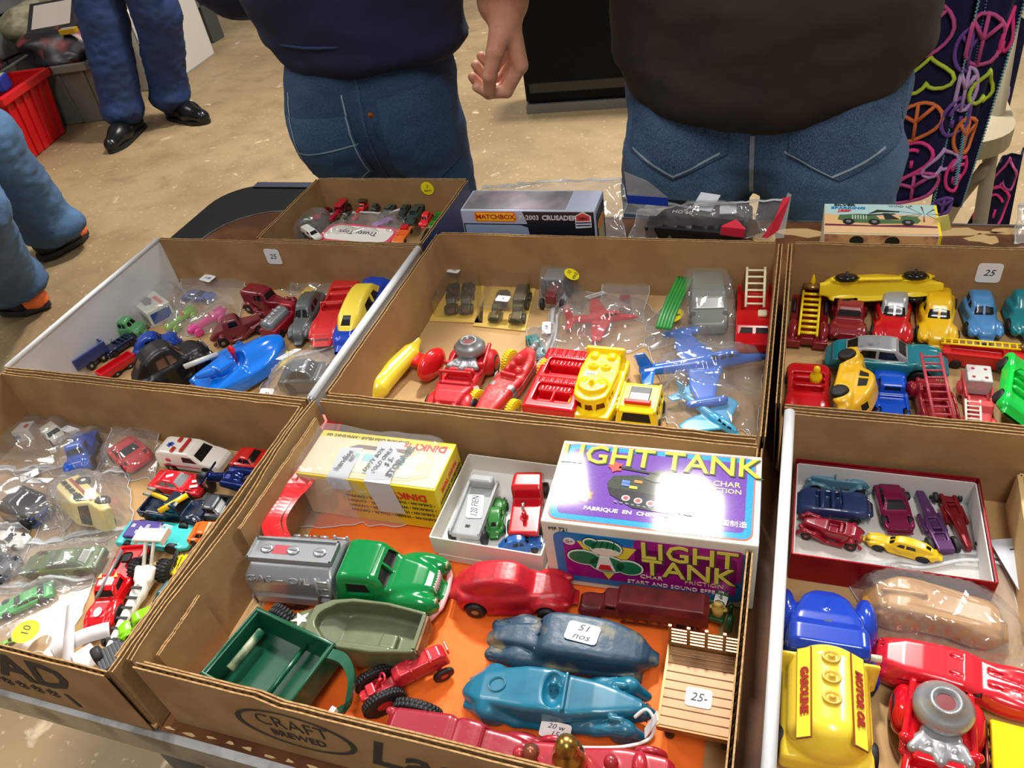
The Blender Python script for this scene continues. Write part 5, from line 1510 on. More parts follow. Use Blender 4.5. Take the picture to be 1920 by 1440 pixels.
for e in (-1, 1):
    wheel(t, -.33 * t['L'], e * .22 * t['L'], .15 * t['L'], .16 * t['L'], .09 * t['L'], None, MRC, tread=30)
    wheel(t, .37 * t['L'], e * .16 * t['L'], .09 * t['L'], .09 * t['L'], .05 * t['L'], None, MRC)
# --- red fire engine with the brass bell at the bottom edge
t = toy('toy_fire_engine', 'red metal toy fire engine with large brass boiler at the bottom edge', 'toy fire engine', (1210, 1428), (1040, 1408), .02, OF, L=.095)
RF = M((160, 30, 46), .3, 0, (120, 40, 44), 60, .6, coat=.3)
t.location.y -= .008
s = S((-.52, -.2, 0), (.52, .2, .5), .012)
s.prof([(-.48, .1), (-.48, .26), (-.2, .28), (-.1, .24), (.1, .28), (.45, .3), (.5, .24), (.5, .1)], [(-.5, .12), (.2, .13), (.5, .09)], .04, sm=1)
s.ell((.1, 0, .33), (.05, .05, .06)).ell((.28, 0, .34), (.05, .09, .05)).cap((-.45, 0, .25), (-.5, 0, .3), .05)
sdfpart(t, 'body', s, RF)
L = t['L']
B().lathe([(.11 * L, 0), (.115 * L, .12 * L), (.1 * L, .2 * L), (.075 * L, .24 * L), (.08 * L, .27 * L), (.065 * L, .33 * L), (.03 * L, .36 * L), (.0001, .36 * L)], 20, tr(-.17 * L, 0, .2 * L)).out('brass_boiler', M((176, 140, 70), .25, .9, (110, 80, 40), 60, .6), t, True, label='tarnished brass boiler')
B().lathe([(.0001, .0), (.05 * L, .01 * L), (.06 * L, .05 * L), (.03 * L, .09 * L), (.0001, .1 * L)], 14, tr(-.42 * L, 0, .3 * L)).out('bell', M((150, 90, 70), .3, .7), t, True)
for x in (.33, -.3):
    for e in (-1, 1): wheel(t, x * L, e * .16 * L, .12 * L, .12 * L, .05 * L, RF)
# --- boxes
def flatpoly(parent, name, pts, mat, mx, z=0, th=.0003):
    o = B().prism(pts, z, z + th).out(name, mat, parent)
    o.matrix_local = mx
    return o
def rrect(w_, h_, r, x=0, y=0): return [(x + a, y + b) for a, b in rr_pts(w_, h_, r, 5)]
tb_ = thing('toy_box', 'purple and white LIGHT TANK toy box with tank picture', 'box', (-.0745, .388, OF), math.radians(2))
bw, bd, bh = .152, .084, .074
CARD = M((226, 220, 204), .5, 0, (214, 206, 186), 30, .6)
B().box((0, 0, bh / 2), (bw / 2, bd / 2, bh / 2), bev=.0012).out('carton', CARD, tb_)
TOP = tr(0, 0, bh) ; FRT = tr(0, -bd / 2, bh / 2) @ rot('X', 90)
GL_ = dict(rough=.16, coat=.8)
def pr(c): return M(c, .5, coat=.3, spec=.15, bump=.3, bsc=450)
flatpoly(tb_, 'print_border', rrect(bw - .008, bd - .006, .007), pr((236, 96, 70)), TOP, .0001)
flatpoly(tb_, 'print_border', rrect(bw - .010, bd - .008, .006), pr((20, 140, 214)), TOP, .0002)
flatpoly(tb_, 'print_field', rrect(bw - .020, bd - .018, .004), pr((96, 50, 150)), TOP, .0003)
text('printed_title', 'LIGHT TANK', .0265, TOP @ tr(.001, .0263, .0009), pr((60, 70, 40)), tb_, bold=.0006, sx=.98)
text('printed_title', 'LIGHT TANK', .0265, TOP @ tr(.000, .0270, .0012), pr((222, 218, 60)), tb_, bold=.0003, sx=.98)
YW = pr((238, 226, 150))
text('printed_words', 'CHAR', .0072, TOP @ tr(.052, .010, .0008), YW, tb_)
text('printed_words', 'FRICTION', .0062, TOP @ tr(.049, .0035, .0008), YW, tb_)
text('printed_words', 'FABRIQUE  EN  CHINE  MADE  IN  CHINA', .0048, TOP @ tr(.004, -.0262, .0008), pr((244, 244, 240)), tb_, bold=.0001, sx=1.15)
text('printed_words', '中国制造', .006, TOP @ tr(.056, -.0262, .0008), pr((244, 244, 240)), tb_)
flo = [((.0075 if k % 2 else .0055) * math.cos(k * .3927), (.0075 if k % 2 else .0055) * math.sin(k * .3927)) for k in range(16)]
flatpoly(tb_, 'printed_flower', flo, pr((240, 120, 60)), TOP @ tr(-.049, -.014, 0), .0006)
flatpoly(tb_, 'printed_flower', [(.0038 * math.cos(k * .5236), .0038 * math.sin(k * .5236)) for k in range(12)], pr((240, 220, 60)), TOP @ tr(-.049, -.014, 0), .0008)
text('printed_words', 'G', .005, TOP @ tr(-.049, -.014, .0012), pr((30, 30, 30)), tb_, bold=.0002)
TK = pr((52, 56, 46)); TK2 = pr((80, 84, 72)); GRYT = pr((30, 32, 34))
flatpoly(tb_, 'printed_tank', [(-.034, .0), (-.030, .008), (-.012, .011), (.026, .006), (.036, -.002), (.034, -.016), (.020, -.022), (-.014, -.020), (-.030, -.010)], TK, TOP, .0006)
flatpoly(tb_, 'printed_tank', [(-.033, -.004), (.034, -.010), (.033, -.016), (.018, -.0235), (-.012, -.0215), (-.030, -.011)], GRYT, TOP, .0008)
flatpoly(tb_, 'printed_tank', [(-.008, .008), (.0, .017), (.012, .018), (.022, .012), (.022, .005), (.0, .005)], TK2, TOP, .0009)
flatpoly(tb_, 'printed_tank', [(-.028, .016), (-.027, .018), (.004, .014), (.004, .012)], TK, TOP, .001)
flatpoly(tb_, 'printed_flash', [((.006 if k % 2 else .004) * math.cos(k * .6283) - .030, (.006 if k % 2 else .004) * math.sin(k * .6283) + .017) for k in range(10)], pr((236, 80, 70)), TOP, .001)
text('printed_words', 'MF', .0062, TOP @ tr(.007, .0105, .0013), pr((210, 200, 60)), tb_)
for x, y, c in ((-.020, .003, (90, 120, 190)), (-.020, .0, (90, 120, 190)), (-.011, .004, (236, 130, 60)), (-.014, -.002, (220, 190, 70))):
    flatpoly(tb_, 'printed_marking', [(x - .003, y - .0012), (x + .003, y - .0015), (x + .0028, y + .001), (x - .003, y + .0014)], pr(c), TOP, .001)
for k in range(6):
    x = -.018 + .0092 * k; y = -.013 - .0018 * k * .8
    flatpoly(tb_, 'printed_wheel', [(x + .0032 * math.cos(q * .6283), y + .0028 * math.sin(q * .6283)) for q in range(10)], pr((214, 206, 206)), TOP, .001)
    flatpoly(tb_, 'printed_wheel', [(x + .002 * math.cos(q * .6283), y + .0018 * math.sin(q * .6283)) for q in range(10)], pr((206, 80, 80)), TOP, .0012)
for k in range(14):
    x = -.026 + .0042 * k
    flatpoly(tb_, 'printed_tread', [(x, -.0165 - .0006 * k * .7), (x + .0024, -.017 - .0006 * k * .7), (x + .0024, -.0185 - .0006 * k * .6), (x, -.018 - .0006 * k * .6)], pr((120, 124, 124)), TOP, .001)
def pf(c): return M(c, .3, coat=.3)
flatpoly(tb_, 'print_border', rrect(bw - .014, bh - .016, .008, .001, -.001), pf((20, 120, 190)), FRT, .0002)
flatpoly(tb_, 'print_field', rrect(bw - .028, bh - .032, .004, .001, -.002), pf((160, 20, 130)), FRT, .0004)
flatpoly(tb_, 'print_field', rrect(.075, .035, .003, .029, .011), pf((160, 20, 130)), FRT, .0004)
for s_, y in (('LIGHT', .0175), ('TANK', -.0015)):
    text('printed_title', s_, .0255, FRT @ tr(.0305, y - .001, .0009), pf((60, 70, 40)), tb_, bold=.0006, sx=.95)
    text('printed_title', s_, .0255, FRT @ tr(.0295, y, .0012), pf((222, 214, 90)), tb_, bold=.0003, sx=.95)
text('printed_words', 'CHAR', .0062, FRT @ tr(.003, -.013, .0009), pf((238, 226, 190)), tb_)
text('printed_words', 'FRICTION', .0062, FRT @ tr(.041, -.013, .0009), pf((220, 190, 160)), tb_)
text('printed_words', 'START AND SOUND EFFECTS', .0056, FRT @ tr(.022, -.021, .0009), pf((238, 226, 220)), tb_)
text('printed_words', 'MF 721', .005, FRT @ tr(-.063, .0305, .0006), M((50, 40, 40), .5), tb_)
flatpoly(tb_, 'printed_badge', [(-.056 + .0045 * math.cos(q * .5236), .0185 + .004 * math.sin(q * .5236)) for q in range(12)], pf((230, 230, 226)), FRT, .0008)
text('printed_words', 'G+', .0045, FRT @ tr(-.056, .0185, .0012), pf((120, 30, 100)), tb_)
flatpoly(tb_, 'printed_emblem', [(-.050, .020), (-.007, .018), (-.029, -.022)], pf((236, 214, 60)), FRT, .0008)
def blob(cx, cy, rx, ry, c, z, nm='printed_figure'):
    flatpoly(tb_, nm, [(cx + rx * math.cos(q * .3927), cy + ry * math.sin(q * .3927)) for q in range(16)], pf(c), FRT, z)
WH_, GR_, BK_ = (238, 238, 230), (20, 120, 80), (20, 24, 22)
for cx, cy, rx, ry in ((-.046, .002, .0135, .0095), (-.013, -.004, .0115, .0095), (-.029, -.003, .015, .011), (-.029, .016, .013, .010), (-.04, .02, .0065, .006)):
    blob(cx, cy, rx, ry, BK_, .0010); blob(cx, cy, rx - .0006, ry - .0006, WH_, .0012); blob(cx, cy, rx - .002, ry - .002, GR_, .0014)
blob(-.029, .012, .0105, .0042, (240, 226, 210), .0018)
flatpoly(tb_, 'printed_figure', [(-.038, -.010), (-.034, .006), (-.027, .006), (-.023, -.010)], pf(WH_), FRT, .0018)
flatpoly(tb_, 'printed_figure', [(-.036, -.009), (-.034, -.003), (-.027, -.003), (-.025, -.009)], pf((206, 40, 50)), FRT, .0021)
for k in range(4):
    flatpoly(tb_, 'printed_net', [(-.039 + .005 * k, .015), (-.038 + .005 * k, .015), (-.034 + .004 * k, .024), (-.0348 + .004 * k, .024)], pf((12, 70, 48)), FRT, .0017)
# right end of the box
flatpoly(tb_, 'print_field', rrect(bd - .016, bh - .016, .005), pf((20, 120, 190)), tr(bw / 2, 0, bh / 2) @ rot('Z', 90) @ rot('X', 90), .0002)
# --- yellow and cream toy box
DY = M((222, 198, 30), .45); CRM = M((212, 202, 168), .5)
db = thing('toy_box', 'yellow and cream DINKY toy box lying upside down in a clear bag', 'box', (-.3165, .4025, OF), math.radians(.8))
dw, dd, dh = .131, .055, .051
B().box((0, 0, dh / 2), (dw / 2, dd / 2, dh / 2), bev=.0008).out('carton', DY, db)
DT = tr(0, 0, dh); DF = tr(0, -dd / 2, dh / 2) @ rot('X', 90); DR = tr(dw / 2, 0, dh / 2) @ rot('Z', 90) @ rot('X', 90)
flatpoly(db, 'print_field', [(-dw / 2 + .001, -dd / 2 + .002), (dw / 2 - .001, -dd / 2 + .002), (dw / 2 - .001, dd / 2 - .008), (-dw / 2 + .001, dd / 2 - .008)], CRM, DT, .0001)
flatpoly(db, 'print_field', [(-dw / 2 + .001, -dh / 2 + .001), (-.018, -dh / 2 + .001), (-.018, dh / 2 - .003), (-dw / 2 + .001, dh / 2 - .003)], M((214, 196, 160), .4), DF, .0001)
REDT = M((206, 40, 40), .4); DKT = M((60, 50, 40), .5)
U = rot('Z', 180)
text('printed_words', 'CARAVANE CARAVELAIR - ARMAGNAC 420', .0042, DT @ tr(-.018, .0222, .0004) @ U, DKT, db)
text('printed_title', 'DINKY', .0105, DT @ tr(.044, .0185, .0005) @ U, REDT, db, bold=.0003)
text('printed_title', 'TOYS', .007, DT @ tr(.018, .0195, .0005) @ U, REDT, db, bold=.0002)
text('printed_title', 'DINKY', .0105, DF @ tr(.040, .0145, .0005) @ U, REDT, db, bold=.0003)
text('printed_title', 'TOYS', .007, DF @ tr(.014, .0152, .0005) @ U, REDT, db, bold=.0002)
text('printed_title', 'DINKY TOYS', .006, DR @ tr(0, .014, .0005) @ U, REDT, db, bold=.0002)
for k in range(4): text('printed_words', '• CARAVAN • WAGEN • TRAILER • CAMPING', .0042, DF @ tr(.020, .006 - .0062 * k, .0004) @ U, DKT, db)
for k in range(5): text('printed_words', 'CARAVELAIR ARMAGNAC', .0042, DR @ tr(0, .006 - .006 * k, .0004) @ U, DKT, db)
flatpoly(db, 'printed_caravan', rrect(.074, .026, .006, .004, -.006), M((190, 206, 196), .4), DT, .0003)
flatpoly(db, 'printed_caravan', rrect(.071, .023, .005, .004, -.006), M((232, 226, 200), .4), DT, .0004)
for x in (-.022, -.006, .022): flatpoly(db, 'printed_window', rrect(.012, .008, .001, x, -.001), M((150, 200, 206), .3), DT, .0006)
flatpoly(db, 'printed_undercarriage', [(-.03, .009), (.03, .009), (.024, .013), (-.022, .013)], M((120, 96, 96), .5), DT, .0006)
# paper strips stuck over the box
def strip_over(parent, name, x0, x1, yb, drop, sk, mat):
    pts = [(x0, yb, dh + .0012), (x0 + sk * .4, -dd / 2 + .004, dh + .0012), (x0 + sk * .5, -dd / 2 - .0012, dh - .002), (x0 + sk, -dd / 2 - .0022, dh - drop)]
    pts = cr(pts, 4, False)
    v = []
    for k, p in enumerate(pts):
        wv = .0008 * math.sin(k * 1.3)
        v += [(p[0], p[1], p[2] + wv), (p[0] + x1 - x0, p[1] + .001, p[2] - wv)]
    f = [(2 * k, 2 * k + 1, 2 * k + 3, 2 * k + 2) for k in range(len(pts) - 1)]
    return link(name, mesh_of(v, f), mat, parent, True)
TAPE = M((196, 202, 210), .5, alpha=.92)
strip_over(db, 'paper_strip', -.036, -.016, .008, .012, .004, TAPE)
strip_over(db, 'paper_strip', -.004, .020, .020, .034, .012, TAPE)
text('handwriting', 'EMPTY BOX', .0055, DT @ tr(.000, -.004, .0022) @ rot('Z', 78), INK, db, shear=.2)
text('handwriting', 'SOLD ONLY', .0055, DT @ tr(.008, -.003, .0022) @ rot('Z', 78), INK, db, shear=.2)
text('handwriting', '$ 5-', .007, DT @ tr(.015, -.004, .0022) @ rot('Z', 78), INK, db, shear=.2)
text('printed_words', 'STORAGE', .0085, DT @ tr(.0245, -.002, .0022) @ rot('Z', 78), M((90, 96, 100), .5), db, bold=.0003)
text('printed_words', 'handise', .008, DT @ tr(-.027, -.008, .0022) @ rot('Z', 80), M((70, 70, 80), .5), db)
text('printed_words', 'EST.', .005, DT @ tr(-.020, -.004, .0022) @ rot('Z', 80), M((70, 70, 80), .5), db)
# --- white card box with four small cars
wb = thing('card_box', 'shallow white card box holding four small toy cars beside the tank box', 'box', (-.2015, .394, OF), math.radians(-.5))
WC = M((222, 218, 206), .5)
def openbox(t, w_, d_, h_, mat, inner, z=0, th=.0012, body='box_floor', side='box_side'):
    B().box((0, 0, z + th / 2), (w_ / 2, d_ / 2, th / 2)).out(body, inner, t)
    for c, h2 in (((0, d_ / 2, z + h_ / 2), (w_ / 2, th / 2, h_ / 2)), ((0, -d_ / 2, z + h_ / 2), (w_ / 2, th / 2, h_ / 2)), ((w_ / 2, 0, z + h_ / 2), (th / 2, d_ / 2, h_ / 2)), ((-w_ / 2, 0, z + h_ / 2), (th / 2, d_ / 2, h_ / 2))):
        o = B().box(c, h2, bev=.0003).out(side, mat, t)
    return t
openbox(wb, .094, .094, .020, WC, M((226, 226, 226), .5), .008)
B().box((.003, -.002, .004), (.046, .046, .004), bev=.0005).out('lower_lid', WC, wb)
WB = OF + .0095
t = toy('toy_trailer', 'clear grey plastic trailer with a handwritten label in the white box', 'toy trailer', (903, 905), (862, 1010), .012, WB, L=.074)
CLP = M((176, 180, 182), .15, alpha=.75)
bx(t, 'deck', CLP, (0, 0, .15), (.5, .14, .03), .02)
for e in (-1, 1): bx(t, 'deck_edge', CLP, (0, e * .14, .19), (.5, .012, .03))
bx(t, 'front_block', CLP, (.42, 0, .24), (.07, .12, .06), .03)
bx(t, 'ballast_hole', DARK, (-.34, 0, .182), (.022, .022, .002))
for e in (-1, 1): wheel(t, -.4 * t['L'], e * .16 * t['L'], .085 * t['L'], .085 * t['L'], .05 * t['L'])
sticker(t, '120 FIEN', on(t, .02, .0, .184, 8), .032, .012, PAPER, .0075)
car('small green toy car beside the clear trailer in the white box', (932, 936), (922, 1016), .012, clr((46, 116, 50)), 'aero', WB, res=56)
t = toy('toy_truck', 'red toy truck cab with flat deck and hook in the white box', 'toy truck', (997, 892), (982, 1003), .015, WB, L=.072)
RR = clr((186, 18, 30), .2)
s = S((-.52, -.24, 0), (.52, .24, .5), .0125)
s.prof([(.05, .08), (.05, .4), (.1, .44), (.3, .44), (.36, .4), (.42, .3), (.5, .24), (.5, .08)], [(.05, .2), (.5, .17)], .04, sm=1)
s.box((-.2, 0, .2), (.3, .19, .04), .02, k=.02).cap((-.25, 0, .22), (-.28, 0, .34), .03, k=.02)
sdfpart(t, 'body', s, RR, [('x', [(-.15, .29), (.15, .29), (.12, .39), (-.12, .39)], .01, 1, dict(sgn=1, rng=(.2, .5)))], [('window', RR)])
for x in (.32, -.3):
    for e in (-1, 1): wheel(t, x * t['L'], e * .2 * t['L'], .1 * t['L'], .1 * t['L'], .06 * t['L'])
tb(t, 'hook', CHROME, [(-.2, 0, .24), (-.2, .02, .33), (-.16, .02, .38), (-.12, 0, .36)], .02)
car('small blue toy car at the front of the white box', (1018, 1010), (940, 1020), .010, clr((28, 86, 160)), 'aero', WB, res=56)
# ================================================================ clear bags, draped over what they hold
def kids(o):
    r = [o]
    for c in o.children: r += kids(c)
    return r
BAGQ = []
def bag(*a, **k): BAGQ.append((a, k))
def make_bag(label, cor, z, contents=(), amp=.004, seed=1, zipc=None, mat=None, lift=(0, 0, 0, 0), n=44, pad=.002, cat='plastic bag', zipside=0, stick=None, wave=30, hmax=.2):
    q = [P(c[0], c[1], z + (c[2] if len(c) > 2 else 0)) for c in cor]
    t = thing('plastic_bag', label, cat, (0, 0, 0))
    x0, x1 = min(p.x for p in q) - .02, max(p.x for p in q) + .02; y0, y1 = min(p.y for p in q) - .02, max(p.y for p in q) + .02
    g = .0025; nx, ny = int((x1 - x0) / g) + 2, int((y1 - y0) / g) + 2
    H = np.full((nx, ny), z, np.float32)
    for o in contents:
        for c in kids(o):
            if c.type != 'MESH': continue
            co = np.empty(len(c.data.vertices) * 3, np.float32); c.data.vertices.foreach_get('co', co); co = co.reshape(-1, 3)
            m = np.array(c.matrix_world); w_ = co @ m[:3, :3].T + m[:3, 3]
            i = ((w_[:, 0] - x0) / g).astype(int); j = ((w_[:, 1] - y0) / g).astype(int)
            k = (i >= 0) & (j >= 0) & (i < nx) & (j < ny) & (w_[:, 2] < z + hmax)
            np.maximum.at(H, (i[k], j[k]), w_[k, 2])
            if len(co) < 60:   # fill big flat faces
                mn, mx_ = w_.min(0), w_.max(0)
                a, b = [np.clip(((v[:2] - (x0, y0)) / g).astype(int), 0, (nx - 1, ny - 1)) for v in (mn, mx_)]
                H[a[0]:b[0] + 1, a[1]:b[1] + 1] = np.maximum(H[a[0]:b[0] + 1, a[1]:b[1] + 1], mx_[2])
    for _ in range(3):
        D = H.copy()
        D[1:] = np.maximum(D[1:], H[:-1]); D[:-1] = np.maximum(D[:-1], H[1:]); D[:, 1:] = np.maximum(D[:, 1:], H[:, :-1]); D[:, :-1] = np.maximum(D[:, :-1], H[:, 1:])
        H = D
    for _ in range(5):
        D = H.copy(); D[1:-1, 1:-1] = (H[1:-1, 1:-1] * 2 + H[:-2, 1:-1] + H[2:, 1:-1] + H[1:-1, :-2] + H[1:-1, 2:]) / 6
        H = np.maximum(D, H * .35 + D * .65)
    so = Vector((seed * 3.7, seed * 1.9, seed * .7)); an_ = Matrix.Diagonal((.45, 1.25, 1, 1)).to_3x3() @ Matrix.Rotation(seed * 1.3, 3, 'Z')
    V = []
    for top in (1, 0):
        for i in range(n + 1):
            for j in range(n + 1):
                u, v = i / n, j / n
                p = (q[0] * (1 - u) + q[1] * u) * (1 - v) + (q[3] * (1 - u) + q[2] * u) * v
                e = min(1, 9 * min(u, 1 - u, v, 1 - v))
                lf = (lift[0] * (1 - u) + lift[1] * u) * (1 - v) + (lift[3] * (1 - u) + lift[2] * u) * v
                a = noise.noise(p * wave + so); b = noise.noise(p * wave * 2.6 + so * 2)
                rg = (noise.voronoi(an_ @ p * wave * .8 + so)[0][0] - .25) * amp * 1.7 + (noise.voronoi(an_ @ p * wave * 1.7 - so)[0][0] - .25) * amp * .3
                px, py = p.x + a * amp * .8 * (1 - e) * 2, p.y + b * amp * .8 * (1 - e) * 2
                if top:
                    hz = H[min(nx - 1, max(0, int((px - x0) / g))), min(ny - 1, max(0, int((py - y0) / g)))]
                    zz = max(p.z, z + (hz - z) * min(1, e * 1.5)) + pad * e + rg * (.35 + .65 * e) + lf
                else: zz = min(p.z, z + .0008) + .0006 + lf * .9 if lf or p.z > z + .002 else z + .0006
                if not top and p.z > z + .002: zz = p.z + lf - .0004
                V.append((px, py, zz))
    K = (n + 1) ** 2; F = []
    for i in range(n):
        for j in range(n):
            o = i * (n + 1) + j; r = (o, o + n + 1, o + n + 2, o + 1)
            F.append(r); F.append(tuple(K + k for k in r[::-1]))
    link('bag_film', mesh_of(V, F), mat or FILM, t, True)
    ring_ = [i * (n + 1) for i in range(n + 1)] + [n * (n + 1) + j for j in range(1, n + 1)] + [i * (n + 1) + n for i in range(n - 1, -1, -1)] + [j for j in range(n - 1, 0, -1)]
    B().tube([V[k] for k in ring_], .0006, 4, True).out('seam', CLR, t, True)
    if zipc is not None:
        for off in (.03, .055):
            pts = []
            for i in range(n + 1):
                j = int(n * off) + (1 if off > .04 else 0)
                k = {0: i * (n + 1) + j, 1: (n - j) * (n + 1) + i, 2: i * (n + 1) + n - j, 3: j * (n + 1) + i}[zipside]
                pts.append(Vector(V[k]) + Vector((0, 0, .0007)))
            b = B(); v = []
            wd = .0022 if off < .04 else .0014
            for k, p in enumerate(pts):
                d = (pts[min(k + 1, n)] - pts[max(k - 1, 0)]).normalized(); sd = d.cross(Vector((0, 0, 1)))
                v += [p - sd * wd, p + sd * wd, p + sd * wd + Vector((0, 0, .0006)), p - sd * wd + Vector((0, 0, .0006))]
            b.add(v, [(k * 4 + e_, k * 4 + 4 + e_, k * 4 + 4 + (e_ + 1) % 4, k * 4 + (e_ + 1) % 4) for k in range(n) for e_ in range(4)])
            b.out('zip_strip', zipc, t, True)
    for sk in stick or []:
        u, v, s_, ang, w_, h_, kw = (list(sk) + [{}])[:7]
        k = int(u * n) * (n + 1) + int(v * n)
        p = Vector(V[k]); du = Vector(V[min(K - 1, k + 3 * (n + 1))]) - Vector(V[max(0, k - 3 * (n + 1))]); dv = Vector(V[min(K - 1, k + 3)]) - Vector(V[k - 3])
        nn = du.cross(dv); nn = -nn if nn.z < 0 else nn; nn = (nn.normalized() + Vector((0, -.1, 1.2))).normalized()
        qm = nn.to_track_quat('Z', 'Y').to_matrix().to_4x4()
        sticker(t, s_, tr(*(p + nn * .0035)) @ qm @ rot('Z', ang), w_, h_, **kw)
    return t
YK = dict(mat=YSTICK, rnd=True)
 
REDZ = M((232, 44, 50), .3, alpha=.8)
BLUEZ = M((30, 70, 190), .3, alpha=.9)
bag('clear zip bag with red seal around the yellow and cream toy box', [(585, 790), (905, 850), (850, 985), (500, 985)], OF, [db], .004, 3, None, stick=[])
rz = thing('red_zip_seal', 'curved red plastic seal of the open bag left of the yellow and cream box', 'bag seal', (0, 0, 0))
for du, wd in ((-6, .0045), (10, .0045), (27, .0016)):
    pts = cr([P(u + du, v, z + OF) for u, v, z in ((618, 778, .045), (566, 890, .046), (528, 935, .046), (506, 975, .046), (516, 1010, .040), (530, 1020, .036))], 6, False)
    v = []
    for k, p in enumerate(pts):
        p = Vector(p); d = Vector(pts[min(k + 1, len(pts) - 1)]) - Vector(pts[max(k - 1, 0)]); sd = d.normalized().cross(Vector((.3, -.6, .75))).normalized() * wd
        v += [p - sd, p + sd]
    b = B().add(v, [(2 * k, 2 * k + 1, 2 * k + 3, 2 * k + 2) for k in range(len(pts) - 1)])
    o = b.out('seal_strip', REDZ, rz)
    m_ = o.modifiers.new('thickness', 'SOLIDIFY'); m_.thickness = .0006

# ================================================================ middle tray
RP = clr((206, 22, 28), .2); YP = clr((246, 214, 20), .25)
t = toy('toy_rocket_car', 'yellow streamlined toy rocket car with two big red side pods', 'toy car', (688, 752), (803, 630), (.012, .02))
YR = clr((238, 214, 60), .22)
s = S((-.52, -.4, 0), (.54, .4, .34), .009)
s.cap((.34, 0, .14), (-.3, 0, .18), .135, .10, k=.03, sq=1.15).cap((.34, 0, .14), (.5, 0, .1), .13, .08, k=.04, sq=1.15).cap((-.3, 0, .17), (-.48, 0, .22), .09, .03, k=.04).box((-.2, 0, .24), (.3, .012, .03), .01, k=.03).ell((.3, 0, .24), (.1, .075, .045), k=.02)
sdfpart(t, 'body', s, YR, [('x', [(-.06, .235), (.06, .235), (.045, .27), (-.045, .27)], .02, 1, dict(sgn=1, rng=(.3, .5), nmin=.1))], [('windscreen', M((120, 70, 30), .2))])
for e in (-1, 1):
    s = S((-.5, .06 if e > 0 else -.54, 0), (.04, .54 if e > 0 else -.06, .38), .009)
    s.ell((-.22, e * .40, .18), (.24, .10, .18)).box((-.26, e * .2, .14), (.1, .14, .04), .03, k=.02).cyl(1, (-.26, e * .3, .15), .06, .0, 0)
    s.box((-.22, e * .29, .28), (.24, .014, .1), .01, op='-', k=.02)
    sdfpart(t, 'side_pod', s, clr((216, 30, 34), .18), label=None) if False else sdfpart(t, 'side_pod', s, clr((216, 30, 34), .18))
sticker(t, '15', on(t, .1, -.13, .17, 20) @ rot('X', 55), .013, .016, PAPER, .008)
def dome_engine(label, A, Bp, zh, base, res, red, silv):
    t = toy('toy_fire_engine', label, 'toy fire engine', A, Bp, zh, base)
    s = S((-.52, -.3, 0), (.52, .3, .4), 1 / res)
    s.prof([(-.5, .08), (-.48, .2), (-.2, .22), (.0, .22), (.3, .26), (.42, .24), (.5, .14), (.5, .06)], [(-.5, .12), (-.2, .16), (.2, .18), (.5, .1)], .04, sm=1)
    s.ell((.34, .17, .12), (.14, .06, .1), m=True, k=.03).ell((-.33, .17, .12), (.15, .07, .11), m=True, k=.03)
    s.box((.03, 0, .25), (.09, .13, .08), .02, op='-', k=.01).box((-.03, 0, .19), (.03, .13, .07), .02, k=.01)
    s.cap((.14, -.15, .22), (.12, -.14, .33), .016, k=.008).cap((.14, .15, .22), (.12, .14, .33), .016, k=.008).cap((.12, -.14, .33), (.12, .14, .33), .016, k=.008)
    s.cap((-.1, .13, .24), (-.1, .17, .26), .03, m=True, k=.01).cap((-.45, .14, .24), (-.05, .17, .2), .02, m=True, k=.01)
    s.cap((.42, .08, .2), (.46, .08, .2), .028, m=True, k=.01)
    sdfpart(t, 'body', s, red)
    L = t['L']
    B().lathe([(.09 * L, 0), (.10 * L, .05 * L), (.145 * L, .08 * L), (.15 * L, .13 * L), (.12 * L, .165 * L), (.08 * L, .185 * L), (.08 * L, .2 * L), (.062 * L, .2 * L), (.06 * L, .18 * L), (.0001, .17 * L)], 28, tr(-.3 * L, 0, .19 * L)).out('boiler_dome', silv, t, True, label='silver boiler dome')
    o = B().lathe([(.05 * L, .0), (.0001, .001 * L)], 20, tr(-.3 * L, 0, .368 * L)).out('boiler_mouth', M((110, 24, 30), .4), t)
    s = S((-.2, -.16, .2), (.0, .16, .32), .012)
    s.box((-.12, 0, .25), (.08, .1, .025), .02).cap((-.12, -.1, .25), (-.06, -.13, .25), .03, k=.02).cap((-.12, .1, .25), (-.06, .13, .25), .03, k=.02).cap((-.1, 0, .25), (-.03, 0, .25), .035, k=.02)
    for y in (-.06, .0, .06): s.ell((-.09, y, .275), (.02, .02, .02), k=.008)
    sdfpart(t, 'pump_plate', s, silv)
    for x in (.34, -.33):
        for e in (-1, 1): wheel(t, x * L, e * .2 * L, .1 * L, .1 * L, .06 * L, TYRE, red)
    return t
SDM = M((150, 152, 154), .35, .5, (110, 106, 104), 60, .62)
t = dome_engine('red rubber toy fire engine with silver dome in the middle tray', (832, 788), (892, 640), (.014, .03), TF, 100, rubber((190, 24, 36)), SDM)
sticker(t, '', on(t, .2, .19, .17, -60) @ rot('X', -60), .01, .013)
t = toy('toy_racing_car', 'faded red rubber toy racing car with driver and yellow wheels', 'toy racing car', (884, 818), (1006, 645), (.016, .028))
FR = rubber((198, 40, 44), (210, 90, 86), .6)
s = S((-.54, -.16, 0), (.52, .16, .42), .0095)
s.prof([(-.5, .2), (-.4, .28), (-.25, .26), (-.05, .24), (.2, .27), (.46, .24), (.5, .2), (.49, .08), (-.3, .08), (-.46, .14)], [(-.5, .03), (-.3, .12), (0, .15), (.3, .13), (.5, .1)], .05, sm=2)
s.cap((-.4, 0, .26), (-.22, 0, .3), .03, .06, k=.05).ell((-.08, 0, .28), (.07, .07, .06), op='-', k=.01)
s.ell((-.1, 0, .31), (.036, .038, .05), k=.01).cap((-.1, -.06, .25), (-.1, .06, .25), .045, k=.02).box((.0, 0, .27), (.015, .09, .035), .01, k=.02)
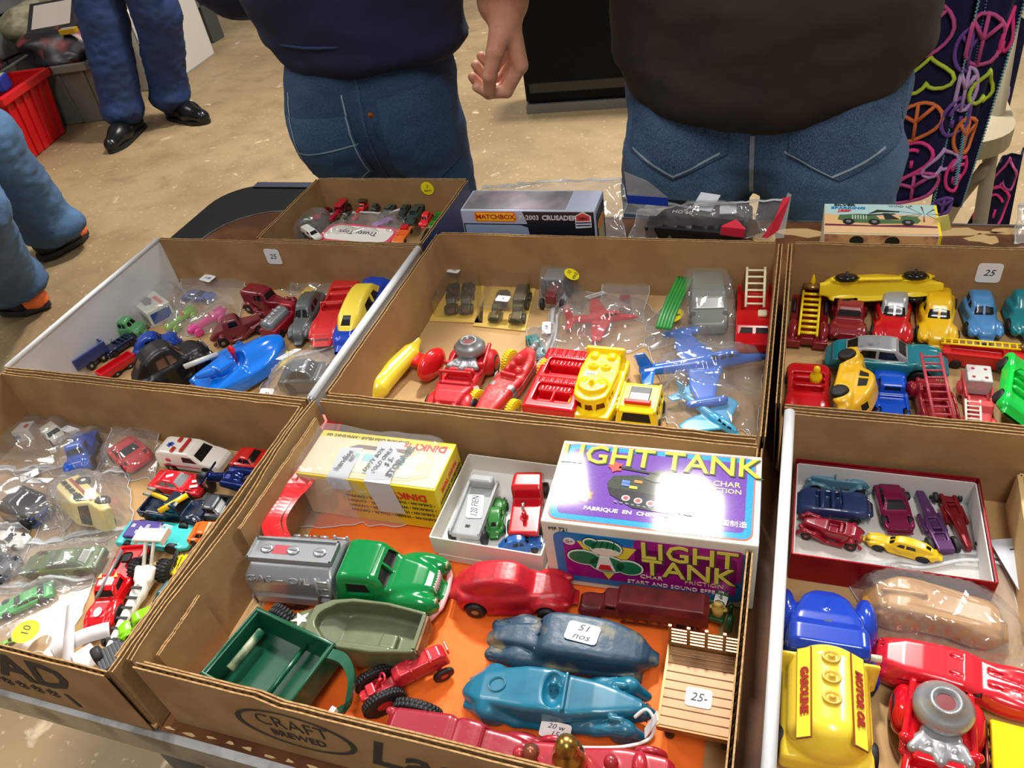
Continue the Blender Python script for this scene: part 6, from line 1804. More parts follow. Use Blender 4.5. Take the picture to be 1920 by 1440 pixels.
for x in (.3, -.33): s.cap((x, -.17, .12), (x, .17, .12), .025, k=.02)
for k in range(5):
    for e in (-1, 1): s.cap((.22 + .035 * k, e * .05, .285), (.22 + .035 * k, e * .09, .275), .012, op='-', k=.004)
sdfpart(t, 'body', s, FR, [('y', [(.1, .0), (.16, .0), (.16, .5), (.1, .5)], -.004, 1, dict(nmin=-2)), ('y', [(-.35, .17), (.46, .155), (.46, .175), (-.35, .19)], -.006, 1)], [('silver_trim', SDM)])
for x in (.3, -.33):
    for e in (-1, 1): wheel(t, x * t['L'], e * .22 * t['L'], .12 * t['L'], .12 * t['L'], .07 * t['L'], clr((236, 208, 30)), SILVER, hr=.55, tread=26)
B().lathe([(.05 * t['L'], 0), (.04 * t['L'], .1 * t['L'])], 12, tr(-.44 * t['L'], 0, .22 * t['L']) @ rot('Y', -80)).out('tail_pipe', SDM, t, True)
sticker(t, '15', on(t, .0, -.155, .2, 0) @ rot('X', 80), .008, .02, PAPER, .006)
# red tub car with seats
t = toy('toy_car', 'flat red plastic toy car body with two moulded rows of seats', 'toy car', (1022, 790), (1082, 652), .022)
s = S((-.52, -.26, 0), (.52, .26, .26), .008)
s.box((0, 0, .11), (.5, .24, .1), .03)
for x in (.25, -.18):
    s.box((x, 0, .2), (.14, .17, .1), .03, op='-', k=.006).box((x - .07, 0, .15), (.05, .16, .06), .025, k=.006).box((x + .08, 0, .12), (.04, .16, .04), .02, k=.006)
for k in range(16): s.cap((.02 + .0, -.2 + k * .027, .213), (.09, -.2 + k * .027, .213), .006, k=0).cap((-.47, -.2 + k * .027, .213), (-.36, -.2 + k * .027, .213), .006, k=0)
for x in (.25, -.18):
    for k in range(9): s.cap((x - .1, -.14 + k * .035, .2), (x - .04, -.14 + k * .035, .205), .009, op='-', k=.003)
s.box((.28, .0, .15), (.09, .012, .05), .005, k=.004)
sdfpart(t, 'body', s, clr((204, 16, 28), .25))
for x in (.32, -.32):
    for e in (-1, 1): wheel(t, x * t['L'], e * .24 * t['L'], .08 * t['L'], .08 * t['L'], .04 * t['L'])
# yellow hovercraft
t = toy('toy_boat', 'yellow plastic toy hovercraft with windows round the bridge', 'toy boat', (1098, 796), (1150, 655), .022)
s = S((-.54, -.24, 0), (.54, .24, .36), .0085)
s.prof([(-.5, .04), (-.5, .16), (.5, .14), (.52, .05)], [(-.5, .19), (.3, .19), (.52, .16)], .02)
s.plan([(-.44, -.13), (.2, -.14), (.36, -.1), (.42, 0), (.36, .1), (.2, .14), (-.44, .13)], .1, .25, .015, sm=2)
s.plan([(.1, -.11), (.25, -.1), (.33, 0), (.25, .1), (.1, .11), (.02, 0)], .2, .29, .02, k=.015, sm=2)
s.cyl(2, (-.16, .05, .26), .04, .02, .01, m=True, k=.004).cyl(2, (-.16, .05, .28), .018, .02, .004, op='-', k=.004, m=True).box((-.47, 0, .22), (.03, .16, .07), .015, k=.01).box((-.36, .07, .26), (.05, .03, .02), .01, m=True).ell((.2, 0, .31), (.03, .02, .03), k=.02).ell((.15, .07, .285), (.03, .02, .015), m=True)
cw = [('x', [(a - .032, .13), (a + .032, .13), (a + .026, .20), (a - .026, .20)], .02, 1, dict(sgn=1, rng=(.25, .5), nmin=.15)) for a in (-.085, 0, .085)] + [('y', [(.1 + a, .13), (.17 + a, .13), (.165 + a, .2), (.105 + a, .2)], .02, 1) for a in (0, .09)]
sdfpart(t, 'hull', s, YP, cw, [('window', M((110, 30, 20), .3))])
sticker(t, 'ARK', on(t, -.02, -.05, .256, 90), .011, .012, PAPER, .004)
# small yellow van with red light bar
t = toy('toy_van', 'small yellow plastic toy van with red bar and black hatch on the roof', 'toy van', (1194, 806), (1217, 722), .02)
s = S((-.52, -.4, 0), (.52, .4, .55), .0125)
s.prof([(-.5, .08), (-.5, .45), (-.4, .49), (.3, .49), (.42, .44), (.5, .2), (.5, .08)], .35, .03, tum=(.2, .5, .14))
sdfpart(t, 'body', s, YP, [('x', [(-.25, .25), (.25, .25), (.21, .42), (-.21, .42)], .03, 1, dict(sgn=1))] + [('y', [(x, .25), (x + .2, .25), (x + .2, .4), (x, .4)], .03, 1) for x in (-.42, -.15, .12)], [('window', DARK)])
bx(t, 'roof_hatch', BLACK, (-.1, 0, .495), (.22, .17, .012), .01); bx(t, 'hatch_label', M((170, 172, 172), .3, .4), (.0, 0, .509), (.1, .15, .002))
bx(t, 'light_bar', clr((226, 40, 30), .2), (.2, 0, .52), (.06, .22, .03), .02)
bx(t, 'roof_rail', YP, (0, .3, .48), (.45, .02, .03), .01); bx(t, 'roof_rail', YP, (0, -.3, .48), (.45, .02, .03), .01)
for x in (.3, -.3):
    for e in (-1, 1): wheel(t, x * t['L'], e * .33 * t['L'], .12 * t['L'], .12 * t['L'], .08 * t['L'])
# military trucks in yellow-backed blister packs
def army(label, A, Bp, base, mat, box, L=None):
    t = toy('toy_truck', label, 'toy truck', A, Bp, .008, base, L=L)
    s = S((-.52, -.3, 0), (.52, .3, .6), .02)
    s.prof([(.1, .12), (.1, .42), (.2, .44), (.26, .3), (.45, .27), (.5, .12)], .14, .03).box((-.1, 0, .13), (.4, .1, .04), .02)
    if box: s.box((-.22, 0, .32), (.27, .17, .18), .03)
    else: s.box((-.25, 0, .22), (.2, .16, .06), .02).cap((-.25, 0, .25), (-.2, 0, .5), .05, k=.02).cap((-.05, 0, .3), (-.05, 0, .52), .07, k=.02).ell((.0, .1, .45), (.05, .05, .05))
    sdfpart(t, 'body', s, mat)
    t.scale = (.9, .8, .6)
    for x in (.33, -.1, -.35):
        for e in (-1, 1): wheel(t, x * t['L'], e * .17 * t['L'], .12 * t['L'], .12 * t['L'], .07 * t['L'], mat)
    return t
YC = M((214, 184, 96), .6); OD = clr((52, 54, 30), .4); OD2 = clr((36, 44, 46), .4)
def blister(label, cor, base, h, items, sk=None, card=YC, inset=.006):
    q = [P(u, v, base) for u, v in cor]
    t = thing('blister_pack', label, 'blister pack', (0, 0, 0))
    B().prism([(p.x, p.y) for p in q], base + .0002, base + .0012).out('backing_card', card, t)
    c = sum((p for p in q), Vector()) / 4
    r = [c + (p - c) * (1 - inset / (p - c).length * 1.4) for p in q]; r2 = [c + (p - c) * (1 - inset * 1.6 / (p - c).length) for p in q]
    v = [(p.x, p.y, base + .0013) for p in r] + [(p.x, p.y, base + h) for p in r2]
    o = B().add(v, [(0, 1, 5, 4), (1, 2, 6, 5), (2, 3, 7, 6), (3, 0, 4, 7), (4, 5, 6, 7)]).out('clear_blister', BLIST, t)
    m_ = o.modifiers.new('edge', 'BEVEL'); m_.width = .002; m_.segments = 2
    if sk: sticker(t, sk[0], tr(*(P(sk[1], sk[2], base + h + .0006))) @ rot('Z', sk[3]), .016, .011, PAPER, .006)
    return t
blister('blister pack with two tiny dark military figures, leftmost in the middle tray', [(845, 500), (910, 502), (905, 607), (805, 603)], TF, .022, None, ('10', 851, 507, -8))
army('tiny dark military vehicle, left one inside the left blister pack', (842, 590), (848, 532), TF + .002, OD2, False)
army('tiny dark military vehicle, right one inside the left blister pack', (872, 590), (878, 530), TF + .002, OD2, False)
blister('blister pack on yellow card holding two olive army trucks', [(928, 512), (1010, 520), (985, 622), (887, 612)], TF, .022, None, ('5', 943, 560, -4))
army('tiny olive army truck, left one inside the yellow-carded blister pack', (928, 600), (948, 545), TF + .002, OD, False)
army('tiny olive army truck with box body inside the yellow-carded blister pack', (968, 600), (985, 540), TF + .002, OD, True)
# bagged tractor with yellow dot
def tractor(label, A, Bp, base, mat, m2):
    t = toy('toy_tractor', label, 'toy tractor', A, Bp, .01, base)
    s = S((-.52, -.3, 0), (.52, .3, .7), .02)
    s.box((.15, 0, .32), (.33, .1, .12), .04).box((-.25, 0, .25), (.2, .15, .07), .03, k=.03).cap((-.35, 0, .3), (-.35, 0, .45), .05, k=.02)
    sdfpart(t, 'body', s, mat)
    t.scale = (1, .85, .7)
    bx(t, 'canopy', m2, (-.25, 0, .6), (.25, .2, .03), .02)
    for x in (-.4, -.1):
        for e in (-1, 1): tb(t, 'canopy_post', m2, [(x, e * .15, .3), (x, e * .15, .6)], .02)
    for e in (-1, 1):
        wheel(t, -.27 * t['L'], e * .25 * t['L'], .22 * t['L'], .22 * t['L'], .1 * t['L'], None, mat); wheel(t, .35 * t['L'], e * .2 * t['L'], .14 * t['L'], .14 * t['L'], .08 * t['L'], None, mat)
    return t
t = tractor('dark red toy tractor with grey canopy in the clear bag with yellow dot', (1030, 578), (1055, 512), TF, clr((110, 22, 34), .3), M((120, 124, 126), .4))
bag('clear bag with round yellow price dot holding the dark red tractor', [(1020, 498), (1108, 500), (1098, 590), (1008, 578)], TF, [t], .002, 5, None, stick=[(.72, .72, '10\neach', 0, .018, .018, YK)])
t2 = car('tiny red toy car in the white-headed bag at the back wall', (1172, 578), (1172, 548), .008, clr((150, 34, 44)), 'modern', TF, res=36)
bag('upright zip bag with white header leaning on the back wall of the middle tray', [(1140, 492, .02), (1225, 498, .02), (1205, 605), (1125, 585)], TF, [t2], .003, 6, CLR, stick=[(.5, .2, '', 0, .034, .02, dict(mat=PAPER))])
def plane(name, label, A, Bp, zh, base, mat, tip=True, roll=0, lift=0, pts=None):
    t = toy(name, label, 'toy airplane', A, Bp, zh, base, roll=roll, lift=lift)
    s = S((-.54, -.5, 0), (.54, .5, .34), .0105)
    s.cap((.42, 0, .09), (.0, 0, .11), .03, .07, k=.02).cap((0, 0, .11), (-.45, 0, .12), .07, .04, k=.02).cap((.42, 0, .09), (.5, 0, .085), .03, .012, k=.02)
    s.plan([(.16, .0), (.05, .25), (-.02, .44), (-.14, .44), (-.16, .25), (-.12, 0), (-.16, -.25), (-.14, -.44), (-.02, -.44), (.05, -.25)], .085, .115, .01, k=.02)
    if tip: s.cap((.04, .45, .1), (-.2, .45, .1), .035, .03, k=.015, m=True)
    s.plan([(-.36, 0), (-.42, .2), (-.5, .2), (-.48, 0), (-.5, -.2), (-.42, -.2)], .115, .135, .008, k=.015)
    s.prof([(-.36, .12), (-.44, .3), (-.52, .3), (-.48, .12)], .012, .008, k=.015)
    s.ell((.15, 0, .16), (.12, .045, .045), k=.02)
    sdfpart(t, 'airframe', s, mat, [('y', [(.06 + k * .06, .155), (.1 + k * .06, .155), (.1 + k * .06, .19), (.06 + k * .06, .19)], .008, 1) for k in range(3)], [('window', DARK)])
    return t
pl1 = plane('toy_airplane', 'red plastic toy airplane in a clear bag in the middle tray', (1200, 600), (1058, 612), .014, TF, clr((200, 24, 44), .25), False)
bag('clear bag holding the red toy airplane', [(1060, 540), (1195, 560), (1290, 640), (1005, 690)], TF, [pl1], .006, 7, CLR, zipside=3, stick=[(.45, .12, 'PLASTIC', 40, .026, .010)])
tl = car('small teal toy car in a little bag beside the red racing car', (1008, 672), (992, 632), .008, clr((60, 130, 134)), 'modern', TF, res=40)
bag('little clear bag with teal car and handwritten sticker', [(985, 618), (1048, 612), (1040, 660), (1010, 690)], TF, [tl], .003, 8, None, stick=[(.65, .2, '5.00', 10, .022, .010)])
gv = car('grey plastic toy truck in the bag with green zip strip', (1330, 640), (1322, 515), .016, M((130, 138, 126), .3, alpha=.75), 'wagon', TF, res=50, wy=.75, hz=.7)
bag('clear bag with broad green seal and yellow dot over a grey toy truck', [(1268, 505), (1370, 512), (1400, 660), (1210, 625)], TF, [gv], .006, 9, None, stick=[(.28, .82, '4\npieces', 0, .022, .022, YK)])
gz = thing('green_zip_seal', 'broad ribbed green plastic seal on the bag over the grey truck', 'bag seal', (0, 0, 0))
for k in range(5):
    pts = cr([P(u + k * 6, v + k * .7, z + TF) for u, v, z in ((1272, 520, .034), (1255, 555, .036), (1240, 590, .034), (1232, 615, .03))], 5, False)
    B().tube(pts, .0019, 6).out('seal_rib', M((46, 140, 60), .3), gz, True)
pl2 = plane('toy_airplane', 'large blue plastic toy jet airplane in the big clear bag', (1440, 672), (1200, 706), .02, TF, clr((36, 110, 220), .22), True)
pl3 = plane('toy_airplane', 'light blue toy airplane under the large blue jet at the front of the middle tray', (1400, 845), (1262, 742), .012, TF, clr((60, 170, 222), .25), False)
bag('large crinkled clear bag holding two blue toy airplanes', [(1215, 640), (1420, 600), (1436, 815), (1250, 800)], TF, [pl2, pl3], .008, 10, None, n=56)
# red fire truck with white ladder
t = toy('toy_fire_engine', 'red plastic toy fire truck with a raised cream ladder at the right wall', 'toy fire engine', (1411, 668), (1414, 548), (.02, .03))
t.scale.z = .78
s = S((-.52, -.3, 0), (.52, .3, .5), .0095)
s.prof([(-.5, .08), (-.5, .22), (.0, .22), (.02, .4), (.28, .4), (.36, .3), (.5, .26), (.5, .08)], .24, .02).box((-.25, 0, .25), (.22, .17, .06), .01, op='-')
sdfpart(t, 'body', s, RP, [('x', [(-.19, .3), (-.02, .3), (-.02, .37), (-.17, .37)], .02, 1, dict(sgn=1, rng=(.2, .5))), ('x', [(.02, .3), (.19, .3), (.17, .37), (.02, .37)], .02, 1, dict(sgn=1, rng=(.2, .5)))], [('window', DARK)])
CRL = clr((236, 226, 190), .35)
ladder(t, 'ladder', CRL, (-.02, 0, .42), (-.5, 0, .74), .24, 6, .02, (0, 0, 1))
bx(t, 'siren', CRL, (.1, .1, .43), (.05, .06, .03), .02)
for e in (-1, 1): bx(t, 'ladder_rest', RP, (-.45, e * .21, .3), (.02, .02, .1))
for x in (.32, -.32):
    for e in (-1, 1): wheel(t, x * t['L'], e * .22 * t['L'], .1 * t['L'], .1 * t['L'], .06 * t['L'])
# ================================================================ back right tray
t = toy('toy_fire_engine', 'dark red toy fire engine with yellow ladder and driver in back right tray', 'toy fire engine', (1526, 508), (1512, 650), (.022, .016))
DR_ = clr((128, 18, 30), .2)
s = S((-.54, -.32, 0), (.54, .32, .34), .0095)
s.prof([(-.5, .06), (-.5, .16), (.1, .2), (.18, .26), (.46, .25), (.5, .18), (.5, .06)], [(-.5, .1), (.1, .13), (.25, .11), (.5, .09)], .03, sm=1)
s.ell((.34, .2, .13), (.16, .07, .1), m=True, k=.03).ell((-.36, .2, .12), (.14, .08, .1), m=True, k=.03).box((-.02, .2, .08), (.3, .06, .03), .02, m=True, k=.02).box((-.48, .18, .08), (.04, .1, .05), .01, m=True)
s.box((.08, 0, .24), (.08, .09, .06), .02, op='-')
sdfpart(t, 'body', s, DR_)
L = t['L']
ladder(t, 'ladder', YP, (.05, 0, .27), (-.5, 0, .2), .24, 8, .02)
B().lathe([(.0001, .16 * L), (.04 * L, .1 * L), (.05 * L, .0), (.06 * L, -.06 * L)], 10, on(t, .2, 0, .31)).out('driver', YP, t, True)
t.scale.y = .8
tb(t, 'brass_roll', M((190, 150, 90), .3, .8), [(.13, -.13, .26), (.13, .13, .26)], .035)
for x in (.34, -.36, -.02):
    for e in (-1, 1): wheel(t, x * L, e * .22 * L, .1 * L, .1 * L, .05 * L, TYRE, CHROME)
car('dark red plastic toy pickup facing us beside the fire engine with yellow ladder', (1588, 640), (1597, 545), (.014, .02), clr((130, 26, 34), .28), 'pickup', hubs=DR_, wy=1.25, trim=None, res=76, win=DARK)
car('red toy coupe with silver roof facing us', (1673, 655), (1678, 530), (.012, .022), clr((196, 20, 30), .2), 'aero', roof=M((170, 172, 176), .35, .4), hubs=SILVER, res=90, wy=1.1, trim=None)
car('worn yellow toy saloon facing us between the silver-roofed coupe and the blue coupe', (1764, 660), (1762, 540), (.012, .022), clr((234, 186, 20), .3, (110, 90, 40), .72), 'aero', res=86, wy=1.12, trim=None)
car('light blue toy coupe facing us with split windscreen', (1850, 650), (1826, 540), (.012, .022), clr((74, 140, 200), .25), 'aero', res=86, wy=1.15, trim=None)
tl = car('large teal toy car with silver louvres at the right edge', (1940, 660), (1906, 525), (.014, .026), clr((26, 130, 140), .22), 'aero', res=80, wy=1.2, trim=None, nowin=True)
for r_ in range(3):
    for k in range(7): bx(tl, 'silver_louvre', CHROME, (-.13 + .06 * r_, -.1 + .033 * k, .372 - .006 * r_), (.02, .010, .01), .004)
yc = car('yellow toy car lying on its side against the back wall with black wheels showing', (1764, 534), (1556, 540), .02, clr((238, 206, 30), .28), 'aero', trim=None, hubs=BLACK, tyres=M((16, 16, 17), .2), roll=math.radians(-108), lift=.05, res=90, nowin=True, wr=.1, wy=.62)
yc.location = PV(1654, 545, .722)
tb(yc, 'axle', DARK, [(.3, -.17, .09), (.3, .17, .09)], .012); tb(yc, 'axle', DARK, [(-.3, -.17, .09), (-.3, .17, .09)], .012)
cc = car('teal toy saloon with silver roof lying across the middle of the back right tray', (1780, 698), (1545, 676), (.018, .018), clr((22, 118, 132), .2), 'sedan50', roof=M((172, 176, 180), .35, .45, (120, 120, 124), 80, .68), res=110, wy=.95, hz=1.12)
t = toy('toy_fire_engine', 'red toy fire truck with long yellow ladder, right of the teal saloon', 'toy fire engine', (1935, 690), (1775, 672), .02)
s = S((-.52, -.2, 0), (.52, .2, .3), .0095)
s.box((-.08, 0, .14), (.42, .13, .1), .01).box((.38, 0, .15), (.12, .15, .12), .03).box((-.1, 0, .24), (.3, .08, .06), .01, op='-')
sdfpart(t, 'body', s, clr((196, 22, 26), .25))
ladder(t, 'ladder', YP, (-.52, .1, .27), (.38, .1, .30), .11, 11, .016)
B().lathe([(.05 * t['L'], 0), (.06 * t['L'], .04 * t['L']), (.05 * t['L'], .08 * t['L'])], 14, on(t, .42, .08, .27)).out('brass_hub', M((150, 116, 60), .3, .8), t, True)
for x in (.33, -.32):
    for e in (-1, 1): wheel(t, x * t['L'], e * .13 * t['L'], .07 * t['L'], .07 * t['L'], .04 * t['L'])
t = car('red plastic toy convertible with a yellow driver in the corner of the back right tray', (1508, 800), (1514, 688), (.012, .018), clr((198, 18, 28), .22), 'open', res=80, wy=1.25, trim=None)
L = t['L']
B().lathe([(.0001, .34 * L), (.035 * L, .32 * L), (.045 * L, .27 * L), (.03 * L, .23 * L), (.07 * L, .2 * L), (.075 * L, .08 * L)], 12, tr(-.12 * L, .08 * L, .1 * L)).out('driver', YP, t, True)
yk = car('yellow toy saloon on its side showing its wheel, in front of the teal saloon', (1586, 668), (1560, 792), .024, clr((236, 184, 34), .3, (200, 120, 30), .76), 'aero', roll=math.radians(72), lift=.034, res=90, win=DARK, trim=None)
text('embossed_number', 'W24', .012, on(yk, .0, 0, .02) @ rot('X', 180), clr((200, 140, 30), .4), yk, ext=.0008)
car('blue plastic toy pickup with open bed beside the yellow saloon on its side', (1668, 690), (1672, 800), (.02, .01), clr((20, 84, 210), .22), 'pickup', res=76, wy=1.2, hubs=M((20, 84, 210), .3), trim=None)
def fire(label, A, Bp, zh, red, lad, L=None, silver=None):
    t = toy('toy_fire_engine', label, 'toy fire engine', A, Bp, zh, L=L)
    s = S((-.52, -.3, 0), (.52, .3, .45), .0105)
    s.prof([(-.5, .08), (-.5, .24), (.02, .24), (.04, .34), (.2, .34), (.26, .24), (.46, .22), (.5, .08)], [(-.5, .17), (.2, .16), (.5, .1)], .02)
    s.ell((.36, .17, .12), (.13, .06, .1), m=True, k=.03).ell((-.32, .18, .11), (.12, .05, .09), m=True, k=.03).box((-.25, 0, .26), (.2, .11, .08), .01, op='-').box((.06, 0, .3), (.05, .12, .07), .01, op='-').cap((.43, .1, .2), (.47, .1, .2), .03, k=.01, m=True)
    sdfpart(t, 'body', s, red)
    for e in (-1, 1): tb(t, 'hand_rail', red, [(-.48, e * .17, .28), (-.1, e * .17, .32), (.04, e * .16, .3)], .018)
    if lad: ladder(t, 'ladder', lad, (-.55, .0, .34), (.62, .0, .5), .2, 9, .018)
    if silver:
        bx(t, 'silver_pump_box', silver, (-.28, 0, .33), (.16, .16, .13), .02)
        for x in (-.36, -.2):
            for e in (-1, 1): B().lathe([(.025 * t['L'], 0), (.0001, .015 * t['L'])], 8, on(t, x, e * .08, .46)).out('red_rivet', red, t, True)
        ladder(t, 'ladder', M((226, 222, 210), .4), (.12, -.1, .34), (.6, -.1, .2), .18, 8, .016)
    for x in (.34, -.3):
        for e in (-1, 1): wheel(t, x * t['L'], e * .17 * t['L'], .09 * t['L'], .09 * t['L'], .05 * t['L'], TYRE, CHROME)
    return t
fire('dark red toy fire truck with pink raised ladder leaning over the teal saloon', (1735, 690), (1756, 810), (.03, .014), clr((150, 18, 30), .25), clr((196, 74, 90), .35))
fire('faded red toy truck with silver box, left of the bright green car', (1842, 815), (1836, 690), (.014, .03), clr((206, 66, 70), .35), None, None, M((188, 188, 186), .4, .3, (150, 90, 90), 70, .66))
gc = car('bright green plastic toy car tipped up at the right edge of the back right tray', (1915, 660), (1890, 815), (.04, .02), clr((14, 196, 70), .15), 'open', roll=math.radians(34), lift=.014, res=80, wy=1.1, trim=None)
sticker(gc, '', on(gc, -.36, -.1, .225), .018, .014)

# ================================================================ front right tray
RBX = M((150, 12, 28), .25, .6)
rb = thing('tin_box', 'shiny red open tin box holding seven small toy cars', 'box', (.1105, .4335, TF), math.radians(-6))
q_ = [P(u, v, TF + .03) for u, v in ((1496, 860), (1836, 897), (1868, 1080), (1482, 1048))]
c_ = (q_[0] + q_[1] + q_[2] + q_[3]) / 4
rb.location = (c_.x, c_.y, TF); rb.rotation_euler.z = math.atan2(q_[1].y - q_[0].y, q_[1].x - q_[0].x)
rw, rd = ((q_[1] - q_[0]).length + (q_[2] - q_[3]).length) / 2, ((q_[0] - q_[3]).length + (q_[1] - q_[2]).length) / 2
openbox(rb, rw, rd, .03, RBX, M((214, 212, 208), .6), 0, .0012)
for e in (-1, 1): B().box((e * (rw / 2 - .0015), 0, .0135), (.0005, rd / 2 - .002, .0125)).out('white_lining', M((206, 206, 204), .6), rb)
B().box((0, rd / 2 - .0015, .0135), (rw / 2 - .002, .0005, .0125)).out('white_lining', M((206, 206, 204), .6), rb)
RB = TF + .002
sticker(rb, '10', tr(-rw / 2 + .02, -rd / 2 + .012, .0016), .03, .016, YSTICK, .008)
car('light blue toy roadster at the back left of the red tin box', (1512, 896), (1628, 908), .010, clr((84, 130, 152), .4, (60, 90, 110), .66), 'roadster', RB, res=64, trim=None)
car('navy blue toy convertible in the red tin box below the light blue roadster', (1634, 958), (1494, 942), .010, clr((36, 56, 104), .3), 'open', RB, res=66, wy=.9, trim=CHROME, wr=.07)
car('dark red toy roadster with black tyres at the front left of the red tin box', (1496, 976), (1618, 1006), .009, clr((150, 20, 44), .22), 'roadster', RB, res=66, hubs=clr((150, 20, 44)), trim=None)
car('metallic purple toy saloon facing us in the red tin box', (1690, 1004), (1660, 903), .010, M((128, 24, 66), .25, .45), 'modern', RB, res=70, wy=1.15, trim=M((120, 40, 70), .3, .5))
def dragster(label, A, Bp, mat):
    t = toy('toy_dragster', label, 'toy dragster', A, Bp, .009, RB)
    s = S((-.52, -.24, 0), (.52, .24, .3), .0125)
    s.plan([(.5, -.05), (.5, .05), (.0, .11), (-.1, .15), (-.5, .13), (-.5, -.13), (-.1, -.15), (.0, -.11)], .06, .2, .02)
    s.box((-.12, 0, .2), (.1, .07, .06), .01, op='-').box((-.3, 0, .2), (.05, .08, .05), .01, op='-').box((-.17, 0, .16), (.02, .06, .05), .01).box((-.05, .16, .1), (.14, .03, .04), .01, m=True).cap((.1, 0, .2), (.42, 0, .17), .03, .02, k=.03)
    sdfpart(t, 'body', s, mat)
    for x, r in ((.42, .07), (-.38, .11)):
        for e in (-1, 1): wheel(t, x * t['L'], e * .2 * t['L'], r * t['L'], r * t['L'], .08 * t['L'], TYRE, CHROME)
    return t
dragster('purple toy dragster in the red tin box, between two other cars', (1712, 905), (1776, 1046), M((86, 46, 96), .3, .3))
dragster('dark red toy dragster at the right end of the red tin box', (1822, 1044), (1764, 905), M((124, 18, 26), .25, .3))
car('chipped yellow toy taxi at the front of the red tin box', (1632, 1020), (1752, 1052), .009, clr((236, 196, 24), .3, (60, 50, 30), .68), 'aero', RB, res=66, trim=None, wy=.9)
# blue and yellow tanker
t = toy('toy_truck', 'blue toy truck cab coupled to a yellow tank marked GASOLINE', 'toy truck', (1549, 1092), (1560, 1560), (.035, .04))
BLT = clr((20, 58, 168), .2)
s = S((-.02, -.26, 0), (.52, .26, .34), .0075)
s.prof([(.08, .06), (.08, .2), (.14, .25), (.4, .22), (.49, .15), (.5, .06)], [(.08, .16), (.25, .14), (.42, .09), (.5, .045)], .045, sm=2)
s.prof([(.0, .08), (.0, .27), (.04, .3), (.14, .3), (.19, .27), (.24, .16), (.2, .08)], [(.0, .15), (.24, .145)], .04, k=.015, sm=1)
s.ell((.34, .155, .11), (.15, .05, .1), m=True, k=.025).ell((.06, .17, .08), (.09, .035, .07), m=True, k=.02).cap((.3, 0, .235), (.46, 0, .17), .008, k=.012)
sdfpart(t, 'cab', s, BLT, [('x', [(-.1, .2), (.1, .2), (.09, .245), (-.1, .245)], .012, 1, dict(sgn=-1, rng=(-.1, .1)))], [('window', DARK)])
B().prism([q2 for q2 in [(.235 * t['L'], 0), (.16 * t['L'], .06 * t['L']), (.16 * t['L'], -.06 * t['L'])]], 0, .001, on(t, 0, 0, .296) @ rot('Y', 14)).out('cab_badge', M((60, 70, 80), .5), t)
for e in (-1, 1):
    tb(t, 'side_lamp', clr((222, 220, 190), .3), [(.1, e * .16, .17), (.1, e * .2, .17)], .018)
    for x in (.34, .04): wheel(t, x * t['L'], e * .16 * t['L'], .075 * t['L'], .075 * t['L'], .05 * t['L'])
YT = clr((238, 208, 60), .22)
s = S((-.52, -.2, .02), (.02, .2, .34), .0075)
s.cap((-.38, 0, .19), (-.04, 0, .19), .125, k=0, sq=1.15).box((-.25, 0, .1), (.25, .16, .05), .02, k=.02).box((-.02, .15, .16), (.012, .03, .1), .005, m=True)
sdfpart(t, 'tank', s, YT)
for x in (-.06, -.17, -.28):
    B().lathe([(.034 * t['L'], 0), (.034 * t['L'], .014 * t['L']), (.026 * t['L'], .016 * t['L']), (.024 * t['L'], .01 * t['L']), (.014 * t['L'], .01 * t['L']), (.012 * t['L'], .022 * t['L']), (.0001, .024 * t['L'])], 22, on(t, x, 0, .312)).out('filler_cap', clr((206, 170, 60), .3), t, True)
RDT = M((150, 40, 30), .5)
for e in (-1, 1):
    lb = B().box((0, 0, 0), (.24 * t['L'], .03 * t['L'], .0004)).out('printed_panel', M((120, 60, 30), .5), t); lb.matrix_local = on(t, -.25, e * .092, .295) @ rot('X', -36 * e)
    lb = B().box((0, 0, .0004), (.235 * t['L'], .026 * t['L'], .0004)).out('printed_panel', YT, t); lb.matrix_local = on(t, -.25, e * .092, .295) @ rot('X', -36 * e)
    text('printed_letters', 'GASOLINE' if e > 0 else 'MOTOR OIL', .042 * t['L'], on(t, -.25, e * .094, .306, 0) @ rot('X', -36 * e) @ rot('Z', 180), RDT, t, bold=.0004, sx=1.25)
for e in (-1, 1):
    for x in (-.38,): wheel(t, x * t['L'], e * .15 * t['L'], .075 * t['L'], .075 * t['L'], .05 * t['L'])
t.scale.x = .74; t.location += Vector((math.cos(t.rotation_euler.z), math.sin(t.rotation_euler.z), 0)) * t['L'] * .13
# tan rubber car in a bag
TAN = M((178, 130, 60), .35, 0, (166, 118, 52), 30, .55, coat=.2)
t = toy('toy_car', 'tan rubber toy streamlined car inside a clear bag', 'toy car', (1888, 1180), (1622, 1122), (.03, .03))
s = S((-.52, -.26, 0), (.52, .26, .4), .0085)
s.prof([(-.5, .06), (-.48, .2), (-.36, .32), (-.2, .36), (.0, .34), (.3, .29), (.46, .24), (.5, .14), (.49, .06)], [(-.5, .12), (-.3, .2), (.2, .19), (.5, .13)], .06, sm=2)
s.ell((.3, .17, .14), (.18, .06, .12), m=True, k=.04).ell((-.3, .18, .13), (.17, .05, .12), m=True, k=.04).cap((-.2, .13, .37), (.36, .11, .3), .012, op='-', k=.02, m=True).cap((-.4, 0, .33), (-.1, 0, .38), .02, k=.03)
sdfpart(t, 'body', s, TAN)
tanc = t
t = toy('toy_car', 'long red streamlined toy car with dark windows below the tan car', 'toy car', (1985, 1296), (1632, 1206), (.025, .025))
RST = clr((196, 30, 44), .2)
s = S((-.52, -.18, 0), (.52, .18, .3), .007)
s.prof([(-.5, .06), (-.49, .12), (-.4, .2), (-.2, .235), (.02, .235), (.12, .2), (.3, .18), (.47, .14), (.5, .06)], [(-.5, .07), (-.3, .13), (.1, .14), (.5, .08)], .05, sm=2)
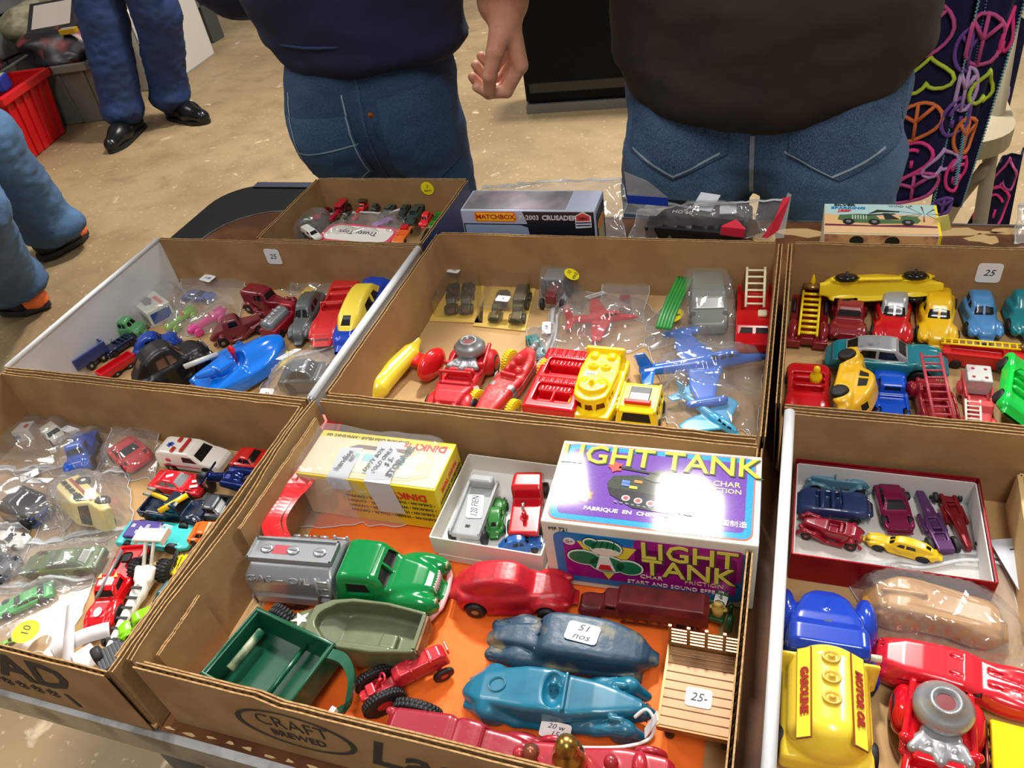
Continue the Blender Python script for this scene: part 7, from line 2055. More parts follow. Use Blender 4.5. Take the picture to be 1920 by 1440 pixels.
s.ell((.3, .11, .1), (.17, .05, .08), m=True, k=.03).ell((-.3, .11, .1), (.16, .05, .08), m=True, k=.03)
for k in range(4):
    s.cap((-.45, .05 + .022 * k, .17 - .012 * k), (.0, .06 + .022 * k, .235 - .02 * k), .006, op='-', k=.01, m=True).cap((.16, .03 + .022 * k, .2 - .012 * k), (.46, .02 + .02 * k, .15 - .012 * k), .006, op='-', k=.01, m=True)
sdfpart(t, 'body', s, RST, [('y', [(a, .16), (a + .07, .16), (a + .066, .195), (a, .195)], .008, 1) for a in (-.02, -.1, .055)] + [ ('y', [(-.33, .15), (-.13, .17), (-.13, .18), (-.33, .16)], .004, 1)], [('window', M((50, 26, 50), .3))])
redst = t
bag('clear glossy bag wrapped round the tan car and red streamlined car', [(1580, 1060), (1860, 1045), (1990, 1300), (1630, 1275)], TF, [tanc], .007, 21, CLR, n=60, wave=16)
t = dome_engine('red toy fire engine with big silver dome at the bottom right', (1752, 1640), (1774, 1256), (.02, .04), TF, 105, clr((190, 14, 30), .12), M((156, 158, 160), .3, .5))
# yellow bus and a green wheel
t = toy('toy_bus', 'yellow toy bus with dark side windows at the bottom right corner', 'toy bus', (1925, 1318), (1935, 1500), (.045, .04))
s = S((-.52, -.28, 0), (.52, .28, .44), .0095)
s.prof([(-.5, .07), (-.5, .36), (-.46, .4), (.42, .4), (.5, .34), (.5, .07)], .24, .03)
sdfpart(t, 'body', s, clr((240, 200, 20), .15), [('y', [(x, .22), (x + .13, .22), (x + .13, .33), (x, .33)], .012, 1) for x in (-.44, -.28, -.12, .04, .2, .34)], [('window', DARK)])
tb(t, 'side_pipe', M((120, 40, 50), .3, .4), [(.48, .27, .3), (-.5, .27, .3)], .018)
for x in (.32, -.32):
    for e in (-1, 1): wheel(t, x * t['L'], e * .22 * t['L'], .09 * t['L'], .09 * t['L'], .06 * t['L'], clr((60, 130, 70), .4))
kb = thing('card_box', 'tan card box at the right edge holding a grey toy vehicle', 'box', (.2415, .418, TF), math.radians(-3))
openbox(kb, .12, .125, .036, M((206, 172, 118), .7), M((190, 156, 104), .8), 0, .0035)
tractor('small grey metal toy tractor in the tan card box', (1918, 985), (1905, 880), TF + .0045, M((70, 70, 74), .35, .4), M((90, 92, 96), .35, .4))
kc = thing('price_card', 'pale printed card in the tan box below the grey tractor', 'card', P(1935, 1055, TF + .006), .3)
B().box((0, 0, .0006), (.02, .022, .0005)).out('card_sheet', M((206, 216, 226), .5), kc)
for k in range(3): B().box((0, .012 - .01 * k, .0013), (.010, .0005, .0002)).out('printed_line', INK, kc)
# ================================================================ far left tray with white ends
CRM2 = clr((230, 220, 176), .4)
t1 = toy('toy_truck', 'long cream toy truck inside the flat clear box at the back wall', 'toy truck', (535, 512), (345, 516), .012, L=.13)
s = S((-.52, -.12, 0), (.52, .12, .24), .0095)
s.box((-.1, 0, .1), (.39, .08, .07), .01).box((.38, 0, .1), (.09, .08, .08), .02)
sdfpart(t1, 'body', s, CRM2, [('y', [(.34, .11), (.43, .11), (.43, .16), (.34, .16)], .006, 1)], [('window', DARK)])
for x in (-.35, .3):
    for e in (-1, 1): wheel(t1, x * t1['L'], e * .075 * t1['L'], .035 * t1['L'], .035 * t1['L'], .03 * t1['L'])
blister('flat clear plastic box with cream truck at the back wall of the white-ended tray', [(345, 482), (548, 496), (552, 530), (283, 526)], TF, .026, None, None, M((200, 176, 110), .5), .004)
wbx = thing('toy_box', 'small white toy box with red and grey picture at the white end wall', 'box', P(282, 590, TF) + Vector((0, .012, 0)), math.radians(-28))
B().box((0, 0, .013), (.030, .020, .013), bev=.0008).out('carton', M((226, 224, 214), .5), wbx)
flatpoly(wbx, 'printed_picture', [(-.016, -.008), (.012, -.010), (.016, -.002), (.004, .006), (-.012, .002)], M((130, 132, 134), .5), tr(0, 0, .026), .0001)
flatpoly(wbx, 'printed_picture', [(.002, .008), (.024, .008), (.024, .014), (.002, .014)], M((226, 120, 110), .5), tr(0, 0, .026), .0001)
flatpoly(wbx, 'printed_panel', [(-.016, -.009), (.016, -.009), (.016, .009), (-.016, .009)], M((40, 80, 160), .5), tr(.030, 0, .012) @ rot('Z', 90) @ rot('X', 90), .0001)
flatpoly(wbx, 'printed_panel', [(-.026, -.010), (.026, -.010), (.026, .004), (-.026, .004)], M((120, 124, 130), .5), tr(0, -.020, .012) @ rot('X', 90), .0001)
bag('clear bag round the small white picture box', [(225, 530), (345, 520), (360, 600), (222, 625)], TF, [wbx], .003, 31, CLR)
car('small faded green toy car against the white end wall', (278, 622), (214, 620), .012, clr((78, 150, 92), .4, (120, 120, 110), .62), 'aero', res=66, trim=None, hubs=clr((170, 140, 90)))
def racer(label, A, Bp, mat, drv, base=None):
    return car(label, A, Bp, .010, mat, 'racer', base, res=54, hubs=mat, tyres=mat, driver=drv, trim=None)
r1 = racer('pink toy racing car with driver in the clear bag', (350, 632), (428, 588), clr((236, 82, 160), .25), clr((226, 110, 110)))
r2 = racer('lime green toy racing car with pink driver in the clear bag', (312, 625), (368, 582), clr((140, 190, 50), .3), clr((236, 90, 120)))
r3 = car('blue toy car seen through the bag above the pink racing car', (400, 555), (345, 552), .008, clr((70, 90, 160)), 'modern', res=40, trim=None)
bag('large clear zip bag over the pink and lime racing cars', [(348, 492, .012), (465, 500, .012), (445, 620), (305, 640)], TF, [r1, r2, r3], .005, 32, CLR, stick=[(.48, .3, '5.00', -20, .020, .014)])
MRN = clr((122, 20, 36), .25)
car('maroon metal toy van with arched side windows, facing right', (572, 596), (448, 562), (.010, .018), MRN, 'coupe30', res=80, trim=None, hubs=SILVER, extra=lambda s: s.box((-.24, 0, .27), (.2, .15, .13), .05, k=.02))
car('brownish maroon 1930s toy coupe behind the blue racing boat', (508, 600), (394, 640), .014, clr((122, 44, 48), .35), 'coupe30', res=80, trim=None, hubs=clr((150, 120, 80), .5))
t = toy('toy_truck', 'silver and red toy tank truck between the maroon coupe and the grey coupe', 'toy truck', (572, 560), (492, 640), .014)
s = S((-.52, -.2, 0), (.52, .2, .4), .013)
s.box((-.1, 0, .13), (.4, .15, .08), .03).box((.38, 0, .18), (.1, .13, .13), .04)
sdfpart(t, 'body', s, clr((160, 20, 40), .3))
s = S((-.5, -.16, .15), (.26, .16, .4), .013)
s.cap((-.4, 0, .25), (.16, 0, .25), .1, k=0, sq=1.2)
for k in range(5): s.cyl(2, (-.36 + .12 * k, 0, .35), .03, .015, .004, k=.005)
sdfpart(t, 'tank', s, SLV)
for x in (.35, -.3):
    for e in (-1, 1): wheel(t, x * t['L'], e * .13 * t['L'], .08 * t['L'], .08 * t['L'], .05 * t['L'])
car('grey metal toy coupe with dark windows and pale wheels, facing us', (562, 650), (600, 545), (.010, .02), clr((84, 92, 90), .35), 'aero', res=84, hubs=clr((190, 170, 130), .5), wy=.9, trim=None)
car('red toy convertible with chrome bumper beside the yellow-roofed coupe', (615, 660), (672, 522), (.010, .014), clr((206, 44, 44), .25), 'open', res=84, wy=1.0, trim=CHROME)
car('large blue toy coupe with yellow roof at the white right end wall', (735, 512), (648, 672), (.018, .018), clr((14, 66, 190), .22), 'aero', roof=clr((240, 214, 70), .3), res=100, wy=.95, hz=1.1, trim=None)
yb = plane('toy_airplane', 'yellow toy airplane with grey middle in the small clear bag', (640, 540), (552, 528), .012, TF, clr((234, 196, 30), .35), False)
bx(yb, 'grey_engine', SILVER, (0, 0, .15), (.1, .1, .05), .04)
bag('small clear bag over the yellow airplane at the back wall', [(592, 478, .02), (685, 520, .02), (640, 590), (525, 540)], TF, [yb], .005, 33, CLR)
def lorry(label, A, Bp, zh, col, bed, L=None):
    t = toy('toy_truck', label, 'toy truck', A, Bp, zh, L=L)
    s = S((-.52, -.2, 0), (.52, .2, .36), .0115)
    s.box((.3, 0, .17), (.15, .14, .12), .05).box((.43, 0, .13), (.07, .12, .07), .03, k=.02).box((-.1, 0, .08), (.4, .1, .04), .02)
    sdfpart(t, 'cab', s, col, [('y', [(.2, .17), (.36, .17), (.33, .25), (.22, .25)], .01, 1), ('x', [(-.11, .18), (.11, .18), (.1, .255), (-.1, .255)], .01, 1, dict(sgn=1))], [('window', DARK)])
    L = t['L']
    s = S((-.52, -.2, .1), (.16, .2, .36), .0115)
    s.box((-.18, 0, .19), (.32, .16, .09), .02).box((-.18, 0, .28), (.29, .13, .12), .01, op='-')
    sdfpart(t, 'dump_bed', s, bed)
    for x in (.32, -.1, -.34):
        for e in (-1, 1): wheel(t, x * L, e * .14 * L, .07 * L, .07 * L, .05 * L, TYRE, SILVER)
    return t
lorry('dark blue toy truck at the far left end of the white-ended tray', (92, 708), (205, 632), .014, clr((48, 66, 126), .35), clr((50, 68, 126), .35))
car('dark navy open toy car with white strip beside the dark blue truck', (198, 668), (256, 630), .012, clr((22, 30, 62), .25), 'open', res=54, trim=CHROME)
lorry('toy dump truck with grey body and bright red tipping tray', (150, 735), (254, 668), .018, clr((104, 112, 114), .35), clr((206, 18, 34), .2))
car('blue toy saloon behind the black saloon', (330, 635), (250, 662), .014, clr((18, 66, 172), .25), 'aero', res=70, trim=None)
car('large black rubber toy saloon with open windows at the front of the white-ended tray', (395, 660), (246, 738), (.02, .018), rubber((18, 18, 19)), 'aero', res=96, wy=1.0, hz=1.05, win=M((110, 80, 60), .5))
t = toy('toy_racing_boat', 'large bright blue plastic toy race boat with red-headed driver', 'toy boat', (548, 632), (350, 760), .022)
BB = clr((16, 112, 220), .15)
s = S((-.52, -.26, 0), (.54, .26, .32), .0075)
s.plan([(.52, 0), (.35, .13), (.1, .2), (-.2, .19), (-.5, .12), (-.5, -.12), (-.2, -.19), (.1, -.2), (.35, -.13)], .03, .14, .03, sm=3)
s.ell((.15, 0, .12), (.35, .12, .09), k=.04).cap((-.1, 0, .14), (-.48, 0, .22), .06, .02, k=.04).cap((-.1, .12, .13), (-.5, .14, .12), .05, .02, k=.03, m=True)
s.ell((-.06, 0, .2), (.1, .085, .09), op='-', k=.015).box((-.2, 0, .19), (.1, .07, .03), .02, k=.03)
sdfpart(t, 'hull', s, BB, [('z', [(.3, -.02), (.5, -.006), (.5, .006), (.3, .02)], 0, 0)])
L = t['L']
bx(t, 'yellow_keel', clr((236, 214, 60)), (.12, 0, .03), (.36, .17, .012), .01)
B().lathe([(.0001, .085 * L), (.028 * L, .07 * L), (.034 * L, .045 * L), (.026 * L, .02 * L), (.014 * L, .0), (.012 * L, -.06 * L)], 14, tr(-.05 * L, 0, .21 * L)).out('driver_head', clr((214, 20, 44), .2), t, True, label='red driver head')
tb(t, 'white_fin', clr((226, 226, 220), .3), [(-.1, .2, .16), (-.46, .22, .2)], .02)
t = toy('toy_torpedo', 'small blue plastic toy torpedo beside the race boat', 'toy boat', (398, 676), (455, 642), .03, lift=.012)
B().lathe([(.0001, -.5 * t['L']), (.08 * t['L'], -.46 * t['L']), (.17 * t['L'], -.3 * t['L']), (.17 * t['L'], -.1 * t['L']), (.08 * t['L'], .4 * t['L']), (.07 * t['L'], .5 * t['L']), (.0001, .5 * t['L'])], 18, tr(0, 0, .2 * t['L']) @ rot('Y', -90)).out('torpedo_body', clr((34, 124, 214), .2), t, True)
B().box((-.4 * t['L'], 0, .2 * t['L']), (.07 * t['L'], .02 * t['L'], .14 * t['L'])).out('fin', clr((34, 124, 214), .2), t)
gc2 = car('dark grey toy car inside the bag with handwritten sticker', (640, 700), (520, 708), .016, clr((64, 72, 74), .3), 'modern', res=60, trim=None, hz=1.2)
bag('crinkled clear bag with price stickers at the front right of the white-ended tray', [(520, 678), (650, 648), (610, 752), (478, 765)], TF, [gc2], .008, 34, CLR, stick=[(.42, .42, '10-\nplastic', 12, .026, .020), (.2, .9, '-01', 12, .018, .013)])

# ================================================================ front left tray
AW = clr((234, 230, 220), .25)
t = car('white toy ambulance with blue star of life and red roof lights', (446, 868), (292, 850), .018, AW, 'wagon', res=96, hubs=CHROME)
L = t['L']
for k in range(3): o = B().box((0, 0, .0004), (.05 * L, .013 * L, .0004)).out('printed_star', M((20, 70, 190), .4), t); o.matrix_local = on(t, -.3, -.01, .405, 30 + 60 * k)
for x, y in ((-.2, .1), (-.2, -.11), (-.06, 0)):
    o = B().box((0, 0, 0), (.025 * L, (.05 if x < -.1 else .14) * L, .016 * L), bev=.006 * L).out('roof_light', clr((190, 40, 30), .2), t); o.location = (x * L, y * L, .412 * L)
for e in (-1, 1):
    o = B().box((0, 0, 0), (.3 * L, .006 * L, .0005)).out('red_stripe', M((220, 60, 90), .4), t); o.matrix_local = on(t, -.1, e * .213, .17) @ rot('X', 90)
    o = B().lathe([(.04 * L, -.0005), (.04 * L, .0005)], 16).out('red_cross_disc', M((224, 70, 100), .4), t); o.matrix_local = on(t, -.28, e * .206, .27) @ rot('X', 90 - 8 * e)
car('red toy fire service car at the right wall of the front left tray', (515, 868), (436, 858), .012, clr((206, 24, 20), .25), 'modern', res=56, trim=None, lift=.012)
t = car('red toy stock car with white markings below the ambulance', (392, 922), (280, 905), .012, clr((214, 14, 32), .2), 'modern', res=72, trim=None, win=M((120, 126, 128), .2))
for x, y in ((.33, .05), (.36, -.06), (-.1, .0)):
    o = B().box((0, 0, 0), (.06 * t['L'], .025 * t['L'], .0005)).out('white_marking', WHITE, t); o.matrix_local = on(t, x, y, .297 if x < 0 else .19, 30, 10 if x > 0 else 0)
t = toy('toy_motorcycle', 'dark blue metallic toy motorcycle with chrome parts', 'toy motorcycle', (378, 905), (492, 915), .012)
BM = M((12, 30, 90), .2, .6)
s = S((-.54, -.2, 0), (.54, .2, .4), .0125)
for e in (-1, 1): s.cap((-.45, e * .1, .22), (-.02, e * .09, .26), .06, .04, k=.02)
s.cap((.0, 0, .25), (.3, 0, .22), .05, k=.03).cap((.3, 0, .22), (.42, 0, .14), .03, k=.02).cap((.3, -.15, .28), (.3, .15, .28), .015, k=.01).ell((-.1, 0, .2), (.2, .08, .1), k=.03)
sdfpart(t, 'frame', s, BM)
tb(t, 'fork', CHROME, [(.3, .04, .26), (.45, .03, .12)], .015); tb(t, 'fork', CHROME, [(.3, -.04, .26), (.45, -.03, .12)], .015)
for x in (.42, -.38): wheel(t, x * t['L'], 0, .14 * t['L'], .14 * t['L'], .07 * t['L'], TYRE, CHROME)
t = car('navy blue toy tow truck with yellow crane arm', (440, 975), (258, 940), (.016, .018), clr((10, 28, 52), .22), 'pickup', res=90, trim=None, wy=.95)
L = t['L']
YL = clr((250, 196, 20), .3)
GRYB = M((150, 148, 136), .5)
tb(t, 'crane_arm', YL, [(-.32, .05, .34), (-.1, 0, .36), (.12, -.05, .34)], .035, 4)
tb(t, 'crane_bar', YL, [(-.02, -.22, .35), (.2, .12, .35)], .05, 4)
for y in (.02, .12): tb(t, 'crane_hook', GRYB, [(-.34, y, .35), (-.48, y + .03, .32)], .03, 4)
car('dark grey metallic toy car beside the yellow crane', (462, 960), (362, 950), .012, M((84, 86, 92), .25, .5), 'modern', res=60, trim=None, hz=.85)
t = car('turquoise toy car with purple interior and silver engine', (372, 1010), (222, 1000), .012, clr((60, 190, 190), .25), 'modern', res=76, trim=None, nowin=True, hz=.8)
o = bx(t, 'purple_interior', clr((60, 36, 130), .3), (-.15, 0, .215), (.22, .14, .03), .02)
for k in range(6): B().box((0, 0, 0), (.03 * t['L'], .03 * t['L'], .012 * t['L']), bev=.005 * t['L']).out('chrome_engine', CHROME, t).location = ((-.3 + .1 * k) * t['L'], (-.05 if k % 2 else .05) * t['L'], .235 * t['L'])
car('orange toy car with black rear window beside the turquoise car', (440, 1008), (360, 1006), .012, clr((240, 100, 20), .2), 'modern', res=56, trim=None, lift=.012)
t = car('yellow toy sports car with black stripe at the right wall', (400, 1056), (318, 1062), .012, clr((248, 222, 10), .2), 'modern', res=60, trim=None, hz=.85)
bx(t, 'black_stripe', BLACK, (.1, 0, .245), (.1, .04, .004)); bx(t, 'spoiler', BLACK, (-.44, 0, .25), (.05, .22, .012), .008)
for e in (-1, 1): bx(t, 'spoiler_post', BLACK, (-.43, e * .1, .21), (.02, .01, .035))
# white rear wing piece and zebra buggy
t = toy('toy_dragster', 'white and black toy dragster with tall rear wing and fat black tyres', 'toy dragster', (200, 1222), (306, 1020), (.01, .018))
L = t['L']
s = S((-.52, -.14, 0), (.52, .14, .24), .0095)
s.cap((.5, 0, .07), (.0, 0, .1), .03, .06, k=.02).cap((0, 0, .1), (-.2, 0, .12), .06, .08, k=.03).ell((.02, 0, .17), (.07, .04, .05), op='-', k=.01).cap((-.12, .06, .14), (-.2, .07, .18), .03, m=True, k=.02)
sdfpart(t, 'body', s, AW)
for k in range(6): bx(t, 'black_stripe', BLACK, (-.02 + .09 * k, 0, .165 - .012 * k), (.012, .05, .003), 0, None)
bx(t, 'rear_wing', AW, (-.44, 0, .34), (.07, .13, .014), .01)
for e in (-1, 1):
    bx(t, 'wing_end_plate', AW, (-.44, e * .13, .33), (.08, .008, .035), .006)
    tb(t, 'wing_strut', AW, [(-.2, e * .035, .16), (-.42, e * .04, .34)], .016)
    wheel(t, -.25 * L, e * .13 * L, .1 * L, .1 * L, .11 * L, TYRE, CHROME, tread=20); wheel(t, .42 * L, e * .09 * L, .045 * L, .045 * L, .03 * L, TYRE, CHROME)
# red race truck
t = car('red toy race pickup with silver roof beam and yellow vents', (192, 1190), (262, 1024), (.012, .018), clr((222, 14, 28), .22), 'pickup', res=100, trim=None, wy=.95, hz=.9)
L = t['L']
tb(t, 'grey_beam', M((120, 122, 124), .4, .3), [(-.32, 0, .34), (.26, -.02, .34)], .028, 4)
for e in (-1, 1): o = B().prism([(-.03 * L, 0), (.03 * L, -.02 * L), (.03 * L, .03 * L)], 0, .001).out('yellow_vent', YL, t); o.matrix_local = on(t, .0, e * .1, .355)
o = B().lathe([(.05 * L, 0), (.05 * L, .0006)], 20).out('white_emblem', M((240, 220, 220), .4), t); o.matrix_local = on(t, .36, 0, .232, 0, 12)
o = bx(t, 'bumper_label', M((230, 200, 196), .4), (.508, 0, .12), (.004, .07, .015))
bx(t, 'bed_hole', DARK, (-.32, 0, .2), (.06, .06, .004), .02)
for x in (.3, -.3):
    for e in (-1, 1): pass
car('dark teal toy car at the right wall behind the lime car', (292, 1148), (338, 1092), .012, clr((14, 84, 96), .25), 'wagon', res=50, nowin=True, hz=.7, lift=.012)
car('bright lime green toy car at the right wall of the front left tray', (226, 1196), (312, 1150), .012, clr((130, 210, 10), .2), 'aero', res=64, trim=None, wy=1.05, lift=.012)
t = toy('toy_trailer', 'dark grey ribbed toy box body in the corner of front left tray', 'toy trailer', (178, 1262), (262, 1208), .016, L=.058)
s = S((-.52, -.32, 0), (.52, .32, .5), .014)
s.box((0, 0, .26), (.48, .28, .18), .02)
for k in range(9): s.cap((-.4 + k * .1, -.24, .445), (-.4 + k * .1, .24, .445), .015, op='-', k=.01)
sdfpart(t, 'body', s, M((62, 66, 68), .5))
for x in (.3, -.3):
    for e in (-1, 1): wheel(t, x * t['L'], e * .28 * t['L'], .1 * t['L'], .1 * t['L'], .06 * t['L'])
pw = thing('paper_wrapper', 'torn pale grey paper wrapper curling on the floor of the front left tray', 'paper', (0, 0, 0))
def ribbon(t, name, pts, wv, mat, th=.0005):
    pts = [P(u, v, TF + z) for u, v, z in pts]; pts = cr(pts, 5, False); v = []
    for k, p in enumerate(pts):
        p = Vector(p); d = (Vector(pts[min(k + 1, len(pts) - 1)]) - Vector(pts[max(k - 1, 0)])).normalized(); sd = d.cross(Vector((.2, -.5, .84))).normalized() * wv
        v += [p - sd, p + sd]
    o = B().add(v, [(2 * k, 2 * k + 1, 2 * k + 3, 2 * k + 2) for k in range(len(pts) - 1)]).out(name, mat, t, True)
    m_ = o.modifiers.new('thickness', 'SOLIDIFY'); m_.thickness = th
PG = M((206, 206, 212), .6, 0, (190, 188, 196), 30, .55)
ribbon(pw, 'paper_strip', [(205, 1180, .012), (160, 1192, .014), (120, 1212, .012), (100, 1230, .006)], .006, PG)
ribbon(pw, 'paper_strip', [(134, 1130, .016), (130, 1180, .018), (128, 1220, .012), (126, 1255, .006)], .0045, PG)
ribbon(pw, 'paper_strip', [(108, 1245, .004), (135, 1258, .004), (170, 1252, .004)], .004, M((170, 172, 184), .5))
wl_ = thing('toy_launcher', 'small white plastic piece with a black wheel in the front corner', 'toy part', P(172, 1250, TF), -.6)
B().box((0, 0, .006), (.012, .008, .006), bev=.001).out('base', WHITE, wl_)
wheel(wl_, .008, .010, .014, .008, .007)
# bagged toys on the left
b1 = car('white and black toy truck cab in the bag beside the blue-lettered toy box', (120, 836), (76, 800), .014, clr((226, 222, 214), .3), 'wagon', res=50, wr=.11)
b1b = thing('toy_box', 'white toy box with blue lettering and red badge in the back left bag', 'box', P(22, 822, TF), .35)
B().box((0, 0, .012), (.05, .012, .012), bev=.001).out('carton', M((222, 222, 222), .5), b1b)
text('printed_words', 'Majorette' if False else 'Models', .012, tr(0, -.0125, .012) @ rot('X', 90), M((60, 80, 150), .5), b1b, shear=.2)
flatpoly(b1b, 'printed_badge', [(.006 * math.cos(k * .5236) + .036, .005 * math.sin(k * .5236)) for k in range(12)], M((206, 60, 60), .5), tr(0, 0, .024), .0001)
b2 = car('royal blue toy pickup inside a clear bag', (150, 898), (172, 812), .014, clr((30, 90, 200), .25), 'pickup', res=64, trim=None)
b3 = car('red toy sports car with black windows in its own bag', (290, 888), (212, 822), .012, clr((212, 20, 44), .2), 'modern', res=70, trim=None, wy=1.05)
b4 = car('black toy car with blue trim in a clear bag at the left edge', (104, 970), (-10, 925), .014, clr((18, 22, 28), .2), 'modern', res=60, trim=M((40, 70, 140), .3), hz=1.1)
b5 = car('cream toy minibus with red stripe lying on its side', (226, 988), (136, 898), .016, clr((226, 210, 140), .35), 'wagon', res=70, roll=math.radians(74), lift=.022, hubs=WHITE, win=DARK)
for e in (-1,):
    o = bx(b5, 'red_stripe', M((160, 60, 40), .5), (-.1, .212, .2), (.34, .003, .02))
    for k in range(4): bx(b5, 'side_window', DARK, (-.4 + .12 * k, .208, .29), (.04, .006, .03))
b6 = car('white toy racing car with black window at the left edge', (58, 1010), (-20, 1002), .010, clr((224, 224, 220), .3), 'modern', res=50, trim=None)
b7 = car('dark grey toy saloon at the left edge below the white racing car', (28, 1075), (-40, 1060), .014, clr((64, 70, 80), .25), 'modern', res=48, trim=None)
b8 = car('olive green toy saloon with grey side window in a clear bag', (40, 1062), (204, 1050), .014, clr((72, 98, 44), .25), 'modern', res=76, trim=None, win=M((60, 70, 50), .2))
b9 = car('light green toy racing car inside the bag with yellow dot', (-10, 1150), (98, 1102), .010, clr((54, 170, 84), .3), 'modern', res=56, trim=None, hz=.8)
b10 = car('lime toy car at the left edge of the bag with yellow dot', (-30, 1236), (34, 1200), .010, clr((110, 190, 40), .3), 'modern', res=44, trim=None, hz=.8)
bag('clear zip bag over the white truck cab and blue pickup', [(-20, 775), (215, 800), (195, 900), (-40, 880)], TF, [b1, b1b, b2], .006, 41, CLR, stick=[(.2, .06, '8', -6, .018, .016), (.74, .34, '', 10, .022, .010)])
bag('small clear bag holding the red sports car', [(210, 790, .012), (298, 795, .012), (290, 900), (188, 885)], TF, [b3], .005, 42, CLR)
bag('clear bag with two white stickers over the black car', [(-30, 880), (170, 870), (120, 1000), (-60, 1000)], TF, [b4], .007, 43, CLR, stick=[(.5, .22, '5-', 0, .018, .013), (.68, .4, '5', 20, .022, .013)])
bag('clear bag holding the cream minibus', [(110, 890), (245, 885), (245, 1000), (60, 1020)], TF, [b5], .006, 44, CLR)
bag('clear bag over the white racing car and grey saloon at the left edge', [(-50, 995), (60, 990), (45, 1095), (-80, 1100)], TF, [b6, b7], .005, 45, CLR)
bag('long clear zip bag over the olive green saloon', [(40, 1020), (250, 990), (200, 1095), (-20, 1120)], TF, [b8], .005, 46, CLR, zipside=0)
bag('clear bag with yellow price dot at the front of the front left tray', [(-20, 1100), (180, 1085), (105, 1235), (-60, 1215)], TF, [b9, b10], .006, 47, CLR, zipside=0, stick=[(.66, .8, '10', 20, .021, .021, YK)])

# ================================================================ small back box
B7 = TF + .028
def mini(label, A, Bp, col, kind='aero', **k): return car(label, A, Bp, .008, col if not isinstance(col, tuple) else clr(col, .3), kind, B7, res=40, trim=None, **k)
mini('tiny dark red toy car at the left of the small back box', (600, 412), (618, 392), (120, 24, 34))
tr7 = tractor('tiny red toy tractor with silver wheel in the small back box', (622, 416), (652, 380), B7, clr((172, 18, 44)), clr((172, 18, 44)))
mini('tiny dark green toy car in front of the red tractor in the back box', (645, 415), (662, 398), (50, 66, 48))
mini('tiny red toy car in the middle of the small back box', (662, 414), (676, 396), (190, 26, 34))
t = mini('tiny red and yellow toy truck with dark canopy at the back wall', (676, 398), (694, 376), (206, 30, 30), 'pickup'); bx(t, 'canopy', M((60, 50, 34), .5), (-.2, 0, .5), (.3, .25, .03), .02); bx(t, 'yellow_seat', YL, (-.2, 0, .3), (.1, .12, .1), .03)
GD = M((52, 64, 58), .3, .3)
mini('tiny dark green toy car at the back wall of the back box', (698, 396), (710, 382), GD)
mini('tiny grey green metallic toy saloon, first of two long ones', (714, 406), (738, 384), M((86, 104, 100), .25, .4), 'modern')
mini('tiny dark green toy car between the two metallic saloons', (747, 410), (765, 384), GD, 'modern')
mini('tiny grey green toy saloon beside the tiny bright red rounded car', (768, 420), (790, 386), M((70, 88, 82), .25, .4), 'modern', wy=1.1)
mini('tiny bright red rounded toy car beside the green jeep in the back box', (792, 428), (808, 398), (226, 40, 50))
mini('tiny bright green toy jeep at the right wall of the back box', (808, 428), (828, 398), (30, 120, 36), 'open')
mini('tiny black toy car at the front right of the small back box', (794, 452), (806, 428), (24, 24, 26), 'modern')
cb = thing('toy_card', 'yellow and striped toy card with blue and green pieces in a bag', 'card', P(585, 432, B7), .6)
B().box((0, 0, .010), (.03, .02, .0006), rot('X', 22)).out('card_sheet', M((60, 62, 56), .5), cb); B().box((-.031, 0, .010), (.0015, .02, .001), rot('X', 22)).out('yellow_edge', YSTICK, cb)
for k, c in enumerate(((30, 60, 180), (30, 130, 60), (190, 40, 60))): B().box((-.015 + .014 * k, .012, .020), (.006, .005, .004), bev=.001).out('plastic_piece', clr(c), cb)
wc = mini('tiny white toy car on the yellow-edged card', (604, 448), (566, 424), (222, 222, 216), 'wagon', lift=.012)
oc = mini('tiny orange toy car with red top at the front of the back box', (742, 458), (764, 424), (240, 120, 50), 'open', wy=1.2, lift=.016); bx(oc, 'red_top', clr((206, 34, 50)), (-.3, 0, .28), (.12, .14, .06), .03)
bag('clear bag over the yellow-edged card in the small back box', [(560, 395), (632, 400), (610, 455), (535, 450)], B7, [cb, wc], .005, 51, CLR)
pc_ = thing('header_card', 'white and pink printed header card inside a clear bag', 'card', P(672, 440, B7 + .012), -.1)
B().prism(rr_pts(.085, .034, .012), 0, .0008).out('card_sheet', M((226, 70, 100), .5), pc_); B().prism(rr_pts(.076, .027, .010), .0008, .0012).out('white_panel', M((236, 232, 226), .5), pc_)
text('printed_words', 'Tootsietoy' if False else 'Trusty Toys', .0095, tr(-.002, .002, .0015) @ rot('Z', 180), M((70, 60, 80), .5), pc_)
lc = mini('tiny lilac and orange toy figure car under the clear bag', (700, 428), (735, 412), (170, 130, 190), 'open', lift=.006)
pc_.scale = (1.3, 1.35, 1)
bag('clear zip bag with the pink and white header card', [(640, 402), (760, 398), (765, 455), (590, 462)], B7, [pc_, lc], .005, 52, CLR)

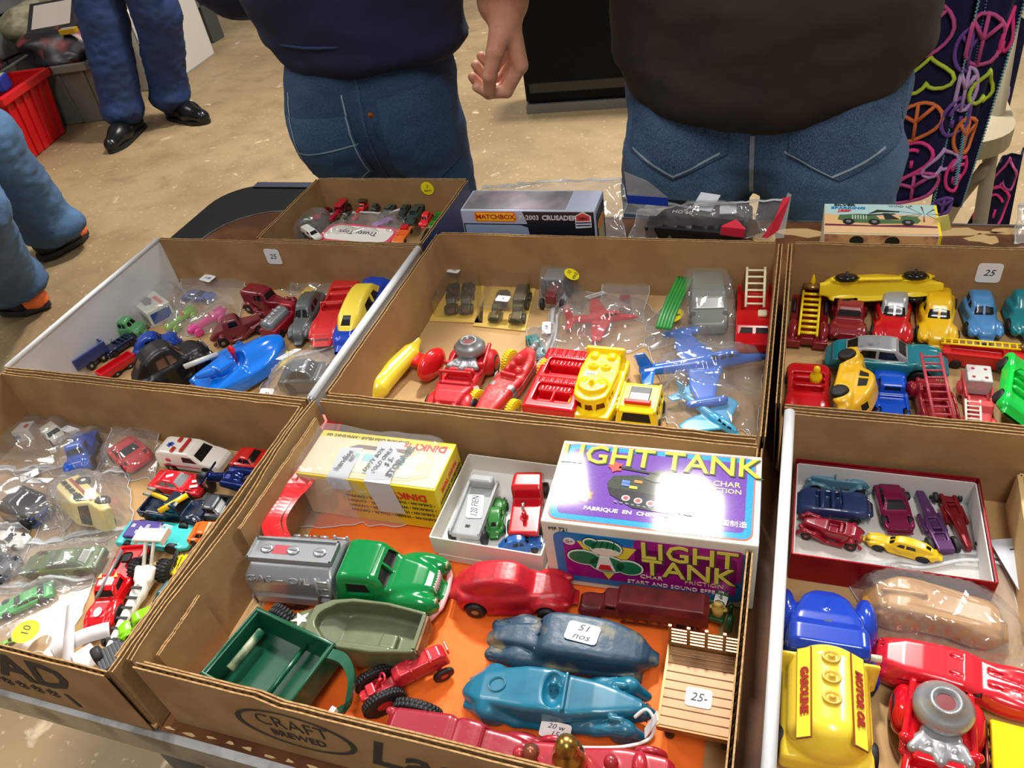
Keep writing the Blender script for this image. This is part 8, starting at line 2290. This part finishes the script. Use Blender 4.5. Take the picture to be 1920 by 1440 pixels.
# ================================================================ behind the trays
mb = thing('toy_box', 'long blue and black MATCHBOX model ship box inside a clear bag', 'box', (-.2895, .792, T), math.radians(1.0))
y0_ = .770
a_ = PV(862, 390, y0_); b_ = PV(1114, 400, y0_)
mw_, md_, mh_ = (b_.x - a_.x), .05, (a_.z + b_.z) / 2 - T
mb.location = ((a_.x + b_.x) / 2, y0_ + md_ / 2, T)
NVY = M((26, 28, 44), .35); PB = M((150, 170, 206), .35)
B().box((0, 0, mh_ / 2), (mw_ / 2, md_ / 2, mh_ / 2), bev=.001).out('carton', M((176, 186, 206), .4), mb)
ms_ = mw_ / .208; MF_ = tr(0, -md_ / 2, mh_ - .032 * ms_) @ rot('X', 90) @ Matrix.Scale(ms_, 4); mo_, mw_ = mw_, .208; mh2_, mh_ = mh_, mh_ / ms_; MT_ = tr(0, 0, mh2_) @ Matrix.Diagonal((ms_, 1, 1, 1)); ME_ = tr(mo_ / 2, 0, mh2_ / 2) @ rot('Z', 90) @ rot('X', 90)
flatpoly(mb, 'print_field', [(-mw_ / 2 + .002, .030 - mh_), (mw_ / 2 - .002, .030 - mh_), (mw_ / 2 - .002, .030), (-mw_ / 2 + .002, .030)], NVY, MF_, .0001)
flatpoly(mb, 'print_field', [(-mw_ / 2 + .004, .030 - mh_), (.012, .030 - mh_), (.0, .004), (-.012, .008), (-mw_ / 2 + .004, .008)], PB, MF_, .0003)
flatpoly(mb, 'print_field', [(-mw_ / 2 + .001, .010), (.0, .010), (-.006, .031), (-mw_ / 2 + .001, .031)], M((170, 182, 214), .4), MF_, .0003)
flatpoly(mb, 'printed_logo', rrect(.066, .0165, .005, -mw_ / 2 + .055, .0215), M((240, 110, 30), .4), MF_, .0005)
flatpoly(mb, 'printed_logo', rrect(.062, .0125, .004, -mw_ / 2 + .055, .0215), M((246, 200, 40), .4), MF_, .0007)
text('printed_words', 'MATCHBOX', .0105, MF_ @ tr(-mw_ / 2 + .055, .0215, .0012), M((176, 40, 30), .4), mb, bold=.0003, sx=1.05)
text('printed_words', 'K-2003', .0105, MF_ @ tr(.004, .0205, .0009), M((206, 208, 214), .4), mb, bold=.0002)
text('printed_words', 'CRUSADER', .0105, MF_ @ tr(.050, .0205, .0009), M((206, 208, 214), .4), mb, bold=.0004)
for x, w_ in ((-.06, .03), (-.03, .02), (-.012, .026)): flatpoly(mb, 'printed_ship', [(x, -.020), (x + w_, -.024), (x + w_ * .9, -.026), (x - .002, -.022)], M((50, 56, 76), .4), MF_, .0005)
flatpoly(mb, 'print_field', [(-mw_ / 2 + .003, -md_ / 2 + .003), (mw_ / 2 - .045, -md_ / 2 + .003), (mw_ / 2 - .045, md_ / 2 - .003), (-mw_ / 2 + .003, md_ / 2 - .003)], M((120, 116, 122), .4, 0, (150, 140, 150), 20, .5), MT_, .0001)
flatpoly(mb, 'printed_badge', [(mw_ / 2 - .030, .004), (mw_ / 2 - .006, .006), (mw_ / 2 - .006, .024), (mw_ / 2 - .018, .031), (mw_ / 2 - .030, .024)], M((230, 232, 236), .4), MF_, .0006)
flatpoly(mb, 'printed_badge', [(mw_ / 2 - .028, .016), (mw_ / 2 - .008, .017), (mw_ / 2 - .008, .024), (mw_ / 2 - .018, .029), (mw_ / 2 - .028, .024)], M((214, 60, 60), .4), MF_, .0009)
for y in (.012, .0075): flatpoly(mb, 'printed_badge', [(mw_ / 2 - .029, y), (mw_ / 2 - .007, y + .001), (mw_ / 2 - .007, y + .003), (mw_ / 2 - .029, y + .002)], M((40, 50, 110), .4), MF_, .0009)
text('printed_words', 'NEW', .0052, MF_ @ tr(mw_ / 2 - .018, .0205, .0014), M((60, 40, 40), .4), mb, bold=.0002)
flatpoly(mb, 'print_field', rrect(md_ - .008, mh2_ - .014, .004), M((40, 46, 60), .4), ME_, .0002); flatpoly(mb, 'print_field', rrect(md_ - .022, mh2_ - .04, .003), M((196, 184, 130), .4), ME_, .0004)
flatpoly(mb, 'printed_logo', rrect(.034, .009, .004, 0, .024), M((240, 150, 40), .4), ME_, .0006)
bag('large clear zip bag with blue seal around the long ship box', [(905, 352, .05), (1170, 335, .06), (1178, 446), (845, 446)], T, [mb], .007, 61, CLR, n=56, hmax=.13)
bz = thing('blue_zip_seal', 'blue plastic zip seal sticking out right of the ship box bag', 'bag seal', (0, 0, 0))
def slabp(t, name, px, y, th, mat):
    q = [PV(u, v, y + dy) for u, v, dy in px]
    n_ = len(q); o = B(); off = Vector((0, th, th * .3))
    o.add([tuple(p) for p in q] + [tuple(p + off) for p in q], [tuple(range(n_))[::-1], tuple(range(n_, 2 * n_))] + [(i, (i + 1) % n_, n_ + (i + 1) % n_, n_ + i) for i in range(n_)])
    return o.out(name, mat, t)
slabp(bz, 'seal_strip', [(1176, 366, .0), (1252, 371, .01), (1253, 387, .01), (1176, 381, 0)], .86, .001, M((20, 60, 170), .3))
slabp(bz, 'film_flap', [(1170, 322, .0), (1215, 340, .005), (1252, 371, .01), (1176, 366, 0)], .86, .0006, FILMH)
slabp(bz, 'film_flap', [(1176, 381, .0), (1253, 387, .01), (1230, 405, .0), (1170, 400, 0)], .86, .0006, FILMH)
kb2 = thing('black_packet', 'black carded packet with gold markings inside the red-sealed bag', 'packet', P(1310, 432, T), -.12)
B().box((0, 0, .012), (.062, .030, .012), rot('X', 10), bev=.004).out('packet_body', M((26, 25, 24), .3), kb2)
B().tube(cr([(-.05, -.012, .030), (-.042, -.006, .031), (-.046, .004, .030), (-.036, .008, .03)], 5, False), .0011, 6).out('gold_mark', M((206, 180, 110), .3, .6), kb2, True)
text('printed_words', 'HO 60', .009, tr(-.018, -.012, .031) @ rot('X', 10), WHITE, kb2)
for x, y, w_, h_, a in ((.006, .012, .026, .03, -10), (.036, .0, .02, .018, 12)): o = B().box((0, 0, 0), (w_ / 2, h_ / 2, .0008)).out('white_slip', M((226, 232, 240), .5), kb2); o.matrix_local = tr(x, y, .034) @ rot('Z', a) @ rot('X', 16)
bag('clear bag with red seal stripes beside the long ship box', [(1195, 395, .018), (1478, 375, .05), (1440, 448, .004), (1180, 448)], T, [kb2], .005, 62, CLR, hmax=.05)
rs = thing('red_zip_seal', 'red and clear zip seal standing up at the right of the black packet', 'bag seal', (0, 0, 0))
slabp(rs, 'seal_strip', [(1468, 372, .0), (1482, 370, 0), (1462, 430, -.02), (1440, 446, -.03), (1428, 446, -.03), (1452, 412, -.02)], .835, .001, M((206, 30, 60), .3, alpha=.9))
slabp(rs, 'seal_strip', [(1350, 440, -.03), (1352, 425, -.03), (1380, 412, -.02), (1398, 430, -.03), (1394, 446, -.03)], .825, .001, M((206, 40, 66), .3))
slabp(rs, 'clear_edge', [(1477, 362, .0), (1484, 366, 0), (1470, 446, -.03), (1446, 448, -.03)], .838, .0008, FILMH)
jb = thing('toy_box', 'SILVER SPARKING JEEP toy box with green jeep picture on the table', 'box', (0, 0, 0))
jz = .752; q0, q1, q2 = P(1546, 382, jz), P(1752, 389, jz), P(1543, 437, jz)
jw = (q1 - q0).length; jd = q0.y - q2.y; jh = jz - T; jb.location = ((q0.x + q1.x) / 2, (q0.y + q2.y) / 2, T)
B().box((0, 0, jh / 2), (jw / 2, jd / 2, jh / 2), bev=.0006).out('carton', M((236, 226, 190), .4), jb)
B().box((jw / 2 + .001, 0, jh / 2), (.0012, jd / 2 + .0002, jh / 2)).out('yellow_end', M((244, 222, 30), .4), jb)
flatpoly(jb, 'printed_side', [(-jw / 2 + .001, -jh / 2), (jw / 2 - .001, -jh / 2), (jw / 2 - .001, jh / 2 - .001), (-jw / 2 + .001, jh / 2 - .001)], M((226, 176, 120), .4, 0, (130, 60, 70), 40, .55), tr(0, -jd / 2, jh / 2) @ rot('X', 90), .0001)
for x in (-.022, .012): flatpoly(jb, 'printed_wheel', [(x + .007 * math.cos(k * .5236), jh / 2 - .008 + .006 * math.sin(k * .5236)) for k in range(12)], M((34, 40, 34), .4), tr(0, -jd / 2, jh / 2) @ rot('X', 90), .0003)
JF = tr(0, 0, jh) @ Matrix.Diagonal((jw / .122, jd / .070, 1, 1))
def jp(pts, c, z, nm='printed_picture'): flatpoly(jb, nm, pts, M(c, .35), JF, z)
hw_, hh_ = .061 - .0008, .035 - .001
jp([(-hw_, .004), (hw_, .004), (hw_, hh_), (-hw_, hh_)], (176, 206, 206), .0002)
jp([(-hw_, -.018), (hw_, -.018), (hw_, .006), (.02, .010), (-.02, .004), (-hw_, .010)], (224, 180, 130), .0003)
jp([(-hw_, -hh_), (hw_, -hh_), (hw_, -.019), (-hw_, -.016)], (226, 186, 140), .0003)
jp([(-hw_, -.014), (-.01, -.016), (.03, -.013), (hw_, -.016), (hw_, -.0195), (-hw_, -.0185)], (110, 50, 70), .0004)
for k in range(9): jp([(.048 + .003 * math.cos(k * .7), .012), (.042 + .022 * math.cos(k * .7), .012 + .018 * math.sin(k * .7)), (.044 + .022 * math.cos(k * .7), .011 + .018 * math.sin(k * .7))], (96, 70, 56), .0005)
JG = (76, 110, 72)
jp([(-.046, -.004), (-.044, .007), (-.022, .010), (-.004, .008), (.0, -.002), (.022, -.004), (.024, .006), (.040, .006), (.044, -.004), (.040, -.010), (.0, -.012), (-.030, -.010)], JG, .0006, 'printed_jeep')
jp([(-.018, .008), (.016, .012), (.018, .010), (-.016, .006)], (40, 50, 40), .0008, 'printed_jeep'); jp([(-.012, .010), (-.002, .020), (.022, .017), (.022, .015), (.0, .015)], (50, 56, 44), .0008, 'printed_jeep')
jp([(.006, -.002), (.004, .012), (.010, .012), (.016, .004), (.022, -.002)], (40, 46, 40), .0009, 'printed_jeep')
for x in (-.034, -.006, .030): jp([(x + .0065 * math.cos(k * .5236), -.009 + .0065 * math.sin(k * .5236)) for k in range(12)], (34, 34, 34), .001, 'printed_wheel'); jp([(x + .003 * math.cos(k * .5236), -.009 + .003 * math.sin(k * .5236)) for k in range(12)], (120, 120, 120), .0012, 'printed_wheel')
for k in range(6): jp([(-.030 + .003 * k, -.003), (-.0288 + .003 * k, -.003), (-.0288 + .003 * k, .006), (-.030 + .003 * k, .006)], (200, 210, 196), .001, 'printed_jeep')
for s_, y, c in (('SILVER', .0305, (30, 60, 50)), ('SPARKING', .0235, (40, 130, 190)), ('JEEP', .0165, (214, 60, 70))): text('printed_words', s_, .0072, JF @ tr(-.038 + (.004 if s_ == 'SPARKING' else 0), y, .0009), M(c, .4), jb, bold=.0002, sx=1.15)
text('printed_words', 'WIND UP', .006, JF @ tr(.024, .029, .0009), M((120, 140, 140), .4), jb)
fx = slabp(jb, 'end_flap', [(0, 0, 0)] * 3, .8, .001, YSTICK) if False else None
B().box((0, 0, 0), (.006, .0006, jh * .12)).out('end_flap', M((220, 210, 120), .5), jb).matrix_local = tr(jw / 2 + .006, -.004, jh * .98) @ rot('Y', -20)
gp = car('grey plastic wrapped toy car at the far right of the table behind the trays', (1960, 452), (1905, 448), .02, M((150, 146, 150), .4), 'aero', T, res=44, nowin=True, trim=None)
bag('cloudy plastic bag at the right edge behind the back right tray', [(1915, 385, .03), (2010, 390, .03), (2000, 455), (1895, 455)], T, [gp], .006, 63, CLR, FILMH, hmax=.05)
# ================================================================ settle each toy to its measured spot and size, then drape the bags
def proj(w_):
    c = (w_ - np.array([0, 0, CZ])) @ RW
    return 960 + FPX * c[:, 0] / -c[:, 2], 720 - FPX * c[:, 1] / -c[:, 2]
FITS = {
'long cream toy truck': (332, 491, 515, 530), 'small white toy box': (228, 537, 335, 612), 'small faded green': (211, 592, 278, 638), 'pink toy racing': (344, 573, 432, 632), 'lime green toy racing car': (306, 570, 372, 624), 'maroon metal toy van': (450, 530, 568, 600), 'brownish maroon': (393, 585, 508, 652), 'silver and red toy tank': (485, 560, 565, 640), 'grey metal toy coupe': (538, 545, 618, 648), 'red toy convertible with chrome': (578, 517, 682, 652), 'large blue toy coupe with yellow': (622, 500, 750, 672), 'yellow toy airplane': (548, 505, 642, 552),
'dark blue toy truck at': (86, 630, 204, 722), 'dark navy open': (190, 625, 258, 672), 'toy dump truck': (138, 655, 264, 742), 'blue toy saloon behind': (248, 620, 342, 680), 'large black rubber': (246, 635, 408, 752), 'large bright blue plastic toy race boat': (342, 615, 556, 768), 'small blue plastic toy torpedo': (394, 638, 458, 680), 'dark grey toy car inside': (520, 672, 640, 745),
'white toy ambulance': (291, 818, 438, 893), 'red toy fire service': (430, 838, 520, 893), 'red toy stock car': (276, 880, 395, 938), 'dark blue metallic toy motorcycle': (372, 862, 488, 935), 'navy blue toy tow truck': (256, 912, 400, 995), 'dark grey metallic toy car': (360, 922, 460, 988), 'turquoise': (216, 974, 374, 1040), 'orange toy car with black': (354, 972, 434, 1034), 'yellow toy sports': (316, 1026, 402, 1094), 'white and black toy dragster': (190, 985, 335, 1225), 'red toy race pickup': (156, 1020, 282, 1185), 'dark teal toy car': (280, 1085, 350, 1150), 'bright lime green': (220, 1136, 312, 1204), 'dark grey ribbed': (176, 1190, 264, 1278),
'white and black toy truck cab': (74, 788, 126, 838), 'white toy box with blue': (-14, 788, 75, 835), 'royal blue': (118, 805, 192, 892), 'red toy sports car with': (198, 813, 290, 893), 'black toy car with blue': (-10, 905, 108, 1000), 'cream toy minibus': (108, 888, 216, 1000), 'white toy racing car': (-24, 994, 60, 1035), 'dark grey toy saloon': (-44, 1025, 30, 1105), 'olive green toy saloon': (38, 1024, 205, 1090), 'light green toy racing': (-10, 1090, 104, 1165), 'lime toy car': (-32, 1192, 38, 1232),
'yellow streamlined': (678, 622, 834, 762), 'red rubber toy fire engine with': (795, 628, 938, 790), 'faded red rubber toy racing': (880, 636, 1032, 802), 'flat red plastic toy car': (978, 652, 1122, 800), 'yellow plastic toy hovercraft': (1062, 647, 1182, 802), 'small yellow plastic toy van': (1152, 715, 1248, 812), 'tiny dark military vehicle, left': (834, 527, 862, 592), 'tiny dark military vehicle, right': (862, 525, 890, 592), 'tiny olive army truck, left': (918, 540, 954, 606), 'tiny olive army truck with': (953, 532, 998, 606), 'dark red toy tractor with grey': (1010, 503, 1076, 582), 'red plastic toy airplane': (1055, 560, 1197, 640), 'small teal toy car': (985, 625, 1024, 676), 'grey plastic toy truck in': (1290, 508, 1368, 625), 'large blue plastic toy jet': (1188, 612, 1446, 766), 'light blue toy airplane': (1240, 735, 1430, 824), 'red plastic toy fire truck with a': (1376, 500, 1450, 662),
'dark red toy fire engine with yellow': (1474, 498, 1558, 658), 'dark red plastic toy pickup': (1550, 536, 1630, 642), 'red toy coupe with silver': (1630, 526, 1715, 658), 'worn yellow toy saloon': (1712, 536, 1800, 658), 'light blue toy coupe': (1790, 534, 1884, 645), 'large teal toy car': (1862, 516, 1975, 645), 'teal toy saloon with silver': (1546, 628, 1780, 722), 'red toy fire truck with long': (1762, 632, 1935, 704), 'red plastic toy convertible with': (1468, 680, 1558, 792), 'yellow toy saloon on its': (1548, 663, 1655, 790), 'blue plastic toy pickup': (1633, 686, 1708, 800), 'dark red toy fire truck with pink': (1698, 660, 1802, 812), 'faded red toy truck': (1792, 683, 1872, 818), 'bright green plastic': (1858, 660, 1960, 806),
'light blue toy roadster': (1505, 873, 1633, 932), 'navy blue toy convertible': (1490, 914, 1638, 986), 'dark red toy roadster': (1488, 958, 1622, 1034), 'metallic purple': (1634, 895, 1716, 1003), 'purple toy dragster': (1698, 903, 1796, 1048), 'dark red toy dragster': (1748, 903, 1838, 1042), 'chipped yellow toy taxi': (1616, 998, 1768, 1057), 'tan rubber toy': (1615, 1080, 1892, 1218), 'small grey metal toy tractor': (1884, 862, 1940, 978),
'small green toy car beside': (908, 930, 954, 1012), 'red toy truck cab': (950, 885, 1030, 1006), 'small blue toy car at': (934, 1000, 1022, 1044), 'clear grey plastic trailer': (838, 892, 938, 1020), 'green toy tanker': (460, 998, 850, 1168), 'olive green army': (542, 1122, 812, 1258), 'large matte red': (843, 1050, 1087, 1168), 'maroon toy truck': (1083, 1095, 1332, 1188), 'scuffed dark blue': (908, 1148, 1237, 1282), 'glossy blue rubber': (866, 1243, 1230, 1397), 'dark green metal farm': (366, 1130, 668, 1372), 'chipped red metal toy tractor': (646, 1205, 868, 1345), 'worn maroon rubber': (678, 1312, 1040, 1470), 'small green toy tractor': (1308, 1112, 1380, 1180),
'tiny dark red toy car at': (596, 388, 624, 412), 'tiny red toy tractor': (612, 374, 660, 418), 'tiny dark green toy car in front': (640, 396, 664, 418), 'tiny red toy car in the middle': (660, 392, 680, 415), 'tiny red and yellow': (664, 368, 702, 396), 'tiny dark green toy car at the back': (694, 382, 714, 396), 'tiny grey green metallic': (708, 382, 745, 408), 'tiny dark green toy car between': (742, 382, 772, 410), 'tiny grey green toy saloon': (756, 382, 797, 422), 'tiny bright red': (784, 396, 814, 428), 'tiny bright green': (802, 396, 834, 430), 'tiny black toy': (788, 428, 812, 456), 'tiny white toy car on': (562, 420, 606, 452), 'tiny orange': (734, 420, 774, 460), 'yellow and striped': (540, 400, 622, 452)}
bpy.context.view_layer.update()
for o in [o for o in SC.objects if o.parent is None and 'label' in o]:
    key = next((k for k in FITS if o['label'].startswith(k)), None)
    if not key: continue
    bx4 = FITS[key]
    inv = np.array(o.matrix_world.inverted()); pts = []
    for c in kids(o):
        if c.type != 'MESH': continue
        co = np.empty(len(c.data.vertices) * 3, np.float32); c.data.vertices.foreach_get('co', co); co = co.reshape(-1, 3)
        m = inv @ np.array(c.matrix_world); pts.append(co @ m[:3, :3].T + m[:3, 3])
    pts = np.concatenate(pts); sc0 = o.scale.copy(); zb = float((pts @ np.array(o.matrix_world)[:3, :3].T)[:, 2].min()) if abs(o.rotation_euler.x) > .2 else None
    kl = kc = 1.0; loc = o.location.copy()
    R_ = np.array(o.rotation_euler.to_matrix())
    rolled = abs(o.rotation_euler.x) > .2
    def ev(a, c):
        w_ = (pts * (np.array(sc0) * (a, c, c))) @ R_.T + np.array(loc)
        return w_, *proj(w_)
    for it in range(6):
        w_, u, v = ev(kl, kc)
        W0, H0 = np.ptp(u), np.ptp(v); W1, H1 = bx4[2] - bx4[0], bx4[3] - bx4[1]
        if it < 2 or rolled:
            g = min(1.35, max(.7, .5 * W1 / W0 + .5 * H1 / H0)); kl *= g; kc *= g
        else:
            _, ua, va = ev(kl * 1.03, kc); _, ub, vb = ev(kl, kc * 1.03)
            J = np.log(np.array([[np.ptp(ua) / W0, np.ptp(ub) / W0], [np.ptp(va) / H0, np.ptp(vb) / H0]])) / math.log(1.03) + np.eye(2) * .12
            d_ = np.clip(np.linalg.solve(J, np.log([W1 / W0, H1 / H0])), -.22, .22)
            kl *= math.exp(d_[0]); kc *= math.exp(d_[1])
            g = math.sqrt(kl * kc); q_ = min(1.5, max(.9 if 'racing' in key else .7, kc / kl)); kl, kc = g / math.sqrt(q_), g * math.sqrt(q_)
        w_, u, v = ev(kl, kc)
        zc = float(w_[:, 2].min() + w_[:, 2].max()) / 2
        d = P((bx4[0] + bx4[2]) / 2, (bx4[1] + bx4[3]) / 2, zc) - P((u.min() + u.max()) / 2, (v.min() + v.max()) / 2, zc)
        loc.x += d.x; loc.y += d.y
        if zb is not None: loc.z = TF - zb * kc
    o.location = loc; o.scale = (sc0.x * kl, sc0.y * kc, sc0.z * kc)
bpy.context.view_layer.update()
for a, k in BAGQ: make_bag(*a, **k)
